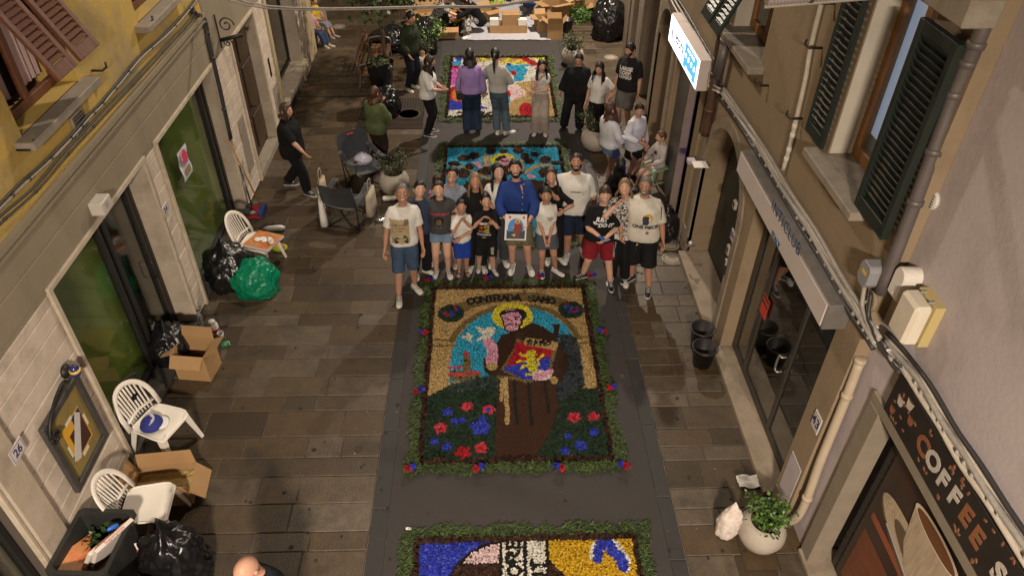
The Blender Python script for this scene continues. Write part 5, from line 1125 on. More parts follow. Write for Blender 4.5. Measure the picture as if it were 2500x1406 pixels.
for j in range(9):
    z = .5 * j / 8; ring = []
    for k in range(26):
        a = 2 * PI * k / 26; r = lerp(.21, .27, j / 8) * (1 + .05 * math.sin(a * 7 + j) + .04 * math.sin(a * 11 - j * 2)); ring.append(Vector((r * math.cos(a), r * math.sin(a), z + (.025 * math.sin(a * 5) if j == 8 else 0))))
    pr.append(ring)
MB().rings(pr, False).build('sack', m_bagblack, t, True)
stuff(link('clippings', mesh_np('clip', leaves(500, lambda R: (R.uniform(-.22, .22), R.uniform(-.22, .22), .46 + R.gauss(0, .02)), .06, random.Random(8)), 4, m_leafs[1]), t))
tag(MB().ellip((0, 0, 0), .07, .06, .07).build('orange_bag', plain(.3, .12, .02, .6), None, True, loc=G(948, 300) + Vector((.05, -.25, .2))), 'small orange bag beside the black bin bags at the tree', 'bag')
stuff(tag(link('cut_greenery', mesh_np('g', leaves(1500, lambda R: (R.gauss(0, .2), R.gauss(0, .2), max(.02, .55 + R.gauss(0, .08))), .07, random.Random(9)), 4, m_leafs[0]), None, G(1038, 128)), 'pile of cut green leaves in the black sack', 'greenery'))
stuff(tag(link('cut_greenery', mesh_np('g', leaves(1300, lambda R: (R.gauss(0, .22), R.gauss(0, .2), abs(R.gauss(0, .12)) + .01), .07, random.Random(19)), 4, m_leafs[0]), None, G(1420, 45)), 'heap of green leaves on the pavement by the far boxes', 'greenery'))
# cartons
def carton(label, loc, w, d, h, rz, flaps=(1.9, 1.9, 1.9, 1.9), fill=None, m=m_card, cat='carton', closed=False):
    t = thing('cardboard_box', label, 'cardboard box', loc, rz, 'cardboard boxes'); k = .005
    body = MB().box(-w / 2, w / 2, -d / 2, -d / 2 + k, 0, h).box(-w / 2, w / 2, d / 2 - k, d / 2, 0, h).box(-w / 2, -w / 2 + k, -d / 2 + k, d / 2 - k, 0, h).box(w / 2 - k, w / 2, -d / 2 + k, d / 2 - k, 0, h).box(-w / 2 + k, w / 2 - k, -d / 2 + k, d / 2 - k, 0, k)
    body.build('body', m, t)
    o = t.children[0]
    for i, (ax, c, l, a) in enumerate((('X', (0, -d / 2, h), w, flaps[0]), ('X', (0, d / 2, h), w, flaps[1]), ('Y', (-w / 2, 0, h), d, flaps[2]), ('Y', (w / 2, 0, h), d, flaps[3]))):
        if a is None: continue
        f = min(w, d) * .48; s = (-1 if i in (0, 2) else 1)
        # angle measured from straight up, outward
        dirv = (Vector((0, s, 0)) if ax == 'X' else Vector((s, 0, 0))) * math.sin(a) + Vector((0, 0, 1)) * math.cos(a); e = Vector((1, 0, 0)) if ax == 'X' else Vector((0, 1, 0)); nn = dirv.cross(e).normalized() * .004
        C = Vector(c); P = [C - e * l * .49, C + e * l * .49, C + e * l * .46 + dirv * f, C - e * l * .46 + dirv * f]
        MB().add([p - nn * .5 for p in P] + [p + nn * .5 for p in P], [(0, 1, 2, 3), (7, 6, 5, 4), (0, 4, 5, 1), (1, 5, 6, 2), (2, 6, 7, 3), (3, 7, 4, 0)]).build('flap', m, t)
    if fill:
        nm, col, z = fill; n = 14; g = MB(); R = random.Random(3)
        g.v = [((-.5 + i / n) * (w - .02), (-.5 + j / n) * (d - .02), z + R.gauss(0, .006)) for j in range(n + 1) for i in range(n + 1)]; g.f = [(j * (n + 1) + i, j * (n + 1) + i + 1, (j + 1) * (n + 1) + i + 1, (j + 1) * (n + 1) + i) for j in range(n) for i in range(n)]
        stuff(g.build(nm, M_(nm, col, .9, col2=tuple(c * .6 for c in col), scale=60, bump=.8, bscale=90), t))
    return t
carton('open cardboard box standing beside the shop doorway', G(490, 905), .42, .34, .42, -.12, (2.3, .25, 2.0, 1.1), ('petals', (.09, .008, .012), .12))
carton('shallow cardboard box of pale grain under the plastic chair', (-3.5, 4.93, 0), .62, .4, .2, .1, (.3, .12, .3, 2.4), ('grain', (.42, .30, .11), .1))
carton('long shallow cardboard box at the front of the white sheet', G(1241, 78), .95, .38, .22, 0, (None, None, None, None))
carton('tan cardboard box sitting inside the long shallow box', G(1247, 72) + Vector((0, .05, .06)), .44, .34, .34, .02, (None, None, None, None)); boxobj('lid', m_card, -.22, .22, -.17, -.02, .335, .345, bpy.data.objects['cardboard_box.003'], world=False); boxobj('lid', m_card, -.22, .22, .0, .17, .335, .345, bpy.data.objects['cardboard_box.003'], world=False)
for dx, lb in ((-.36, 'left'), (.36, 'right')): tag(boxobj('white_carton', m_white, *(lambda c: (c.x - .11, c.x + .11, c.y - .08, c.y + .1, .02, .3))(G(1241, 78) + Vector((dx, .1, 0))), None), 'small white carton in the %s end of the long shallow box' % lb, 'carton')
carton('open tan cardboard box at the corner of the white sheet', G(1353, 92), .38, .34, .4, 0, (.35, .2, 1.0, .7)); carton('cardboard box with raised flaps behind the front box', G(1322, 76), .3, .4, .36, .2, (1.6, .6, 1.5, .5))
carton('large dented cardboard box behind the stacked boxes', G(1353, 52), .6, .5, .5, .5, (1.4, 1.2, 1.5, 1.3)); carton('flattened cardboard box on the far left of the white sheet', G(1192, 50), .45, .35, .3, .6, (1.8, .9, 1.6, 1.2)); carton('cardboard box by the crouching person', G(1095, 88), .5, .4, .28, .1, (1.9, 1.0, 1.9, None)); carton('far cardboard box behind the crouching person', G(1050, 60), .7, .5, .4, .3, (1.6, .5, 1.9, 1.9)); carton('open cardboard box at the top by the leaves', G(1410, 18), .4, .3, .3, .3, (1.7, .8, 1.5, 1.5)); carton('brown cardboard box by the far right wall', G(1468, 40), .5, .4, .3, .0, (1.3, .8, 1.9, None)); carton('tall brown box leaning by the far right wall', G(1437, 30), .3, .35, .6, .05, (None, None, None, None))
t = thing('display_tray', 'long pale cardboard tray resting on the far boxes', 'tray', G(1480, 12) + Vector((0, 0, .42)), .1); boxobj('side', plain(.45, .36, .3, .7), -.45, .45, -.2, -.18, 0, .2, t, world=False); boxobj('side', plain(.45, .36, .3, .7), .43, .45, -.18, .2, 0, .2, t, world=False); boxobj('base', m_card, -.45, .45, -.18, .2, -.01, .01, t, world=False)
for dx in (.22, .34): MB().lathe([(0, 0), (.04, 0), (.04, .003), (0, .003)], 14, (dx, -.202, .1), Matrix.Rotation(PI / 2, 4, 'X')).build('hole', m_black, t)
# buckets
def bucket(loc, label, s=1., fill=False):
    t = thing('bucket', label, 'bucket', loc, 0, 'black buckets'); m = mat('black_bucket', (.012, .011, .011), .4)
    MB().lathe([(.0, 0), (.115 * s, 0), (.155 * s, .29 * s), (.168 * s, .29 * s), (.168 * s, .31 * s), (.15 * s, .31 * s), (.11 * s, .02), (0, .02)], 24, cap=False).build('shell', m, t, True)
    if fill: MB().lathe([(0, .1), (.12 * s, .1)], 16, cap=False).build('contents', plain(.28, .22, .18), t)
    return t
bucket(G(1707, 842), 'black bucket nearer the arch, the far one of the pair'); bucket(G(1712, 888), 'black bucket with pale leftovers, the near one of the pair', 1, True); bucket(G(1383, 78), 'black bucket beside the open tan box', 1.05); bucket(G(1272, 62), 'black bucket behind the long shallow box'); bucket(G(1116, 80), 'black bucket of white petals between the crouching people', .95, True)
# near left crate
c = Vector((-3.66, 3.9, 0)); t = thing('plastic_crate', 'large black plastic crate with rubbish at the near left corner', 'crate', (c.x, c.y, 0), -.06)
m_crate = mat('black_crate_plastic', (.018, .019, .018), .45, col2=(.026, .027, .025), scale=6); w0, d0, w1, d1, hh = .2, .26, .25, .31, .7
rg = lambda w, d, z: [Vector((x, y, z)) for x, y in ((-w, -d + .04), (-w + .04, -d), (w - .04, -d), (w, -d + .04), (w, d - .04), (w - .04, d), (-w + .04, d), (-w, d - .04))]
MB().rings([rg(w0, d0, 0), rg(w1, d1, hh - .03), rg(w1 + .03, d1 + .03, hh - .03), rg(w1 + .03, d1 + .03, hh), rg(w1 - .015, d1 - .015, hh), rg(w0 - .02, d0 - .02, .03)]).build('tub', m_crate, t)
for k, (dx, dy, a, b, lb) in enumerate(((-.1, -.1, .5, .3, 'printed pizza box lying in the black crate'), (.05, .02, -1.1, .2, 'white pizza box standing on edge in the black crate'), (.13, .03, -1.15, .15, 'white pizza box with red print at the right of the black crate'))):
    o = pizza_box((c.x + dx, c.y + dy, .46 + .04 * k), (a, b, 1.15), lb)
tag(MB().ellip((0, 0, 0), .06, .02, .025, 10, 6).build('blue_glove', plain(.02, .12, .5, .4), None, True, loc=(c.x + .15, c.y + .12, .72), rot=(0, .2, .8)), 'crumpled blue glove on the pizza boxes in the crate', 'glove')
stuff(tag(link('flower_stalks', mesh_np('g', leaves(260, lambda R: (R.gauss(-.08, .06), R.gauss(.14, .06), .45 + R.gauss(0, .04)), .09, random.Random(29)), 4, m_leafs[2]), None, (c.x, c.y, 0)), 'dark flower stalks thrown in the black crate', 'greenery'))
tp = thing('barrier_tape', 'red and white tape hanging beside the black crate', 'tape', (c.x + .33, c.y + .05, 0))
for k in range(6): MB().box(-.012, .012, -.004 - .012 * k, .0 - .012 * k + .008, .55 - .09 * (k + 1), .55 - .09 * k).build('tape_stripe', plain(.5, .02, .02) if k % 2 else m_white, tp)
# folding camping chairs
m_navy = mat('navy_canvas', (.018, .022, .029), .8, col2=(.012, .015, .02), scale=8, bump=.2, sheen=.2); m_tubeblack = plain(.012, .012, .013, .4)
def camp_chair(loc, rz, label):
    t = thing('folding_chair', label, 'folding chair', loc, rz, 'folding camping chairs'); w, d = .26, .24
    for (a, b) in (((-w, -d), (w, -d)), ((-w, d), (w, d)), ((-w, -d), (-w, d)), ((w, -d), (w, d))):
        for p, q in ((a, b), (b, a)): MB().tube([(p[0], p[1], .01), (q[0], q[1], .42)], .011, 6).build('leg', m_tubeblack, t, True)
    for sx in (-1, 1):
        MB().tube([(sx * w, d, .0), (sx * w * 1.05, d + .03, .42), (sx * w * 1.08, d + .12, .88)], .011, 6).build('back_post', m_tubeblack, t, True); MB().tube([(sx * w, -d, .3), (sx * w * 1.05, -d, .62)], .011, 6).build('arm_post', m_tubeblack, t, True)
        MB().tube(catmull([(sx * w * 1.05, -d - .02, .62), (sx * w * 1.12, 0, .58), (sx * w * 1.08, d + .08, .64)], 4), (.05, .008), 8, up=(0, 0, 1)).build('armrest', m_navy, t, True)
    g = MB(); n = 8
    g.v = [((-1 + 2 * i / n) * w, (-1 + 2 * j / n) * d, .42 - .07 * (1 - (-1 + 2 * i / n) ** 2) * (1 - .5 * (-1 + 2 * j / n) ** 2)) for j in range(n + 1) for i in range(n + 1)]; g.f = [(j * (n + 1) + i, j * (n + 1) + i + 1, (j + 1) * (n + 1) + i + 1, (j + 1) * (n + 1) + i) for j in range(n) for i in range(n)]
    g.build('seat', m_navy, t, True)
    g = MB(); g.v = [((-1 + 2 * i / n) * w * 1.06, d + .01 + .13 * (j / n) + .05 * (1 - (-1 + 2 * i / n) ** 2), .45 + .44 * j / n) for j in range(n + 1) for i in range(n + 1)]; g.f = [(j * (n + 1) + i, j * (n + 1) + i + 1, (j + 1) * (n + 1) + i + 1, (j + 1) * (n + 1) + i) for j in range(n) for i in range(n)]
    g.build('backrest', m_navy, t, True)
    MB().box(-.06, .06, d + .155, d + .16, .84, .87).build('logo_patch', plain(.5, .06, .06), t)
    return t
camp_chair(G(895, 455), math.radians(35), 'navy folding chair with plastic bags on its seat beside the planter'); camp_chair(G(855, 540), math.radians(165), 'navy folding chair with shopping bags hung on it, nearer the camera')
def tote(loc, rz, label, m, w=.36, h=.4, cat='tote bag'):
    t = thing('tote_bag', label, cat, loc, rz); n = 6
    MB().rings([[Vector((x * w / 2, y * .07 * (1 - k * .5), h * k)) for x, y in ((-1, -.6), (-.4, -1), (.4, -1), (1, -.6), (1, .6), (.4, 1), (-.4, 1), (-1, .6))] for k in (0, .4, .75, 1)]).build('body', m, t, True)
    MB().tube(catmull([(-.09, 0, h), (-.06, 0, h + .18), (.06, 0, h + .18), (.09, 0, h)], 4), (.014, .004), 6).build('handle', m, t, True); return t
m_canvas = mat('natural_canvas', (.42, .35, .26), .9, col2=(.36, .3, .22), scale=10, bump=.2)
g2 = G(855, 540)
tote(g2 + Vector((.36, .1, .12)), 1.4, 'natural canvas tote bag hanging on the right of the near folding chair', m_canvas); tote(g2 + Vector((-.4, .12, .2)), 1.5, 'natural canvas bag hanging on the left of the near folding chair', m_canvas, .34, .5); t = tote(g2 + Vector((-.38, -.16, .08)), 1.7, 'white printed carrier bag on the near folding chair', m_white, .26, .45); boxobj('print', plain(.4, .03, .03), .04, .07, -.06, -.045, .1, .25, t, world=False)
bag('plastic_bag', 'translucent plastic bags lying on the far folding chair', G(893, 440) + Vector((.0, 0, .36)), .16, .14, .1, plain(.45, .45, .55, .3), 15, 'plastic bag', group=None, sub=3)
t = thing('spray_bottle', 'white spray bottle lying beside the planter', 'bottle', G(955, 490)); MB().tube([(-.14, 0, .045), (-.12, 0, .045), (.06, 0, .045), (.1, 0, .045), (.14, 0, .045)], [.03, .045, .045, .018, .018], 12).build('body', m_white, t, True); MB().tube([(.14, 0, .045), (.2, 0, .045)], .022, 8).build('head', m_white, t, True); boxobj('label', plain(.3, .4, .1), -.08, .03, -.02, .02, .089, .092, t, world=False, bev=.0005)
tag(MB().ellip((0, 0, .03), .1, .05, .04, 10, 6).build('foil_ball', mat('foil', (.6, .6, .6), .25, metal=1., bump=.8, bscale=30), None, False, loc=G(928, 540)), 'crumpled silver foil on the pavement by the folding chair', 'foil')
# bottles and litter by the doorway
def bottle(loc, label, m, h=.3, r=.04, rot=(0, 0, 0), cap=None):
    t = thing('bottle', label, 'bottle', loc); t.rotation_euler = rot
    MB().lathe([(0, 0), (r, 0), (r, h * .6), (r * .8, h * .72), (r * .3, h * .88), (r * .3, h * .95)], 14).build('body', m, t, True); MB().lathe([(0, h * .95), (r * .36, h * .95), (r * .36, h * 1.02), (0, h * 1.02)], 10).build('cap', cap or m_black, t, True); return t
m_pet = mat('clear_bottle', (.75, .8, .85), .1, trans=.85, spec=.5)
bottle(G(495, 798), 'clear plastic bottle standing by the stone pier', m_pet); bottle(G(500, 722) + Vector((-.05, 0, .03)), 'clear water bottle lying in the far shop doorway', m_pet, .3, .045, (1.3, 0, .3), plain(.02, .1, .5))
t = thing('white_jug', 'white plastic jar with red label by the cardboard box', 'jar', G(525, 812)); MB().lathe([(0, 0), (.06, 0), (.068, .02), (.068, .14), (.05, .17), (.04, .18)], 18).build('body', m_white, t, True); MB().lathe([(.04, .17), (.046, .175), (.046, .21), (0, .215)], 16).build('lid', m_white, t, True); MB().lathe([(.0695, .04), (.0695, .09)], 18, cap=False).build('label', plain(.45, .03, .04), t, True)
tag(MB().lathe([(0, 0), (.03, 0), (.042, .1), (.037, .1), (.026, .01)], 14, cap=False).build('plastic_cup', m_white, None, True, loc=G(541, 822), rot=(.25, .1, 0)), 'white plastic cup by the white jar', 'cup')
t = thing('green_can', 'green tin lying on its side by the cardboard box', 'can', G(552, 845) + Vector((0, 0, .04)), .4); t.rotation_euler = (0, PI / 2, .4); MB().lathe([(0, -.05), (.04, -.05), (.04, .05), (0, .05)], 16).build('body', plain(.03, .14, .06, .4), t, True); MB().lathe([(0, .051), (.033, .051), (.033, .054), (0, .054)], 14).build('lid', m_white, t)
tag(MB().ellip((0, 0, .02), .06, .03, .02, 10, 5).build('blue_glove', plain(.02, .12, .5, .4), None, True, loc=G(508, 812)), 'blue glove on the pavement beside the jar', 'glove')
# broom, dustpan, stick
def broom(a, b, label, m_h, head_col):
    a, b = Vector(a), Vector(b); t = thing('broom', label, 'broom', b); MB().tube([a - b, Vector((0, 0, .1))], .012, 8).build('handle', m_h, t, True)
    boxobj('head', plain(*head_col), -.05, .05, -.14, .14, .05, .11, t, world=False, bev=.01); MB().rings([[Vector((x * .045, y * .13, .052)) for x, y in ((-1, -1), (1, -1), (1, 1), (-1, 1))], [Vector((x * .06, y * .15, 0)) for x, y in ((-1, -1), (1, -1), (1, 1), (-1, 1))]]).build('bristles', plain(head_col[0] * .5, head_col[1] * .5, head_col[2] * .5, .9), t)
broom(onx(560, 345, -3.93), G(641, 520), 'broom with orange handle and blue head leaning on the stone wall', plain(.3, .15, .04), (.02, .04, .16)); broom(onx(592, 395, -3.93), G(608, 520), 'grey-handled broom leaning on the stone wall behind the dustpan', plain(.2, .18, .16), (.05, .05, .05))
t = thing('dustpan', 'red dustpan on the pavement by the brooms', 'dustpan', G(618, 524), .1); MB().box(-.14, .14, -.13, .13, 0, .012).box(-.14, -.128, -.13, .13, .012, .07).box(.128, .14, -.13, .13, .012, .07).box(-.128, .128, .118, .13, .012, .09).build('pan', plain(.35, .012, .02, .45), t, bevel=.003); MB().tube([(-.02, .13, .08), (-.06, .2, .5), (-.08, .22, .8)], .012, 8).build('handle', m_tubeblack, t, True); MB().ellip((0, 0, .04), .05, .04, .03, 8, 5).build('dirt', plain(.35, .33, .3), t)
t = thing('crisp_packet', 'green and yellow bag lying beside the pizza chair', 'bag', G(685, 612)); MB().ellip((0, 0, .06), .13, .09, .06, 12, 7).build('packet', mat('lime_packet', (.25, .3, .02), .35, bump=.6, bscale=20), t, True); MB().ellip((.05, -.03, .11), .05, .04, .03).build('band', plain(.45, .1, .03), t, True)
t = thing('white_roll', 'white rolled plastic bag on the pavement behind the pizza chair', 'plastic bag', G(672, 565)); MB().tube([(-.17, 0, .05), (-.1, 0, .05), (.1, .02, .05), (.16, .02, .05)], [.025, .05, .055, .03], 10).build('roll', plain(.5, .48, .46, .3), t, True); MB().ellip((-.2, -.01, .04), .05, .04, .035).build('tie', m_black, t, True)
# bench
m_bwood = mat('bench_wood', (.16, .075, .035), .5, col2=(.11, .05, .025), scale=4, stretch=(5, .5, 5), bump=.2, rand=.1)
t = thing('bench', 'brown slatted wooden bench with metal arms beside the tree', 'bench', (-2.45, 15.9, 0))
for k in range(4): boxobj('seat_slat', m_bwood, -.16 + k * .115, -.06 + k * .115, -.88, .88, .42, .45, t, world=False, bev=.008)
for k in range(3):
    o = boxobj('back_slat', m_bwood, -.05, .05, -.88, .88, -.015, .015, t, world=False, bev=.008); o.location = (-.23 - .03 * k, 0, .53 + .1 * k); o.rotation_euler = (0, PI / 2 + .25, 0)
for sy in (-.78, .78):
    MB().tube(catmull([(-.28, sy, 0), (-.22, sy, .4), (-.24, sy, .55), (-.33, sy, .84)], 4), (.022), 8).build('frame', m_pipe, t, True); MB().tube([(-.22, sy, .4), (.26, sy, .41), (.28, sy, 0)], .022, 8).build('leg', m_pipe, t, True)
    MB().tube(catmull([(-.26, sy, .6), (0, sy, .66), (.22, sy, .64), (.29, sy, .56), (.27, sy, .41)], 4), .017, 8).build('armrest', m_signmetal, t, True)
# tree with its grate
t = thing('street_tree', 'slender street tree with dark hanging leaves beside the bench', 'tree', G(945, 192))
m_bark = mat('bark', (.12, .085, .055), .9, col2=(.075, .05, .035), scale=9, stretch=(1, 1, .25), bump=.7)
trunk = MB(); T = catmull([(.02, 0, 0), (0, 0, .8), (-.03, 0, 1.6), (-.02, .03, 2.6), (.02, 0, 3.6)], 5); trunk.tube(T, [.055 - .0015 * k for k in range(len(T))], 9).build('trunk', m_bark, t, True)
R = random.Random(31); limbs = []
for k in range(22):
    z = R.uniform(1.5, 3.4); a = R.uniform(0, 2 * PI); l = R.uniform(.7, 1.5) * (1 if z < 2.6 else .8); b = Vector((0, 0, z)); e = b + Vector((math.cos(a) * l, math.sin(a) * l, R.uniform(.0, .5)))
    P = catmull([b, b.lerp(e, .5) + Vector((0, 0, .15)), e], 4); limbs.append(P); MB().tube(P, [.02 - .0018 * i for i in range(len(P))], 5).build('branch', m_bark, t, True)
def tf(R):
    P = R.choice(limbs); q = P[R.randrange(2, len(P))]; return (q.x + R.gauss(0, .17), q.y + R.gauss(0, .17), q.z + R.gauss(0, .13))
stuff(link('crown', mesh_np('crown', leaves(4600, tf, .1, R, .5), 4, m_leafs[2]), t))
t = thing('tree_grate', 'square iron grate of parallel bars at the foot of the tree', 'grate', (-1.93, 14.12, 0))
m_rust = mat('rusty_iron', (.035, .027, .022), .6, metal=.3, col2=(.06, .04, .028), scale=12); MB().box(-.66, .66, -.72, .72, .003, .006).build('pit', m_black, t); g = MB()
for k in range(26): y = -.7 + 1.4 * k / 25; (g.box(-.66, .66, y - .013, y + .013, .008, .02) if k < 13 else None)
for k in range(24): x = -.65 + 1.3 * k / 23; g.box(x - .013, x + .013, .02, .7, .008, .0205)
stuff(g.build('bars', m_rust, t)); MB().lathe([(.2, .021), (.25, .021), (.25, .03), (.2, .03), (.2, .021)], 24, (.35, -.08, 0)).build('ring', m_rust, t)
stuff(t.children[0]) if False else None
# drain grate, manholes and hatches
t = thing('drain_grate', 'long iron drain grate in the dark band left of the carpet', 'drain', (-1.165, 7.75, 0)); MB().box(-.085, .085, -.46, .46, .003, .006).build('pit', m_black, t); g = MB()
for k in range(24): y = -.45 + .9 * k / 23; g.box(-.08, .08, y - .008, y + .008, .0065, .012)
stuff(g.build('bars', m_rust, t)); MB().box(-.09, -.08, -.47, .47, .0062, .014).box(.08, .09, -.47, .47, .0062, .014).build('frame', m_rust, t)
for px, py, r, lb in ((760, 326, .1, 'round manhole cover left of the folding chairs'), (1634, 598, .13, 'round manhole cover by the right wall, farther of the two'), (1640, 632, .13, 'round manhole cover by the right wall, nearer of the two'), (1492, 141, .13, 'round manhole cover on the far right pavement'), (826, 66, .14, 'round manhole cover at the far left'), (876, 1096, .045, 'small round cover on the left pavement')):
    t = thing('manhole_cover', lb, 'manhole cover', G(px, py), 0, 'round covers in the paving'); MB().lathe([(0, .003), (r, .003), (r, .007), (r * .9, .008), (r * .88, .005), (0, .005)], 20).build('cover', m_rust, t)
    if r > .12: MB().lathe([(r, .003), (r * 1.22, .003), (r * 1.22, .006), (r, .0065)], 20).build('rim', m_sill, t)
def hatch(p, label):
    q = [G(*a) for a in p]; c = sum(q, Vector()) / 4; t = thing('service_hatch', label, 'hatch', c); w = abs(q[1].x - q[0].x) / 2; h = abs(q[2].y - q[0].y) / 2
    boxobj('rim', m_rust, -w, w, -h, h, .002, .004, t, world=False, bev=.001); boxobj('lid', m_slab, -w + .015, w - .015, -h + .015, h - .015, .003, .007, t, world=False, bev=.002)
    for s in (-1, 1): boxobj('lifting_eye', m_rust, s * (w - .05) - .02, s * (w - .05) + .02, -.02, .02, .007, .009, t, world=False, bev=.001)
hatch(((1622, 788), (1702, 788), (1715, 845), (1635, 845)), 'square paved hatch beside the far bucket'); hatch(((1665, 858), (1740, 858), (1745, 903), (1676, 903)), 'square paved hatch under the near bucket'); hatch(((1800, 1300), (1885, 1300), (1900, 1392), (1815, 1392)), 'square paved hatch in front of the herb planter')
# rag and paper by the near planter
o = bag('laundry_bag', 'crumpled white and pink cloth bag leaning on the herb planter', G(1772, 1300), .13, .1, .27, mat('stained_cloth', (.62, .58, .53), .9, col2=(.46, .36, .32), scale=14, bump=.6, bscale=18), 21, 'bag', group=None, sub=4)
t = thing('paper_sheet', 'crumpled white paper on the pavement behind the herb planter', 'paper', G(1835, 1178)); g = MB(); n = 6; R = random.Random(2); g.v = [((-.5 + i / n) * .32, (-.5 + j / n) * .16, .01 + .04 * R.random()) for j in range(n + 1) for i in range(n + 1)]; g.f = [(j * (n + 1) + i, j * (n + 1) + i + 1, (j + 1) * (n + 1) + i + 1, (j + 1) * (n + 1) + i) for j in range(n) for i in range(n)]; g.build('sheet', m_white, t, True)
# white sheet with work on it at the far end
t = thing('plastic_sheet', 'pale grey-white protective sheet spread over the road at the far end', 'sheet', (.6, 20.5, 0)); g = MB(); nx, ny = 26, 26; R = random.Random(6)
for j in range(ny + 1):
    for i in range(nx + 1):
        x = -1.15 + 2.15 * i / nx; y = -2.35 + 4.6 * j / ny; w = .012 * noise.noise((x * 4, y * 4, 1)) + .008 * noise.noise((x * 11, y * 11, 5)); g.v.append((x + (.06 * R.random() if i == nx else 0), y + (.05 * R.random() if j == 0 else 0), .022 + w))
g.f = [(j * (nx + 1) + i, j * (nx + 1) + i + 1, (j + 1) * (nx + 1) + i + 1, (j + 1) * (nx + 1) + i) for j in range(ny) for i in range(nx)]
g.build('sheet', mat('grey_white_sheet', (.42, .42, .46), .5, col2=(.34, .34, .38), scale=5, bump=.3, bscale=12), t, True)
t = thing('ball_pattern', 'black and white patterned carpet panel being made at the very top', 'flower carpet', (1.0, 21.6, .03)); R = np.random.default_rng(3)
gx, gy = np.meshgrid(np.arange(-.9, .7, .025), np.arange(-.75, .5, .025)); gx = gx.ravel(); gy = gy.ravel()
hexd = ((np.floor(gx / .22) + np.floor(gy / .3)) % 2 == 0) ^ (np.abs((gx / .22) % 1 - .5) > .38)
for nm, sel, c in (('black_cells', hexd, 'black'), ('white_cells', ~hexd, 'white')): stuff(link(nm, mesh_np(nm, petals(np.stack([gx[sel], gy[sel]], 1), .022, .5, R), 4, PM[c]), t))
a = np.random.default_rng(5).normal(0, 1, (700, 2)); a = a[np.hypot(a[:, 0], a[:, 1]) < 1.6] * np.array([.14, .13]); p0 = G(1215, 14); stuff(tag(link('lime_petal_heap', mesh_np('lime', petals(a, .03, 1, R) + np.array([p0.x, p0.y, .03]), 4, PM['lime']), None), 'small heap of lime petals on the white sheet', 'petals'))
tag(MB().tube(catmull([(.0, 0, .03), (.12, .05, .03), (.2, -.02, .03), (.12, -.1, .03), (.28, .03, .03)], 4), .02, 6).build('black_cutout', m_black, None, True, loc=G(1248, 32)), 'black curved cut-out lying on the white sheet', 'cut-out')
tag(boxobj('newspaper', mat('newsprint', (.36, .34, .33), .9, col2=(.16, .15, .15), scale=40), *(lambda c: (c.x - .25, c.x + .2, c.y - .3, c.y + .3, .03, .045))(G(1190, 58)), None), 'printed newspaper on the white sheet', 'newspaper')
tag(bag('gold_sack', 'glossy golden cushion-like sack between the crouching people', G(1130, 76) + Vector((.05, .1, .22)), .32, .14, .24, mat('gold_plastic', (.45, .27, .02), .3, bump=.5, bscale=10), 33, 'sack', group=None, knot=False, sub=4), 'glossy golden sack between the crouching people', 'sack')
bag('pale_sack', 'pale cloth sack behind the crouching person', G(1104, 52), .2, .2, .28, m_canvas, 34, 'sack', group=None, sub=3); bag('clear_sack', 'clear plastic sack beside the far cardboard boxes', G(1318, 45), .2, .3, .26, plain(.3, .28, .28, .3), 35, 'sack', group=None, sub=3)
# green chair on the right
m_sage = mat('sage_green_paint', (.22, .32, .2), .5, col2=(.17, .26, .16), scale=8)
t = thing('green_chair', 'sage green wooden chair by the right wall', 'chair', G(1592, 468) + Vector((.0, .1, 0)), math.radians(-62))
for x in (-.18, .18):
    MB().tube([(x, -.18, 0), (x, -.17, .45)], .016, 7).build('leg', m_sage, t, True); MB().tube(catmull([(x, .22, 0), (x, .17, .45), (x * 1.02, .26, .88)], 4), .016, 7).build('leg', m_sage, t, True); MB().tube([(x, -.17, .2), (x, .2, .2)], .01, 6).build('stretcher', m_sage, t, True)
MB().box(-.2, .2, -.2, .19, .44, .47).build('seat', m_sage, t, bevel=.012); MB().tube([(-.18, -.17, .22), (.18, -.17, .22)], .01, 6).build('stretcher', m_sage, t, True)
for z, y in ((.62, .2), (.74, .225), (.86, .255)): MB().tube(catmull([(-.185, y, z), (0, y + .05, z + .015), (.185, y, z)], 4), (.022, .008), 7, up=(0, 0, 1)).build('back_rail', m_sage, t, True)
# white leaflet on the road
tag(boxobj('paper_scrap', m_white, -.03, .03, -.015, .015, 0, .003, None), 'small white scrap beside the nearest carpet', 'paper').location = G(998, 1290) + Vector((0, 0, .004))
# ---------------------------------------------------------------- people
TMP = bpy.data.scenes.new('tmp')
def remesh(mb, vox=.016, smooth=4):
    o = bpy.data.objects.new('r', mb.mesh('r', None)); TMP.collection.objects.link(o)
    r = o.modifiers.new('r', 'REMESH'); r.mode = 'VOXEL'; r.voxel_size = vox
    s = o.modifiers.new('s', 'SMOOTH'); s.iterations = smooth; s.factor = .5
    with bpy.context.temp_override(scene=TMP, view_layer=TMP.view_layers[0]): dg = bpy.context.evaluated_depsgraph_get(); dg.update()
    me = bpy.data.meshes.new_from_object(o.evaluated_get(dg)); old = o.data
    bpy.data.objects.remove(o); bpy.data.meshes.remove(old); return me
def ik(a, c, l1, l2, pole):
    a, c = Vector(a), Vector(c); d = c - a; L = d.length; mx = (l1 + l2) * .995
    if L > mx: c = a + d * (mx / L); d = c - a; L = mx
    x = (l1 * l1 - l2 * l2 + L * L) / (2 * L); h = math.sqrt(max(0, l1 * l1 - x * x)); u = d.normalized(); p = Vector(pole); p = (p - u * p.dot(u)).normalized()
    return a + u * x + p * h, c
def sring(c, hw, hd, n=20, e=2.4):
    return [Vector((c[0] + hw * math.copysign(abs(math.cos(2 * PI * k / n)) ** (2 / e), math.cos(2 * PI * k / n)), c[1] + hd * math.copysign(abs(math.sin(2 * PI * k / n)) ** (2 / e), math.sin(2 * PI * k / n)), c[2])) for k in range(n)]
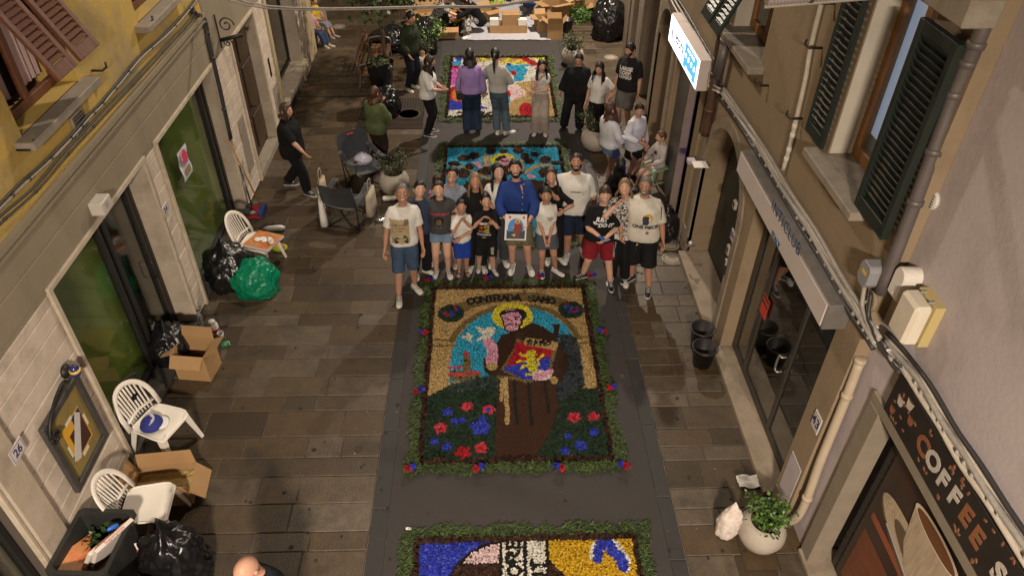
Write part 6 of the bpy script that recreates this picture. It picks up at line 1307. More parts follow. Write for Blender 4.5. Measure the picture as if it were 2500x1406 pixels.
TORSO = [(.84, .155, .105, .01), (.90, .168, .118, .01), (.97, .163, .115, .005), (1.06, .142, .10, .0), (1.16, .147, .105, .0), (1.26, .160, .113, -.005), (1.335, .163, .106, 0), (1.39, .142, .088, .006), (1.425, .112, .072, .01), (1.455, .08, .062, .01), (1.49, .056, .056, .008)]
def kw(z, wid): return 1 + (wid - 1) * interp([1.15, 1.4], [1, .45], z)
SKIN = {}
def skin_m(tone):
    c = {'fair': (.58, .36, .26), 'mid': (.52, .30, .21), 'tan': (.43, .235, .155), 'dark': (.30, .155, .1)}[tone]
    return M_('skin_' + tone, c, .5, col2=(c[0] * .88, c[1] * .8, c[2] * .78), scale=14, mix=.7, sub=.12, spec=.35)
def hair_m(col): return M_('hair_%.3f_%.3f' % col[:2], col, .45, col2=tuple(c * .45 for c in col), scale=16, mix=.8, stretch=(3, 3, .35), bump=.6, bscale=30, spec=.5)
HAIR = dict(black=(.010, .008, .008), dark=(.022, .013, .009), brown=(.06, .03, .017), lbrown=(.12, .065, .03), blond=(.26, .16, .075), grey=(.16, .145, .13), auburn=(.09, .035, .016))
def cloth(col, sc=9, k=.8, **kw):
    return M_('cloth_%.3f_%.3f_%.3f%s' % (*col, sorted(kw.items())), col, .88, col2=tuple(c * k for c in col), scale=sc, bump=.25, bscale=60, spec=.2, **kw)
DENIM, DKDENIM, BLACKC, WHITEC = (.11, .17, .27), (.03, .05, .1), (.008, .008, .009), (.66, .64, .60)
def headpt(dx, dy, dz, k=1.0):
    p = Vector((dx * .077, dy * .097, dz * .118))
    if dz < 0:
        p.x *= 1 - .30 * (-dz) ** 1.6
        if dy > 0: p.y *= 1 - .45 * max(0, -dz - .1)
    if dy < 0:
        f = math.exp(-(dx / .5) ** 4)
        p.y -= .024 * math.exp(-(dx / .15) ** 2 - ((dz + .17) / .15) ** 2) + .012 * math.exp(-(dx / .12) ** 2 - ((dz - .02) / .2) ** 2)
        p.y += .005 * (math.exp(-((dx - .38) / .17) ** 2 - ((dz - .08) / .1) ** 2) + math.exp(-((dx + .38) / .17) ** 2 - ((dz - .08) / .1) ** 2))
        p.y -= .007 * math.exp(-(dx / .3) ** 2 - ((dz + .47) / .1) ** 2) + .010 * math.exp(-(dx / .3) ** 2 - ((dz + .8) / .14) ** 2)
    return p * k
def head_mesh(mb, X):
    n, m = 26, 20; rings = []
    for j in range(1, m):
        e = -PI / 2 + PI * j / m; rings.append([X @ headpt(math.cos(e) * math.sin(2 * PI * k / n), -math.cos(e) * math.cos(2 * PI * k / n), math.sin(e)) for k in range(n)])
    mb.rings(rings)
    for s in (-1, 1): mb.ellip(X @ Vector((s * .077, .012, -.005)), .010, .020, .032, 8, 6, X.to_3x3().to_4x4())
def hair_mesh(X, style, length, R, vol=1.0):
    """cap following the skull, with a curtain of long hair where the style has one; X head frame"""
    mb = MB(); n = 40; rows = []; ncap = 9
    longh = style in ('long', 'bob'); ncur = 9 if longh else 0; cols = []
    for k in range(n):
        a = 2 * PI * k / n; fa = abs((a + PI) % (2 * PI) - PI)      # 0 at the front
        lowz = interp([0, .5, .85, 1.15, 1.5, 1.9, 2.4, PI], {'short': [.54, .48, .28, -.1, -.02, -.25, -.5, -.55], 'crop': [.62, .56, .34, .08, .05, -.15, -.4, -.45], 'tied': [.57, .51, .34, .05, .0, -.25, -.55, -.6], 'fringe': [.22, .22, .18, -.1, -.05, -.25, -.5, -.55]}.get(style, [.58, .5, .26, -.25, -.35, -.45, -.55, -.6]), fa)
        e1 = math.asin(max(-.95, min(.95, lowz))); pts = []; kk = {'crop': 1.045, 'short': 1.09}.get(style, 1.08) * vol
        for j in range(ncap + 1):
            e = lerp(PI / 2 * .98, e1, j / ncap); q = headpt(math.cos(e) * math.sin(a), -abs(math.cos(e)) * math.cos(a), math.sin(e)); q = Vector((math.cos(e) * math.sin(a) * .077, -math.cos(e) * math.cos(a) * .097, math.sin(e) * .118))
            if math.sin(e) < 0 and math.cos(a) < 0: q.y *= 1 - .25 * max(0, -math.sin(e) - .1)
            w = 1 + .075 * noise.noise((math.sin(a) * 5 + length, math.cos(a) * 5, e * 1.2)) + .04 * noise.noise((math.sin(a) * 14, math.cos(a) * 14, e * 1.5 + length))
            kf = lerp(kk, 1.02, max(0, (j / ncap - .75) / .25)) if (not longh or fa < .9) else kk
            pts.append(X @ (q * kf * w))
        if longh:
            b = pts[-1]; c = X @ Vector((0, 0, 0)); zl = length + .035 * noise.noise((a * 3, length * 9, 1)) * 2
            for j in range(1, ncur + 1):
                f = j / ncur
                if fa < .95: pts.append(pts[-1] + Vector((0, 0, -.0004))); continue
                out = (b - c); out.z = 0; out = out.normalized() if out.length > 1e-5 else Vector((0, 1, 0)); back = max(0, -math.cos(a))
                z = lerp(b.z, zl + (.05 if fa < 1.3 else 0), f); wave = .016 * noise.noise((math.sin(a) * 9, math.cos(a) * 9, f * 2 + length)) + .012 * noise.noise((a * 20, 1, f))
                p = Vector((b.x, b.y, z)) + out * (.012 + wave + .035 * math.sin(min(1, f * 1.2) * PI * .6)) + Vector((0, .05 * back * f, 0)) - out * .03 * f * (1 if f > .7 else 0)
                if fa < 1.5: p.y -= .045 * f
                pts.append(p)
        cols.append(pts)
    m = len(cols[0]); vs = [p for c in cols for p in c]
    mb.add(vs, [(k * m + j, ((k + 1) % n) * m + j, ((k + 1) % n) * m + j + 1, k * m + j + 1) for k in range(n) for j in range(m - 1)])
    return mb
def hand(mb, w, f, pn, curl, s=1.0, side=1):
    f = f.normalized(); pn = (pn - f * pn.dot(f)).normalized(); sd = f.cross(pn).normalized() * side
    mb.tube([w - f * .02, w + f * .02, w + f * .06, w + f * .09], [(.024 * s, .018 * s), (.033 * s, .016 * s), (.04 * s, .015 * s), (.038 * s, .012 * s)], 10, up=tuple(pn))
    for i, (o, L) in enumerate(((-.03, .06), (-.01, .075), (.01, .07), (.03, .055))):
        b = w + f * .082 * s + sd * o * s; P = [b]; d = f.copy(); a = curl
        for q in range(3): d = (d * math.cos(a * .6) + pn * math.sin(a * .6)).normalized(); P.append(P[-1] + d * L * s / 3 * 1.1)
        mb.tube(P, [.0095 * s, .009 * s, .0085 * s, .006 * s], 6)
    b = w + f * .025 * s - sd * .032 * s; P = [b, b + (f * .6 - sd * .6 + pn * .3).normalized() * .035 * s, b + (f * .8 - sd * .35 + pn * .5).normalized() * .065 * s]; mb.tube(P, [.012 * s, .011 * s, .008 * s], 6)
def shoe(t, ank, yaw, kind, col, sole, fin, pitch=0., s=1.0):
    M = Matrix.Translation(ank) @ Matrix.Rotation(yaw, 4, 'Z') @ Matrix.Rotation(pitch, 4, 'X'); base = -.085
    sec = [(0, .024, .055), (.04, .034, .078), (.16, .037, .095), (.34, .038, .088), (.52, .041, .062), (.74, .046, .05), (.9, .038, .043), (.97, .024, .036), (1, .01, .028)]
    def ring(tt, hw, hh, z0, k=1.0): return [M @ Vector((hw * k * math.cos(q), .075 - tt * .275 * s, base + z0 + max(0, hh - z0) * (math.sin(q) if math.sin(q) > 0 else 0) + (0 if math.sin(q) > -.5 else 0))) for q in [PI * 2 * k_ / 14 for k_ in range(14)]]
    if kind == 'sandal':
        o = fin(MB().rings([ring(a, b * .93, c * .72, .02) for a, b, c in sec]), 'foot', skin_m('tan'), t)
        for y, w in ((.02, .04), (-.09, .046)): fin(MB().tube([M @ Vector((w * math.cos(q), y, base + .015 + .062 * (1 if y > 0 else .75) * math.sin(q))) for q in [PI * k / 8 for k in range(9)]], .010, 6), 'strap', cloth(col), o)
    else: o = fin(MB().rings([ring(a, b, c, .012) for a, b, c in sec]), 'shoe', M_('shoe_%.2f_%.2f_%.2f' % col, col, .55, col2=tuple(c * .85 for c in col), scale=20), t)
    so = MB().rings([[M @ Vector((b * 1.08 * math.cos(q), .078 - a * .283 * s, base + (.0 if math.sin(q) <= 0 else .026))) for q in [PI * 2 * k / 12 + .01 for k in range(12)]] for a, b, c in sec]); fin(so, 'sole', plain(*sole, .6), o)
    if kind == 'sneaker':
        for k in range(4): y = -.02 - k * .028; hw = .028; fin(MB().tube([M @ Vector((-hw, y, base + .082 - k * .009)), M @ Vector((0, y, base + .092 - k * .01)), M @ Vector((hw, y, base + .082 - k * .009))], .004, 5), 'lace', plain(*(BLACKC if col[0] > .3 and sole[2] < .59 else (.7, .7, .68))), o)
PEOPLE = {}; GP = 'people posing for a picture behind the carpet'
def person(label, foot, head, h, face=0., wid=1., skin='mid', hair=('short', 'dark', 1.3), top=None, bot=None, shoes=('sneaker', (.62, .6, .56), (.62, .6, .57)), la=(.25, -.03, .80), ra=(-.25, -.03, .80), lp=None, rp=None, legs=None, hip=None, bend=0., side=0., twist=0.,
           nod=0., turn=0., tilt=0., smile=True, glasses=None, beard=None, curl=.5, group='people in the street', girl=False, feetyaw=(.2, -.2), lean=None, headk=1.0, kp=((0, -1, 0), (0, -1, 0)), dress=None, child=False, palm=None, z0=0., neckline=0):
    f = math.radians(face)
    if foot is not None: loc = G(*foot, z0); hd = G(*head, h + z0) if head else None
    else: hd = G(*head, h + z0); loc = Vector((hd.x, hd.y, z0))
    s = h / 1.75; lx = ly = 0
    if foot is not None and head is not None and hip is None:
        d = (hd - loc); ca, sa = math.cos(-f), math.sin(-f); dx, dy = (d.x * ca - d.y * sa) / s, (d.x * sa + d.y * ca) / s; lx, ly = max(-.25, min(.25, dx)), max(-.2, min(.2, dy))
    if lean: lx, ly = lean
    if group == GP: nod -= .42
    t = thing('person', label, 'person', loc, f, group); t.scale = (s, s, s)
    if hip is not None and head is not None and foot is None: t.location.z = z0
    def shear(v): return Vector((v[0] + lx * v[2] / 1.75, v[1] + ly * v[2] / 1.75, v[2]))
    def fin(mb, name, m, par, smooth=True):
        mb.v = [tuple(shear(v)) for v in mb.v]; return mb.build(name, m, par, smooth)
    def fin_me(me, name, m, par, amp=0., fq=7., seed=0.):
        nv = len(me.vertices); co = np.empty(nv * 3); me.vertices.foreach_get('co', co); co = co.reshape(-1, 3)
        if amp:
            nm = np.empty(nv * 3); me.vertex_normals.foreach_get('vector', nm); nm = nm.reshape(-1, 3)
            am = np.array([noise.noise((p[0] * fq * 1.5 + seed, p[1] * fq, p[2] * fq * .8)) + .5 * noise.noise((p[0] * fq * 3.1, p[1] * fq * 3 + seed, p[2] * fq * 1.4)) for p in co]); co += nm * (am * amp)[:, None]
        co[:, 0] += lx * co[:, 2] / 1.75; co[:, 1] += ly * co[:, 2] / 1.75
        me.vertices.foreach_set('co', co.ravel()); me.materials.clear(); me.materials.append(m); me.polygons.foreach_set('use_smooth', [True] * len(me.polygons)); me.update(); return link(name, me, par)
    hp = Vector(hip) if hip else Vector((0, 0, .93))
    U = Matrix.Translation(hp) @ Matrix.Rotation(twist, 4, 'Z') @ Matrix.Rotation(side, 4, 'Y') @ Matrix.Rotation(bend, 4, 'X') @ Matrix.Translation((0, 0, -.93))
    sw = .155 * (1 + (wid - 1) * .5) * (.93 if girl else 1) * (.95 if child else 1)
    S = [U @ Vector((q * sw, .01, 1.375)) for q in (1, -1)]; HP = [U @ Vector((q * .085 * wid ** .5, .01, .90)) for q in (1, -1)]
    lg = legs or ((.10, .02, .085), (-.10, .02, .085)); A = [Vector(q) for q in lg]
    W = []; E = []
    for i, (wr, pole) in enumerate(((la, lp), (ra, rp))):
        q = 1 if i == 0 else -1; e, w = ik(S[i], wr, .285, .25, pole or (q * .7, .7, -.25)); E.append(e); W.append(w)
    K = []
    for i in range(2): k_, a_ = ik(HP[i], A[i], .425, .42, kp[i]); K.append(k_); A[i] = a_
    sk = skin_m(skin); aw = .5 + .5 * wid
    # body: one continuous skin
    mb = MB(); gw = 1.0 if not girl else .96
    mb.rings([[U @ p for p in sring((0, y, z), w * kw(z, wid) * gw * .93, d * kw(z, wid) ** 1.15 * .93)] for z, w, d, y in TORSO[:-1]])
    mb.tube([U @ Vector((0, .012, 1.40)), U @ Vector((0, .006, 1.47)), U @ Vector((0, -.008, 1.56)), U @ Vector((0, -.012, 1.6))], [.07, .056 * aw, .052 * aw, .05], 12)
    for i in range(2):
        mb.tube(catmull([S[i] + (U.to_3x3() @ Vector((-.03 if i == 0 else .03, 0, .0))), S[i].lerp(E[i], .12), S[i].lerp(E[i], .5), E[i], E[i].lerp(W[i], .35), W[i]], 3), [r * aw for r in np.interp(np.linspace(0, 1, 16), [0, .15, .4, .6, .78, 1], [.05, .052, .047, .038, .040, .026])], 10)
        mb.tube(catmull([HP[i], HP[i].lerp(K[i], .35), K[i], K[i].lerp(A[i], .3), A[i].lerp(K[i], .12), A[i]], 3), [r * (.6 + .4 * wid) for r in np.interp(np.linspace(0, 1, 16), [0, .25, .48, .62, .9, 1], [.088, .08, .056, .056, .036, .036])], 12)
    me = remesh(mb, .016); body = bmesh.new(); body.from_mesh(me); bpy.data.meshes.remove(me)
    hk = headk * (1.11 if not child else 1.2)
    X = U @ Matrix.Translation((0, -.008, 1.508)) @ Matrix.Rotation(turn, 4, 'Z') @ Matrix.Rotation(tilt, 4, 'Y') @ Matrix.Rotation(nod, 4, 'X') @ Matrix.Translation((0, -.018, .105 * hk)) @ Matrix.Scale(hk, 4)
    hm = MB(); head_mesh(hm, X)
    for i in range(2):
        fd = W[i] - E[i]; q = 1 if i == 0 else -1; pn = Vector(palm[i]) if palm else Vector((-q * .8, -.5, 0)); hand(hm, W[i], fd, pn, curl, 1.0, 1)
    tmp = hm.mesh('h', None); body.from_mesh(tmp); bpy.data.meshes.remove(tmp)
    me = bpy.data.meshes.new('body'); body.to_mesh(me); body.free(); bo = fin_me(me, 'body', sk, t)
    # face
    XR = X.to_3x3().to_4x4()
    for q in (-1, 1):
        e = X @ Vector((q * .030, -.0835, .010)); ey = fin(MB().ellip(e, .0145, .0065, .0075, 10, 6, XR), 'eye', plain(.6, .58, .55, .3), t); fin(MB().ellip(X @ Vector((q * .030, -.088, .010)), .006, .0035, .006, 8, 5, XR), 'iris', plain(.02, .012, .008, .3), ey)
        hc = HAIR[hair[1]] if hair[1] in HAIR and hair[0] != 'bald' else (.05, .04, .035); fin(MB().tube([X @ Vector((q * .014, -.095, .030)), X @ Vector((q * .03, -.0945, .036)), X @ Vector((q * .048, -.082, .029))], [.002, .0028, .0014], 6), 'eyebrow', plain(hc[0] * .7, hc[1] * .7, hc[2] * .7, .8), t)
    lip = plain(.33, .11, .09, .5) if not girl else plain(.40, .10, .10, .45)
    mo = fin(MB().ellip(X @ Vector((0, -.0885, -.056)), .031 if smile else .023, .009, .0105 if smile else .007, 12, 6, XR), 'mouth', lip, t)
    if smile: fin(MB().ellip(X @ Vector((0, -.0925, -.0545)), .025, .0085, .0062, 10, 5, XR), 'teeth', plain(.68, .66, .6, .4), mo)
    # hair
    if hair[0] != 'bald':
        st = hair[0]; cap = 'tied' if st in ('pony', 'bun') else st; R = random.Random(len(label)); o = fin(hair_mesh(X, cap, (U @ Vector((0, 0, hair[2]))).z if hip else hair[2], R), 'hair', hair_m(HAIR[hair[1]]), t)
        if st == 'pony': fin(MB().tube(catmull([X @ Vector((0, .095, .02)), X @ Vector((0, .15, -.02)), X @ Vector((0.01, .15, -.15)), X @ Vector((.02, .125, -.3))], 4), [.02, .027, .032, .034, .034, .034, .032, .03, .028, .025, .02, .014, .006], 10), 'ponytail', hair_m(HAIR[hair[1]]), t)
        if st == 'bun': fin(MB().ellip(X @ Vector((0, .11, .03)), .04, .035, .04), 'hair_bun', hair_m(HAIR[hair[1]]), t)
    if beard:
        bb = MB(); rows = []
        for j in range(7):
            e = lerp(-.12, -1.05, j / 6); w = lerp(1.25, .95, j / 6); rows.append([X @ (headpt(math.cos(e) * math.sin(a), -math.cos(e) * math.cos(a), math.sin(e)) * 1.035) for a in np.linspace(-w, w, 17)])
        n = 17; vs = [p for r in rows for p in r]; keep = [(j, k) for j in range(6) for k in range(16) if not (j < 3 and 4 <= k <= 11)]; bb.add(vs, [(j * n + k, j * n + k + 1, (j + 1) * n + k + 1, (j + 1) * n + k) for j, k in keep])
        fin(bb, 'beard', hair_m(HAIR[beard]), t); fin(MB().tube([X @ Vector((-.03, -.088, -.045)), X @ Vector((0, -.103, -.037)), X @ Vector((.03, -.088, -.045))], [.004, .007, .004], 6), 'moustache', hair_m(HAIR[beard]), t)
    if glasses:
        go = None
        for q in (-1, 1):
            P = [X @ Vector((q * .032 + .024 * math.cos(a), -.102 + .012 * abs(math.cos(a)) * (1 if math.cos(a) * q > 0 else 0), .008 + .019 * math.sin(a))) for a in np.linspace(0, 2 * PI, 15)]
            fr = MB().tube(P, .0019, 5, cap=False).tube([X @ Vector((q * .055, -.092, .015)), X @ Vector((q * .08, .0, .012))], .0025, 5)
            if q == 1: fr.tube([X @ Vector((-.009, -.104, .012)), X @ Vector((.009, -.104, .012))], .0025, 5)
            if go is None: go = fr
            else: go.add(fr.v, fr.f)
        fin(go, 'glasses', plain(*glasses, .4), t)
    # clothes
    res = dict(root=t, X=X, U=U, W=W, E=E, S=S, K=K, fin=fin, fin_me=fin_me, shear=shear, s=s)
    if bot:
        col, frac, loose = bot[:3]; m = bot[3] if len(bot) > 3 else cloth(col); b = MB()
        b.rings([[U @ p for p in sring((0, y, z), (w * wid * gw + .008 + loose * .35), d * wid ** 1.15 + .008 + loose * .35)] for z, w, d, y in [(.80, .13, .09, .01)] + TORSO[:3] + [(1.03, .15, .105, 0)]])
        for i in range(2):
            n = 9; ts = np.linspace(0, 1, n); pts = []; rad = []; tot = .845; stop = frac * tot
            for u in ts:
                L = u * stop
                if L < .425: p = HP[i].lerp(K[i], L / .425); r = interp([0, .15, .425], [.092, .086, .06], L)
                else: p = K[i].lerp(A[i], (L - .425) / .42); r = interp([0, .12, .36, .42], [.06, .06, .045, .045], L - .425)
                pts.append(p); rad.append(r * (.62 + .38 * wid) + .006 + loose * (.25 + .75 * u))
            b.tube(pts, rad, 14)
        res['bot'] = fin_me(remesh(b, .015, 5), 'shorts' if frac < .75 else 'trousers', m, t, .007 if frac < .75 else .006, 8., len(label))
        if frac < .75 and len(bot) > 4:
            for i in range(2):
                pass
    if dress:
        col, zh, fl = dress; b = MB(); b.rings([[U @ p for p in sring((0, 0, z), lerp(.15, .15 + fl, (1.05 - z) / .5) * wid, lerp(.115, .115 + fl, (1.05 - z) / .5) * wid)] for z in np.linspace(zh, 1.06, 7)]); fin_me(remesh(b, .016), 'skirt', cloth(col), t, .01, 9.)
    if top:
        col, slv, hem, loose = top[:4]; m = top[4] if len(top) > 4 else cloth(col); b = MB()
        zs = [z for z, *_ in TORSO]; rows = []
        for z in list(np.linspace(hem, 1.30, 7)) + [1.345, 1.39, 1.42, 1.445, 1.462]:
            w, d, y = (interp(zs, [r[q] for r in TORSO], z) for q in (1, 2, 3)); k = 1 if z < 1.28 else interp([1.28, 1.40, 1.47], [1, .45, .3], z); fw = kw(z, wid)
            rows.append([U @ p for p in sring((0, y, z), w * fw * gw + .009 + loose * k, d * fw ** 1.15 + .009 + loose * k)])
        b.rings(rows)
        for i in range(2):
            tot = .535; stop = max(.07, slv * tot); pts = [S[i] + (U.to_3x3() @ Vector((-.06 if i == 0 else .06, 0, .01)))]; rad = [.062 * aw + .006]
            for u in np.linspace(0, 1, 8):
                L = u * stop; p = S[i].lerp(E[i], L / .285) if L < .285 else E[i].lerp(W[i], (L - .285) / .25); r = interp([0, .1, .285, .4, .535], [.054, .05, .04, .042, .029], L)
                pts.append(p); rad.append(r * aw + .007 + loose * (.35 + .3 * u) * (1 if slv < .7 else (1.2 if u < .9 else .6)))
            if slv > .03: b.tube(pts, rad, 12)
        res['top'] = fin_me(remesh(b, .014, 4), 'shirt', m, t, .0065, 8.5, len(label) * .7)
        # collar rim
        cr = [U @ p for p in sring((0, .008, 1.464), .078, .068, 24, 2)]; cr.append(cr[0]); fin(MB().tube(cr, (.008), 6, cap=False), 'collar', m, res['top'])
    # shoes
    if shoes:
        for i in range(2): shoe(t, A[i], (feetyaw[0] if i == 0 else feetyaw[1]), shoes[0], shoes[1], shoes[2], fin, shoes[3] if len(shoes) > 3 else 0.)
    PEOPLE[label] = res; return res
def decal(res, flat, m, name='print', part='top', off=.006):
    """lay a flat outline (x,z) mesh on the front of a garment"""
    o = res[part]; bv = BVHTree.FromPolygons([v.co.copy() for v in o.data.vertices], [tuple(p.vertices) for p in o.data.polygons])
    if isinstance(flat, MB): me = flat.mesh(name, m, fix=False)
    else: me = flat; me.materials.clear(); me.materials.append(m)
    for v in me.vertices:
        h = bv.ray_cast(Vector((v.co.x, -1.2, v.co.z)), Vector((0, 1, 0)))[0]; v.co.y = (h.y if h else -.13) - off
    me.update(); return link(name, me, o)
def flatgrid(x0, x1, z0, z1, n=8, wob=0., seed=0):
    g = MB(); R = random.Random(seed); g.v = [(lerp(x0, x1, i / n) + (R.uniform(-wob, wob) if i in (0, n) else 0), 0, lerp(z0, z1, j / n) + (R.uniform(-wob, wob) if j in (0, n) else 0)) for j in range(n + 1) for i in range(n + 1)]; g.f = [(j * (n + 1) + i, j * (n + 1) + i + 1, (j + 1) * (n + 1) + i + 1, (j + 1) * (n + 1) + i) for j in range(n) for i in range(n)]; return g
def flattext(txt, size, x, z, bold=0., shear=0., rot=0.):
    me = textmesh(txt, size, 0, bold, shear); c, s_ = math.cos(rot), math.sin(rot)
    for v in me.vertices: px, pz = v.co.x, v.co.y; v.co = (x + px * c - pz * s_, 0, z + px * s_ + pz * c)
    return me
def flatpoly(pts): return MB().add([(x, 0, z) for x, z in pts], [tuple(range(len(pts)))])
GP = 'people posing for a picture behind the carpet'; GO = 'onlookers around the far carpets'
WS = ('sneaker', (.62, .6, .56), (.62, .6, .57)); BS = ('sneaker', (.012, .012, .013), (.5, .48, .45)); BB = ('plain', (.012, .012, .012), (.012, .012, .012))
white = cloth(WHITEC)
r = person('man in white printed T-shirt and denim shorts at the left end of the group', (992, 714), (988, 457), 1.78, 8, .97, 'tan', ('crop', 'grey', 0), (WHITEC, .42, .88, .028), (DKDENIM, .52, .022, cloth((.05, .085, .15), 5, .5)), ('sneaker', (.62, .6, .55), (.58, .55, .5)), la=(.24, -.13, .86), ra=(-.27, -.12, .84), legs=((.13, .08, .085), (-.11, -.14, .085)), glasses=(.02, .015, .015), group=GP, feetyaw=(.5, -.05), lean=(.08, 0))
decal(r, flatgrid(-.12, .12, .95, 1.32, 8, .012, 3), cloth((.42, .33, .2), 14, .7)); decal(r, flatgrid(.06, .12, 1.25, 1.33, 3, .006, 5), plain(.14, .1, .06), off=.008)
for k, (tx, z, sz) in enumerate((('Life is like', 1.25, .05), ('a road', 1.2, .045), ('trip', 1.155, .04))): decal(r, flattext(tx, sz, .0, z, .001, .35), plain(.16, .07, .03), off=.009)
decal(r, flatpoly([(-.09, 1.02), (-.05, 1.06), (-.01, 1.03), (.03, 1.03), (.04, 1.09), (.06, 1.09), (.1, 1.04), (.1, 1.0), (.06, .985), (-.04, .985), (-.09, .99)]), plain(.06, .07, .045), off=.011)
for x in (-.06, .075): decal(r, flatpoly([(x + .026 * math.cos(a), .985 + .026 * math.sin(a)) for a in np.linspace(0, 6.1, 14)]), plain(.02, .02, .018), off=.012)
person('smiling woman in navy shirt and black trousers behind the man with the scooter shirt', (1028, 668), (1022, 447), 1.62, 12, .95, 'fair', ('tied', 'black', 0), ((.035, .05, .085), .5, .86, .025), (BLACKC, 1, .03), WS, girl=True, group=GP, ra=(-.2, -.25, 1.38), rp=(-.8, 0, -.5), feetyaw=(.9, .1), tilt=.12)
r = person('teenage girl in charcoal T-shirt and denim shorts with white sneakers', (1080, 668), (1072, 447), 1.6, 2, .97, 'fair', ('bun', 'dark', 0), ((.055, .052, .055), .22, .88, .022), (DENIM, .24, .03, cloth((.16, .24, .36), 6, .7)), WS, girl=True, group=GP, tilt=-.12, la=(.22, -.12, 1.0), ra=(-.22, -.02, .8))
decal(r, flattext('COLORADO', .058, 0, 1.27, .004), plain(.3, .04, .06)); decal(r, flatpoly([(.075 * math.cos(a), 1.14 + .085 * math.sin(a)) for a in np.linspace(0, 6.1, 18)]), cloth((.022, .02, .02), 20, .6)); decal(r, flatpoly([(-.035, 1.07), (.035, 1.07), (.045, 1.13), (.02, 1.19), (0, 1.16), (-.02, 1.19), (-.045, 1.13)]), cloth((.2, .14, .07), 30, .4), off=.008); decal(r, flattext('73 - 81', .035, 0, 1.02), plain(.12, .15, .25))
person('child in purple flowered shirt held behind the girl in charcoal', None, (1068, 430), 1.42, -15, .95, 'fair', ('long', 'brown', 1.25), ((.16, .05, .22), .4, .8, .02, M_('purple_flowers', (.16, .03, .22), .8, col2=(.45, .28, .5), scale=18, mix=.35)), (BLACKC, .9, .02), WS, girl=True, group=GP, child=True, turn=.6, nod=.35, smile=False)
person('woman with dark-rimmed glasses and grey-blue shirt hugging the child', (1086, 640), (1105, 412), 1.66, -8, 1.05, 'mid', ('short', 'black', 0), ((.22, .25, .31), .3, .85, .03), (BLACKC, .55, .03), ('sneaker', (.33, .24, .22), (.5, .46, .42)), girl=True, group=GP, glasses=(.02, .012, .012), la=(.18, -.22, 1.12), ra=(-.25, -.18, 1.05), legs=((.17, .02, .085), (-.17, .02, .085)))
r = person('boy in white T-shirt and blue shorts with hand on chin', (1130, 667), (1126, 493), 1.3, 6, .85, 'tan', ('crop', 'black', 0), (WHITEC, .45, .84, .028), ((.015, .045, .28), .5, .035), ('sandal', (.02, .018, .016), (.02, .018, .016)), group=GP, child=True, la=(-.06, -.22, 1.05), ra=(-.05, -.19, 1.40), rp=(-.5, -.4, -1), lp=(1, 0, -.4), smile=False, nod=.1, legs=((.075, .02, .085), (-.075, .02, .085)))
decal(r, flattext('sport club', .025, .05, 1.2), plain(.2, .2, .2))
for q in (.135, -.135): pass
r = person('laughing woman with long blond hair and black top behind the two boys', None, (1160, 427), 1.62, 0, .95, 'tan', ('long', 'blond', 1.3), (BLACKC, .2, .85, .02), (BLACKC, 1, .02), WS, girl=True, group=GP, la=(.2, -.3, 1.05), ra=(-.15, -.3, 1.1))
r = person('boy in black printed T-shirt and black shorts', (1185, 660), (1187, 479), 1.36, -4, 1.08, 'mid', ('short', 'black', 0), (BLACKC, .5, .82, .035), (BLACKC, .52, .04), ('sneaker', (.6, .58, .55), (.04, .08, .06)), group=GP, child=True, turn=.25, la=(.1, -.2, 1.36), ra=(-.08, -.2, 1.36), rp=(-.6, 0, -1), lp=(.6, 0, -1), legs=((.16, -.02, .085), (-.13, .06, .085)), feetyaw=(.5, .0))
decal(r, flattext('WEEKEND', .062, 0, 1.24, .004), plain(.55, .53, .5)); decal(r, flattext('SPONGEBOB', .045, 0, .99, .003), plain(.3, .3, .5)); decal(r, flatgrid(.01, .095, 1.03, 1.2, 5, .012, 8), cloth((.42, .4, .03), 30, .3), off=.007); decal(r, flatgrid(-.1, -.005, 1.03, 1.1, 4, .012, 9), cloth((.25, .13, .03), 40, .3), off=.007); decal(r, flatpoly([(-.05 + .04 * math.cos(a), 1.155 + .035 * math.sin(a)) for a in np.linspace(0, 6, 12)]), plain(.45, .06, .02), off=.007); decal(r, flattext('2K24', .03, 0, .93, .002), plain(.35, .34, .05))
decal(r, flatgrid(.12, .18, .56, .7, 3, .008, 2), cloth((.4, .38, .3), 60, .15), 'shorts_print', 'bot')
person('young woman with glasses and long black hair in white T-shirt behind the man in blue', (1216, 640), (1217, 403), 1.69, 5, .9, 'fair', ('long', 'black', 1.22), (WHITEC, .45, .9, .03), ((.045, .05, .06), 1, .035), WS, girl=True, group=GP, glasses=(.3, .28, .26), turn=.2)
r = person('bearded man in blue shirt and khaki shorts holding up a printed sheet', (1270, 656), (1252, 397), 1.84, 0, 1.04, 'mid', ('short', 'black', 0), ((.018, .045, .2), .82, .84, .03), ((.14, .115, .07), .48, .035), WS, group=GP, beard='dark', la=(.14, -.33, 1.03), ra=(-.14, -.33, 1.03), lp=(1, .2, -.6), rp=(-1, .2, -.6), curl=.9, palm=((-1, -.2, 0), (1, -.2, 0)), lean=(-.1, .0), legs=((.13, .0, .085), (-.11, .03, .085)))
for z in (1.3, 1.2, 1.1, 1.0): decal(r, flatpoly([(.007 * math.cos(a), z + .007 * math.sin(a)) for a in np.linspace(0, 5.6, 8)]), plain(.5, .5, .5), 'button')
decal(r, flatpoly([(-.035, 1.44), (.035, 1.44), (.004, 1.33)]), skin_m('mid'), 'open_collar')
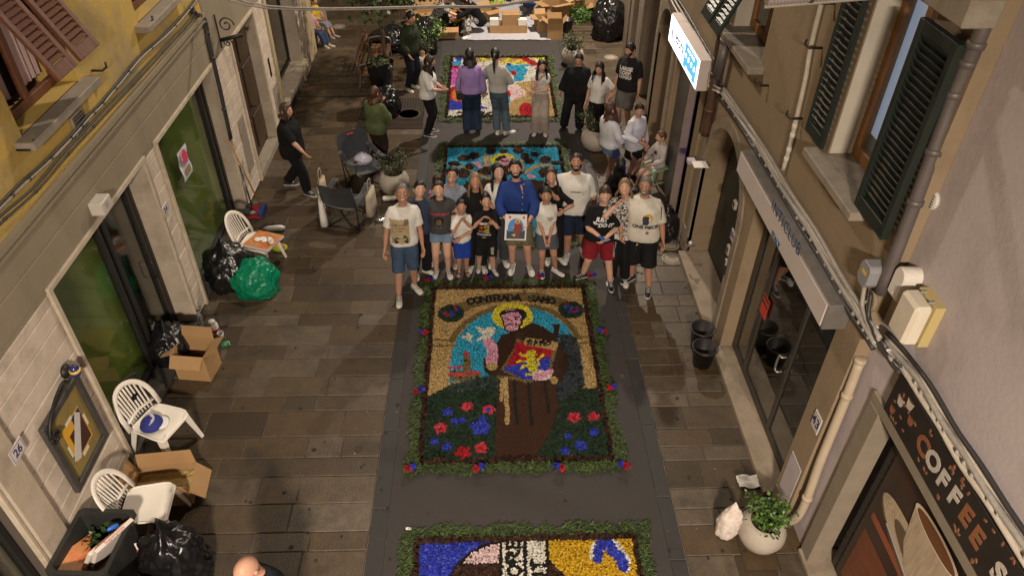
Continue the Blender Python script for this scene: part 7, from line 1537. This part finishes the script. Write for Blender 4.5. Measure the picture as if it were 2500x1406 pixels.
# the printed sheet he holds
c = r['root']; sp = c.location + Vector((r['W'][0] + r['W'][1]) * .5 * r['s']) + Vector((-.1, -.1, -.02))
t = thing('printed_sheet', 'printed sheet with a saint under an arch held by the man in blue', 'printed sheet', sp); t.rotation_euler = (-.25, .04, 0)
MB().box(-.15, .15, -.001, .001, -.19, .19).build('sheet', plain(.62, .61, .6, .6), t)
def pl(nm, pts, m, d): MB().prism(pts, lambda a, b, q: (a, q, b), -.0012 - d, -.001).build(nm, m, t)
pl('print', [(-.125, -.17), (.13, -.17), (.13, -.04), (-.125, -.04)], plain(.03, .05, .07), .0004); pl('print', [(.11 * math.cos(a), .0 + .13 * math.sin(a)) for a in np.linspace(0, PI, 14)] + [(-.11, -.06), (.11, -.06)], plain(.06, .22, .5), .0008); pl('print', [(-.02, .06), (.06, .07), (.1, .0), (.08, -.06), (-.03, -.06)], plain(.2, .03, .02), .0012); pl('print', [(.02 + .035 * math.cos(a), .085 + .035 * math.sin(a)) for a in np.linspace(0, 6, 12)], plain(.6, .4, .05), .0014)
pl('print', [(.02 + .02 * math.cos(a), .08 + .022 * math.sin(a)) for a in np.linspace(0, 6, 10)], plain(.3, .12, .06), .0018); pl('print', [(-.03, -.06), (.06, -.06), (.05, -.16), (-.02, -.16)], plain(.12, .05, .03), .0016); pl('print', [(-.1, .13), (-.07, .13), (-.07, .16), (-.1, .16)], plain(.5, .04, .03), .0016); pl('print', [(.09, .13), (.12, .13), (.12, .16), (.09, .16)], plain(.5, .04, .03), .0016); pl('print', [(-.06, -.11), (.0, -.09), (-.01, -.14)], plain(.6, .3, .2), .002)
r = person('girl in white T-shirt and grey shorts with hands clasped', (1334, 667), (1333, 461), 1.5, 0, .92, 'tan', ('tied', 'dark', 0), (WHITEC, .42, .9, .025), ((.075, .085, .105), .36, .035), WS, girl=True, group=GP, child=True, la=(.02, -.24, .80), ra=(-.02, -.25, .80), nod=.25, smile=False, legs=((.16, .04, .085), (-.08, .02, .085)), feetyaw=(.8, .0))
for k, w in enumerate((.06, .05, .04, .02)): decal(r, flatgrid(-w, w, 1.27 - k * .022, 1.28 - k * .022, 3), plain(.05, .05, .06))
person('smiling woman with long brown hair and black top, hands on the girl', (1352, 634), (1345, 415), 1.6, 0, 1.0, 'mid', ('long', 'brown', 1.2), (BLACKC, .5, .85, .03), (BLACKC, 1, .02), WS, girl=True, group=GP, la=(.16, -.32, 1.2), ra=(-.2, -.3, 1.22), lp=(1, .2, -.6), rp=(-1, .2, -.6), feetyaw=(.5, -.1))
r = person('tall bearded man in white T-shirt and navy shorts', (1400, 625), (1407, 380), 1.8, -4, 1.18, 'tan', ('crop', 'black', 0), (WHITEC, .5, .85, .035), ((.012, .018, .04), .5, .035), WS, group=GP, beard='black', ra=(-.32, -.22, 1.25), la=(.3, -.05, .85), legs=((.14, .12, .085), (-.1, -.02, .085)))
decal(r, flatgrid(-.13, .02, 1.255, 1.268, 6), plain(.02, .02, .02)); decal(r, flattext('sorriso', .025, .06, 1.26), plain(.1, .1, .1)); decal(r, flatgrid(.045, .065, 1.22, 1.232, 2), plain(.02, .02, .02))
r = person('boy in black slogan T-shirt and red shorts wearing a blue glove', (1452, 684), (1464, 460), 1.58, -4, 1.22, 'fair', ('fringe', 'brown', 0), (BLACKC, .5, .86, .035), ((.2, .012, .02), .46, .05), ('sneaker', (.012, .012, .015), (.4, .4, .4)), group=GP, child=True, la=(.04, -.28, 1.03), ra=(-.03, -.27, 1.06), lp=(1, .1, -.5), rp=(-1, .1, -.5), legs=((.24, -.12, .085), (-.2, .06, .085)), feetyaw=(.1, -1.2), lean=(.02, 0), curl=.8)
decal(r, flattext('JUST', .085, -.01, 1.30, .005, .25), plain(.6, .6, .6), off=.008); decal(r, flattext('DO IT', .085, .055, 1.205, .005, .25), plain(.6, .6, .6), off=.008)
decal(r, flatpoly([(-.13, 1.27), (-.135, 1.235), (-.115, 1.215), (-.07, 1.222), (.09, 1.265), (-.06, 1.24), (-.10, 1.245)]), plain(.6, .6, .6), 'swoosh_mark', off=.008)
for k in range(3): decal(r, flatgrid(.225 + k * .012, .231 + k * .012, .62, .88, 3), plain(.55, .52, .5), 'side_stripe', 'bot')
gl = MB(); hand(gl, r['W'][1], r['W'][1] - r['E'][1], Vector((.8, -.5, 0)), .8, 1.16); r['fin'](gl, 'glove', plain(.015, .11, .35, .4), r['root'])
r = person('woman with short blond hair in leopard-print blouse and black trousers', (1508, 684), (1515, 432), 1.7, -12, 1.02, 'fair', ('bob', 'blond', 1.5), ((.5, .46, .42), .45, .92, .03, M_('leopard_cloth', (.5, .46, .42), .8, col2=(.02, .018, .016), scale=34, detail=2, mix=.12)), (BLACKC, 1, .03), WS, girl=True, group=GP, tilt=-.1, ra=(-.11, -.15, 1.43), la=(.22, -.1, .85), rp=(-.8, 0, -1), lean=(-.06, 0))
r['fin_me'](remesh(MB().rings([sring((0, 0, z), .185, .14) for z in (.83, .88, .94)]), .015), 'shirt_hem', white, r['root'], .006)
r = person('man with glasses in white printed T-shirt and black shorts at the right end', (1560, 694), (1557, 443), 1.79, -14, 1.2, 'tan', ('crop', 'grey', 0), ((.62, .58, .5), .5, .83, .04), (BLACKC, .55, .045), ('sneaker', (.012, .012, .012), (.45, .42, .4)), group=GP, beard='grey', glasses=(.02, .015, .015), la=(.3, -.1, .82), ra=(-.28, -.16, .95), legs=((.14, -.12, .085), (-.12, .08, .085)), feetyaw=(.0, -.7), lean=(-.12, 0), curl=.7, nod=.15, turn=-.15)
decal(r, flattext('ONE PIECE', .07, -.04, 1.1, .004), plain(.04, .045, .06)); decal(r, flatpoly([(-.02 + .07 * math.cos(a), 1.24 + .07 * math.sin(a)) for a in np.linspace(0, 6.1, 16)]), plain(.55, .3, .02)); decal(r, flatgrid(-.08, .0, 1.15, 1.27, 4, .01, 4), cloth((.06, .07, .09), 50, .3), off=.008); decal(r, flatpoly([(.03 * math.cos(a) * (1 if k % 2 else .6), 1.02 + .03 * math.sin(a) * (1 if k % 2 else .6)) for k, a in enumerate(np.linspace(0, 6.1, 16))]), plain(.15, .11, .05))
decal(r, flatpoly([(.13, 1.42), (.14, 1.42), (.16, 1.2), (.15, 1.2)]), plain(.015, .015, .015), 'strap')
# right-hand side behind the group
r = person('girl in a pale tracksuit sitting on the green chair', None, (1590, 371), 1.3, -42, .85, 'fair', ('tied', 'lbrown', 0), ((.42, .38, .36), .9, .85, .03), ((.42, .38, .36), .35, .03), ('sneaker', (.5, .45, .42), (.5, .46, .44)), girl=True, child=True, group=GO, hip=(0, .1, .6), legs=((.12, -.42, .085), (-.1, -.4, .085)), la=(.12, -.22, .72), ra=(-.12, -.24, .72), smile=False, turn=-.3)
gc = bpy.data.objects['green_chair']; r['root'].location = gc.location + Vector((0, 0, .03)); r['root'].rotation_euler = (0, 0, gc.rotation_euler.z)
decal(r, flatgrid(-.04, .05, .88, .98, 3, .01, 5), cloth((.05, .05, .06), 60, .4))
person('girl with long straight black hair seen from behind', None, (1517, 390), 1.36, 175, .9, 'mid', ('long', 'black', 1.0), (BLACKC, .9, .8, .03), (BLACKC, 1, .02), BB, girl=True, child=True, group=GO)
person('young woman with long brown hair in white hoodie and denim shorts', (1492, 458), (1482, 253), 1.62, 120, .98, 'mid', ('long', 'auburn', 1.22), ((.55, .54, .56), 1, .92, .05), (DENIM, .2, .03, cloth((.17, .25, .38), 6, .7)), BB, girl=True, group=GO, la=(.1, -.25, 1.0), ra=(-.15, -.22, 1.05), smile=False)
r = person('young woman with ponytail in open white shirt over black dress', (1540, 440), (1547, 259), 1.6, 35, .96, 'mid', ('pony', 'dark', 0), ((.60, .6, .62), .95, .78, .04), None, BB, girl=True, group=GO, dress=(BLACKC, .58, .05), la=(.2, -.12, .75), ra=(-.16, -.26, 1.08), turn=-.7, smile=False)
decal(r, flatpoly([(-.05, 1.44), (.05, 1.44), (.075, 1.2), (.085, .8), (-.085, .8), (-.075, 1.2)]), cloth(BLACKC), 'black_front')
tag(MB().lathe([(0, 0), (.03, 0), (.038, .1), (.034, .1), (0, .01)], 12, cap=False).build('drinking_glass', plain(.4, .2, .2, .2), None, True, loc=r['root'].location + Matrix.Rotation(math.radians(35), 3, 'Z') @ Vector((-.16, -.33, 1.0)) * .92), 'pinkish drinking glass in the hand of the woman in the open shirt', 'glass')
r = person('bearded man in black lettered T-shirt and grey shorts by the right wall', None, (1545, 103), 1.78, -35, 1.08, 'mid', ('short', 'black', 0), ((.012, .012, .013), .5, .84, .035), ((.13, .125, .12), .5, .03), WS, group=GO, beard='black', nod=.2, smile=False, turn=-.25)
for tx, z in (('LARGE', 1.29), ('CORP.', 1.21), ('LOGO', 1.13)): decal(r, flattext(tx, .088, -.01, z, .006), plain(.55, .53, .5), off=.007)
person('young woman with long dark hair in white T-shirt, hand on hip', None, (1468, 150), 1.62, -30, .92, 'mid', ('long', 'dark', 1.28), (WHITEC, .4, .92, .025), (BLACKC, 1, .015), BS, girl=True, group=GO, la=(.2, .02, .95), lp=(1, .6, 0), ra=(-.24, -.06, .8), smile=False, nod=.15)
person('woman dressed all in black with glasses', (1398, 316), (1416, 129), 1.6, -18, 1.42, 'mid', ('short', 'dark', 0), (BLACKC, .95, .74, .035), (BLACKC, 1, .04), BB, girl=True, group=GO, glasses=(.03, .02, .02), la=(.28, -.14, .80), ra=(-.33, -.06, .86), smile=False, nod=.15, legs=((.15, .0, .085), (-.2, -.02, .085)), neckline=1)
r = person('woman in white top and wide cream trousers with hand at her chin', (1318, 326), (1322, 146), 1.56, -6, .95, 'fair', ('long', 'black', 1.2), (WHITEC, .25, .96, .015), ((.43, .35, .30), .97, .06), ('plain', (.5, .43, .38), (.5, .45, .4)), girl=True, group=GO, la=(-.12, -.2, 1.1), ra=(-.03, -.18, 1.37), rp=(-.5, -.3, -1), lp=(1, 0, -.4), smile=False, turn=.3)
person('woman with ponytail in light grey sweater and blue jeans seen from behind', (1226, 326), (1207, 121), 1.7, 172, .92, 'mid', ('pony', 'black', 0), ((.40, .385, .36), .95, .93, .04), (None or (.085, .12, .16), 1, .03, cloth((.085, .125, .17), 5, .6)), WS, girl=True, group=GO, la=(.12, -.26, 1.2), ra=(-.14, -.2, 1.05), feetyaw=(.2, -.9), nod=.3)
r = person('woman in lilac sweater and dark jeans seen from behind', (1154, 326), (1146, 122), 1.7, 183, .98, 'mid', ('long', 'black', 1.38), ((.30, .20, .44), .97, .92, .06), ((.02, .035, .07), 1, .045, cloth((.02, .035, .07), 5, .6)), BB, girl=True, group=GO, nod=.2)
t = thing('handbag', 'small black shoulder bag of the woman in lilac', 'handbag', r['root'].location + Vector((-.2, -.12, .86))); boxobj('body', m_black, -.09, .09, -.035, .035, -.09, .07, t, world=False, bev=.015); MB().tube(catmull([(-.02, 0, .07), (.0, -.02, .3), (.05, .02, .58)], 5), .006, 6).build('strap', m_black, t, True)
person('woman in white T-shirt and black trousers at the left of the far carpet', (1048, 327), (1042, 136), 1.63, 82, 1.02, 'mid', ('long', 'dark', 1.25), (WHITEC, .55, .88, .05), (BLACKC, 1, .03), BS, girl=True, group=GO, la=(.08, -.28, 1.05), ra=(-.06, -.3, 1.05), smile=False, nod=.15)
person('man in dark green jacket and navy trousers beside the bench', (1006, 218), (997, 27), 1.73, 48, 1.0, 'mid', ('short', 'black', 0), ((.022, .03, .016), .97, .84, .04), ((.008, .01, .018), 1, .02), ('sneaker', (.45, .4, .3), (.5, .45, .38)), group=GO, ra=(-.2, -.16, .9), la=(.22, -.12, .84), smile=False, nod=.2)
person('older woman in green jacket and dark brown trousers seen from behind', (926, 402), (911, 214), 1.58, 152, 1.12, 'mid', ('bob', 'auburn', 1.42), ((.085, .105, .045), .95, .8, .045), ((.03, .018, .014), 1, .03), BB, girl=True, group=GO, la=(.05, -.22, 1.36), lp=(.8, 0, -.8), ra=(-.1, -.24, 1.12), smile=False)
person('woman in black walking past the wooden door', (736, 468), (700, 263), 1.64, 78, 1.3, 'mid', ('bob', 'brown', 1.5), (BLACKC, .55, .78, .04), (BLACKC, .98, .03), BS, girl=True, group=GO, la=(.28, .1, .83), ra=(-.22, -.34, .92), legs=((.08, .28, .15), (-.08, -.16, .085)), smile=False, lean=(0, .02), turn=-.15)
# seated on the far left step
person('person in pink top and blue jeans sitting on the stone step', None, (771, 5), 1.25, 62, 1.0, 'mid', ('short', 'brown', 0), ((.5, .28, .32), .4, .85, .03), (DKDENIM, .95, .03), ('plain', (.5, .42, .36), (.5, .44, .4)), girl=True, group='people sitting on the far left step', hip=(0, 0, .5), legs=((.1, -.62, .085), (-.06, -.56, .085)), la=(.08, -.32, .62), ra=(-.08, -.3, .6), smile=False)
PEOPLE['person in pink top and blue jeans sitting on the stone step']['root'].location = (-4.22, 17.95, 0)
person('person in yellow top and spotted trousers sitting on the stone step', None, (780, -10), 1.25, 66, .95, 'mid', ('short', 'dark', 0), ((.55, .40, .03), .4, .85, .03), ((.3, .3, .32), .7, .03, M_('spotted_cloth', (.3, .3, .33), .8, col2=(.03, .03, .05), scale=60, mix=.3)), ('plain', (.35, .3, .26), (.3, .26, .22)), girl=True, group='people sitting on the far left step', hip=(0, 0, .5), legs=((.1, -.6, .085), (-.06, -.55, .085)), la=(.08, -.32, .62), ra=(-.08, -.3, .6), smile=False)
PEOPLE['person in yellow top and spotted trousers sitting on the stone step']['root'].location = (-4.2, 18.55, 0)
# crouching at the far carpet
M_blk = M_('black_leaf_print', (.010, .010, .012), .8, col2=(.28, .28, .27), scale=26, detail=1, mix=.1)
r = person('person in black leaf-print shirt crouching at the far end', None, (1082, 8), 1.2, 70, 1.1, 'fair', ('short', 'black', 0), (BLACKC, .5, .86, .03, M_blk), (BLACKC, .95, .03), ('sneaker', (.012, .012, .014), (.4, .38, .36)), group=GO, hip=(0, .1, .32), bend=.5, legs=((.16, -.22, .085), (-.14, -.18, .085)), la=(.06, -.62, .55), ra=(-.1, -.6, .5), smile=False, nod=.3)
r['root'].location = G(1075, 80); r['root'].scale = (1.0,) * 3
r = person('person in black top and floral trousers kneeling on the white sheet', None, (1150, 10), 1.2, -60, 1.05, 'mid', ('long', 'black', 1.1), (BLACKC, .95, .8, .03), ((.02, .02, .022), .95, .04, M_('black_floral_cloth', (.016, .016, .018), .8, col2=(.45, .42, .4), scale=22, detail=1, mix=.1)), ('sneaker', (.62, .6, .58), (.62, .6, .58)), girl=True, group=GO, hip=(0, .12, .34), bend=.55, legs=((.16, -.3, .085), (-.2, -.2, .085)), la=(.02, -.58, .5), ra=(-.16, -.55, .42), smile=False, nod=.3)
r['root'].location = G(1160, 82); r['root'].scale = (.98,) * 3
r = person('person in orange patterned top and dark jeans bending at the far end of the sheet', None, (1290, 0), 1.2, 170, 1.05, 'mid', ('short', 'dark', 0), ((.35, .08, .03), .5, .9, .03, M_('orange_pattern', (.4, .1, .03), .8, col2=(.05, .03, .05), scale=14, mix=.4)), (DKDENIM, .95, .04), WS, group=GO, hip=(0, .1, .4), bend=.7, legs=((.16, -.2, .085), (-.16, -.2, .085)), la=(.1, -.6, .4), ra=(-.1, -.6, .4), smile=False)
r['root'].location = G(1295, 38); r['root'].scale = (1.02,) * 3
# bald man at the bottom edge
person('bald man with glasses in navy shirt at the bottom edge', None, (606, 1350), 1.72, -20, 1.1, 'mid', ('bald', 'grey', 0), ((.012, .014, .02), .5, .85, .04), (BLACKC, 1, .02), BB, glasses=(.015, .012, .012), group='people in the street', nod=.35, smile=False, turn=-.1)
bpy.data.scenes.remove(TMP)
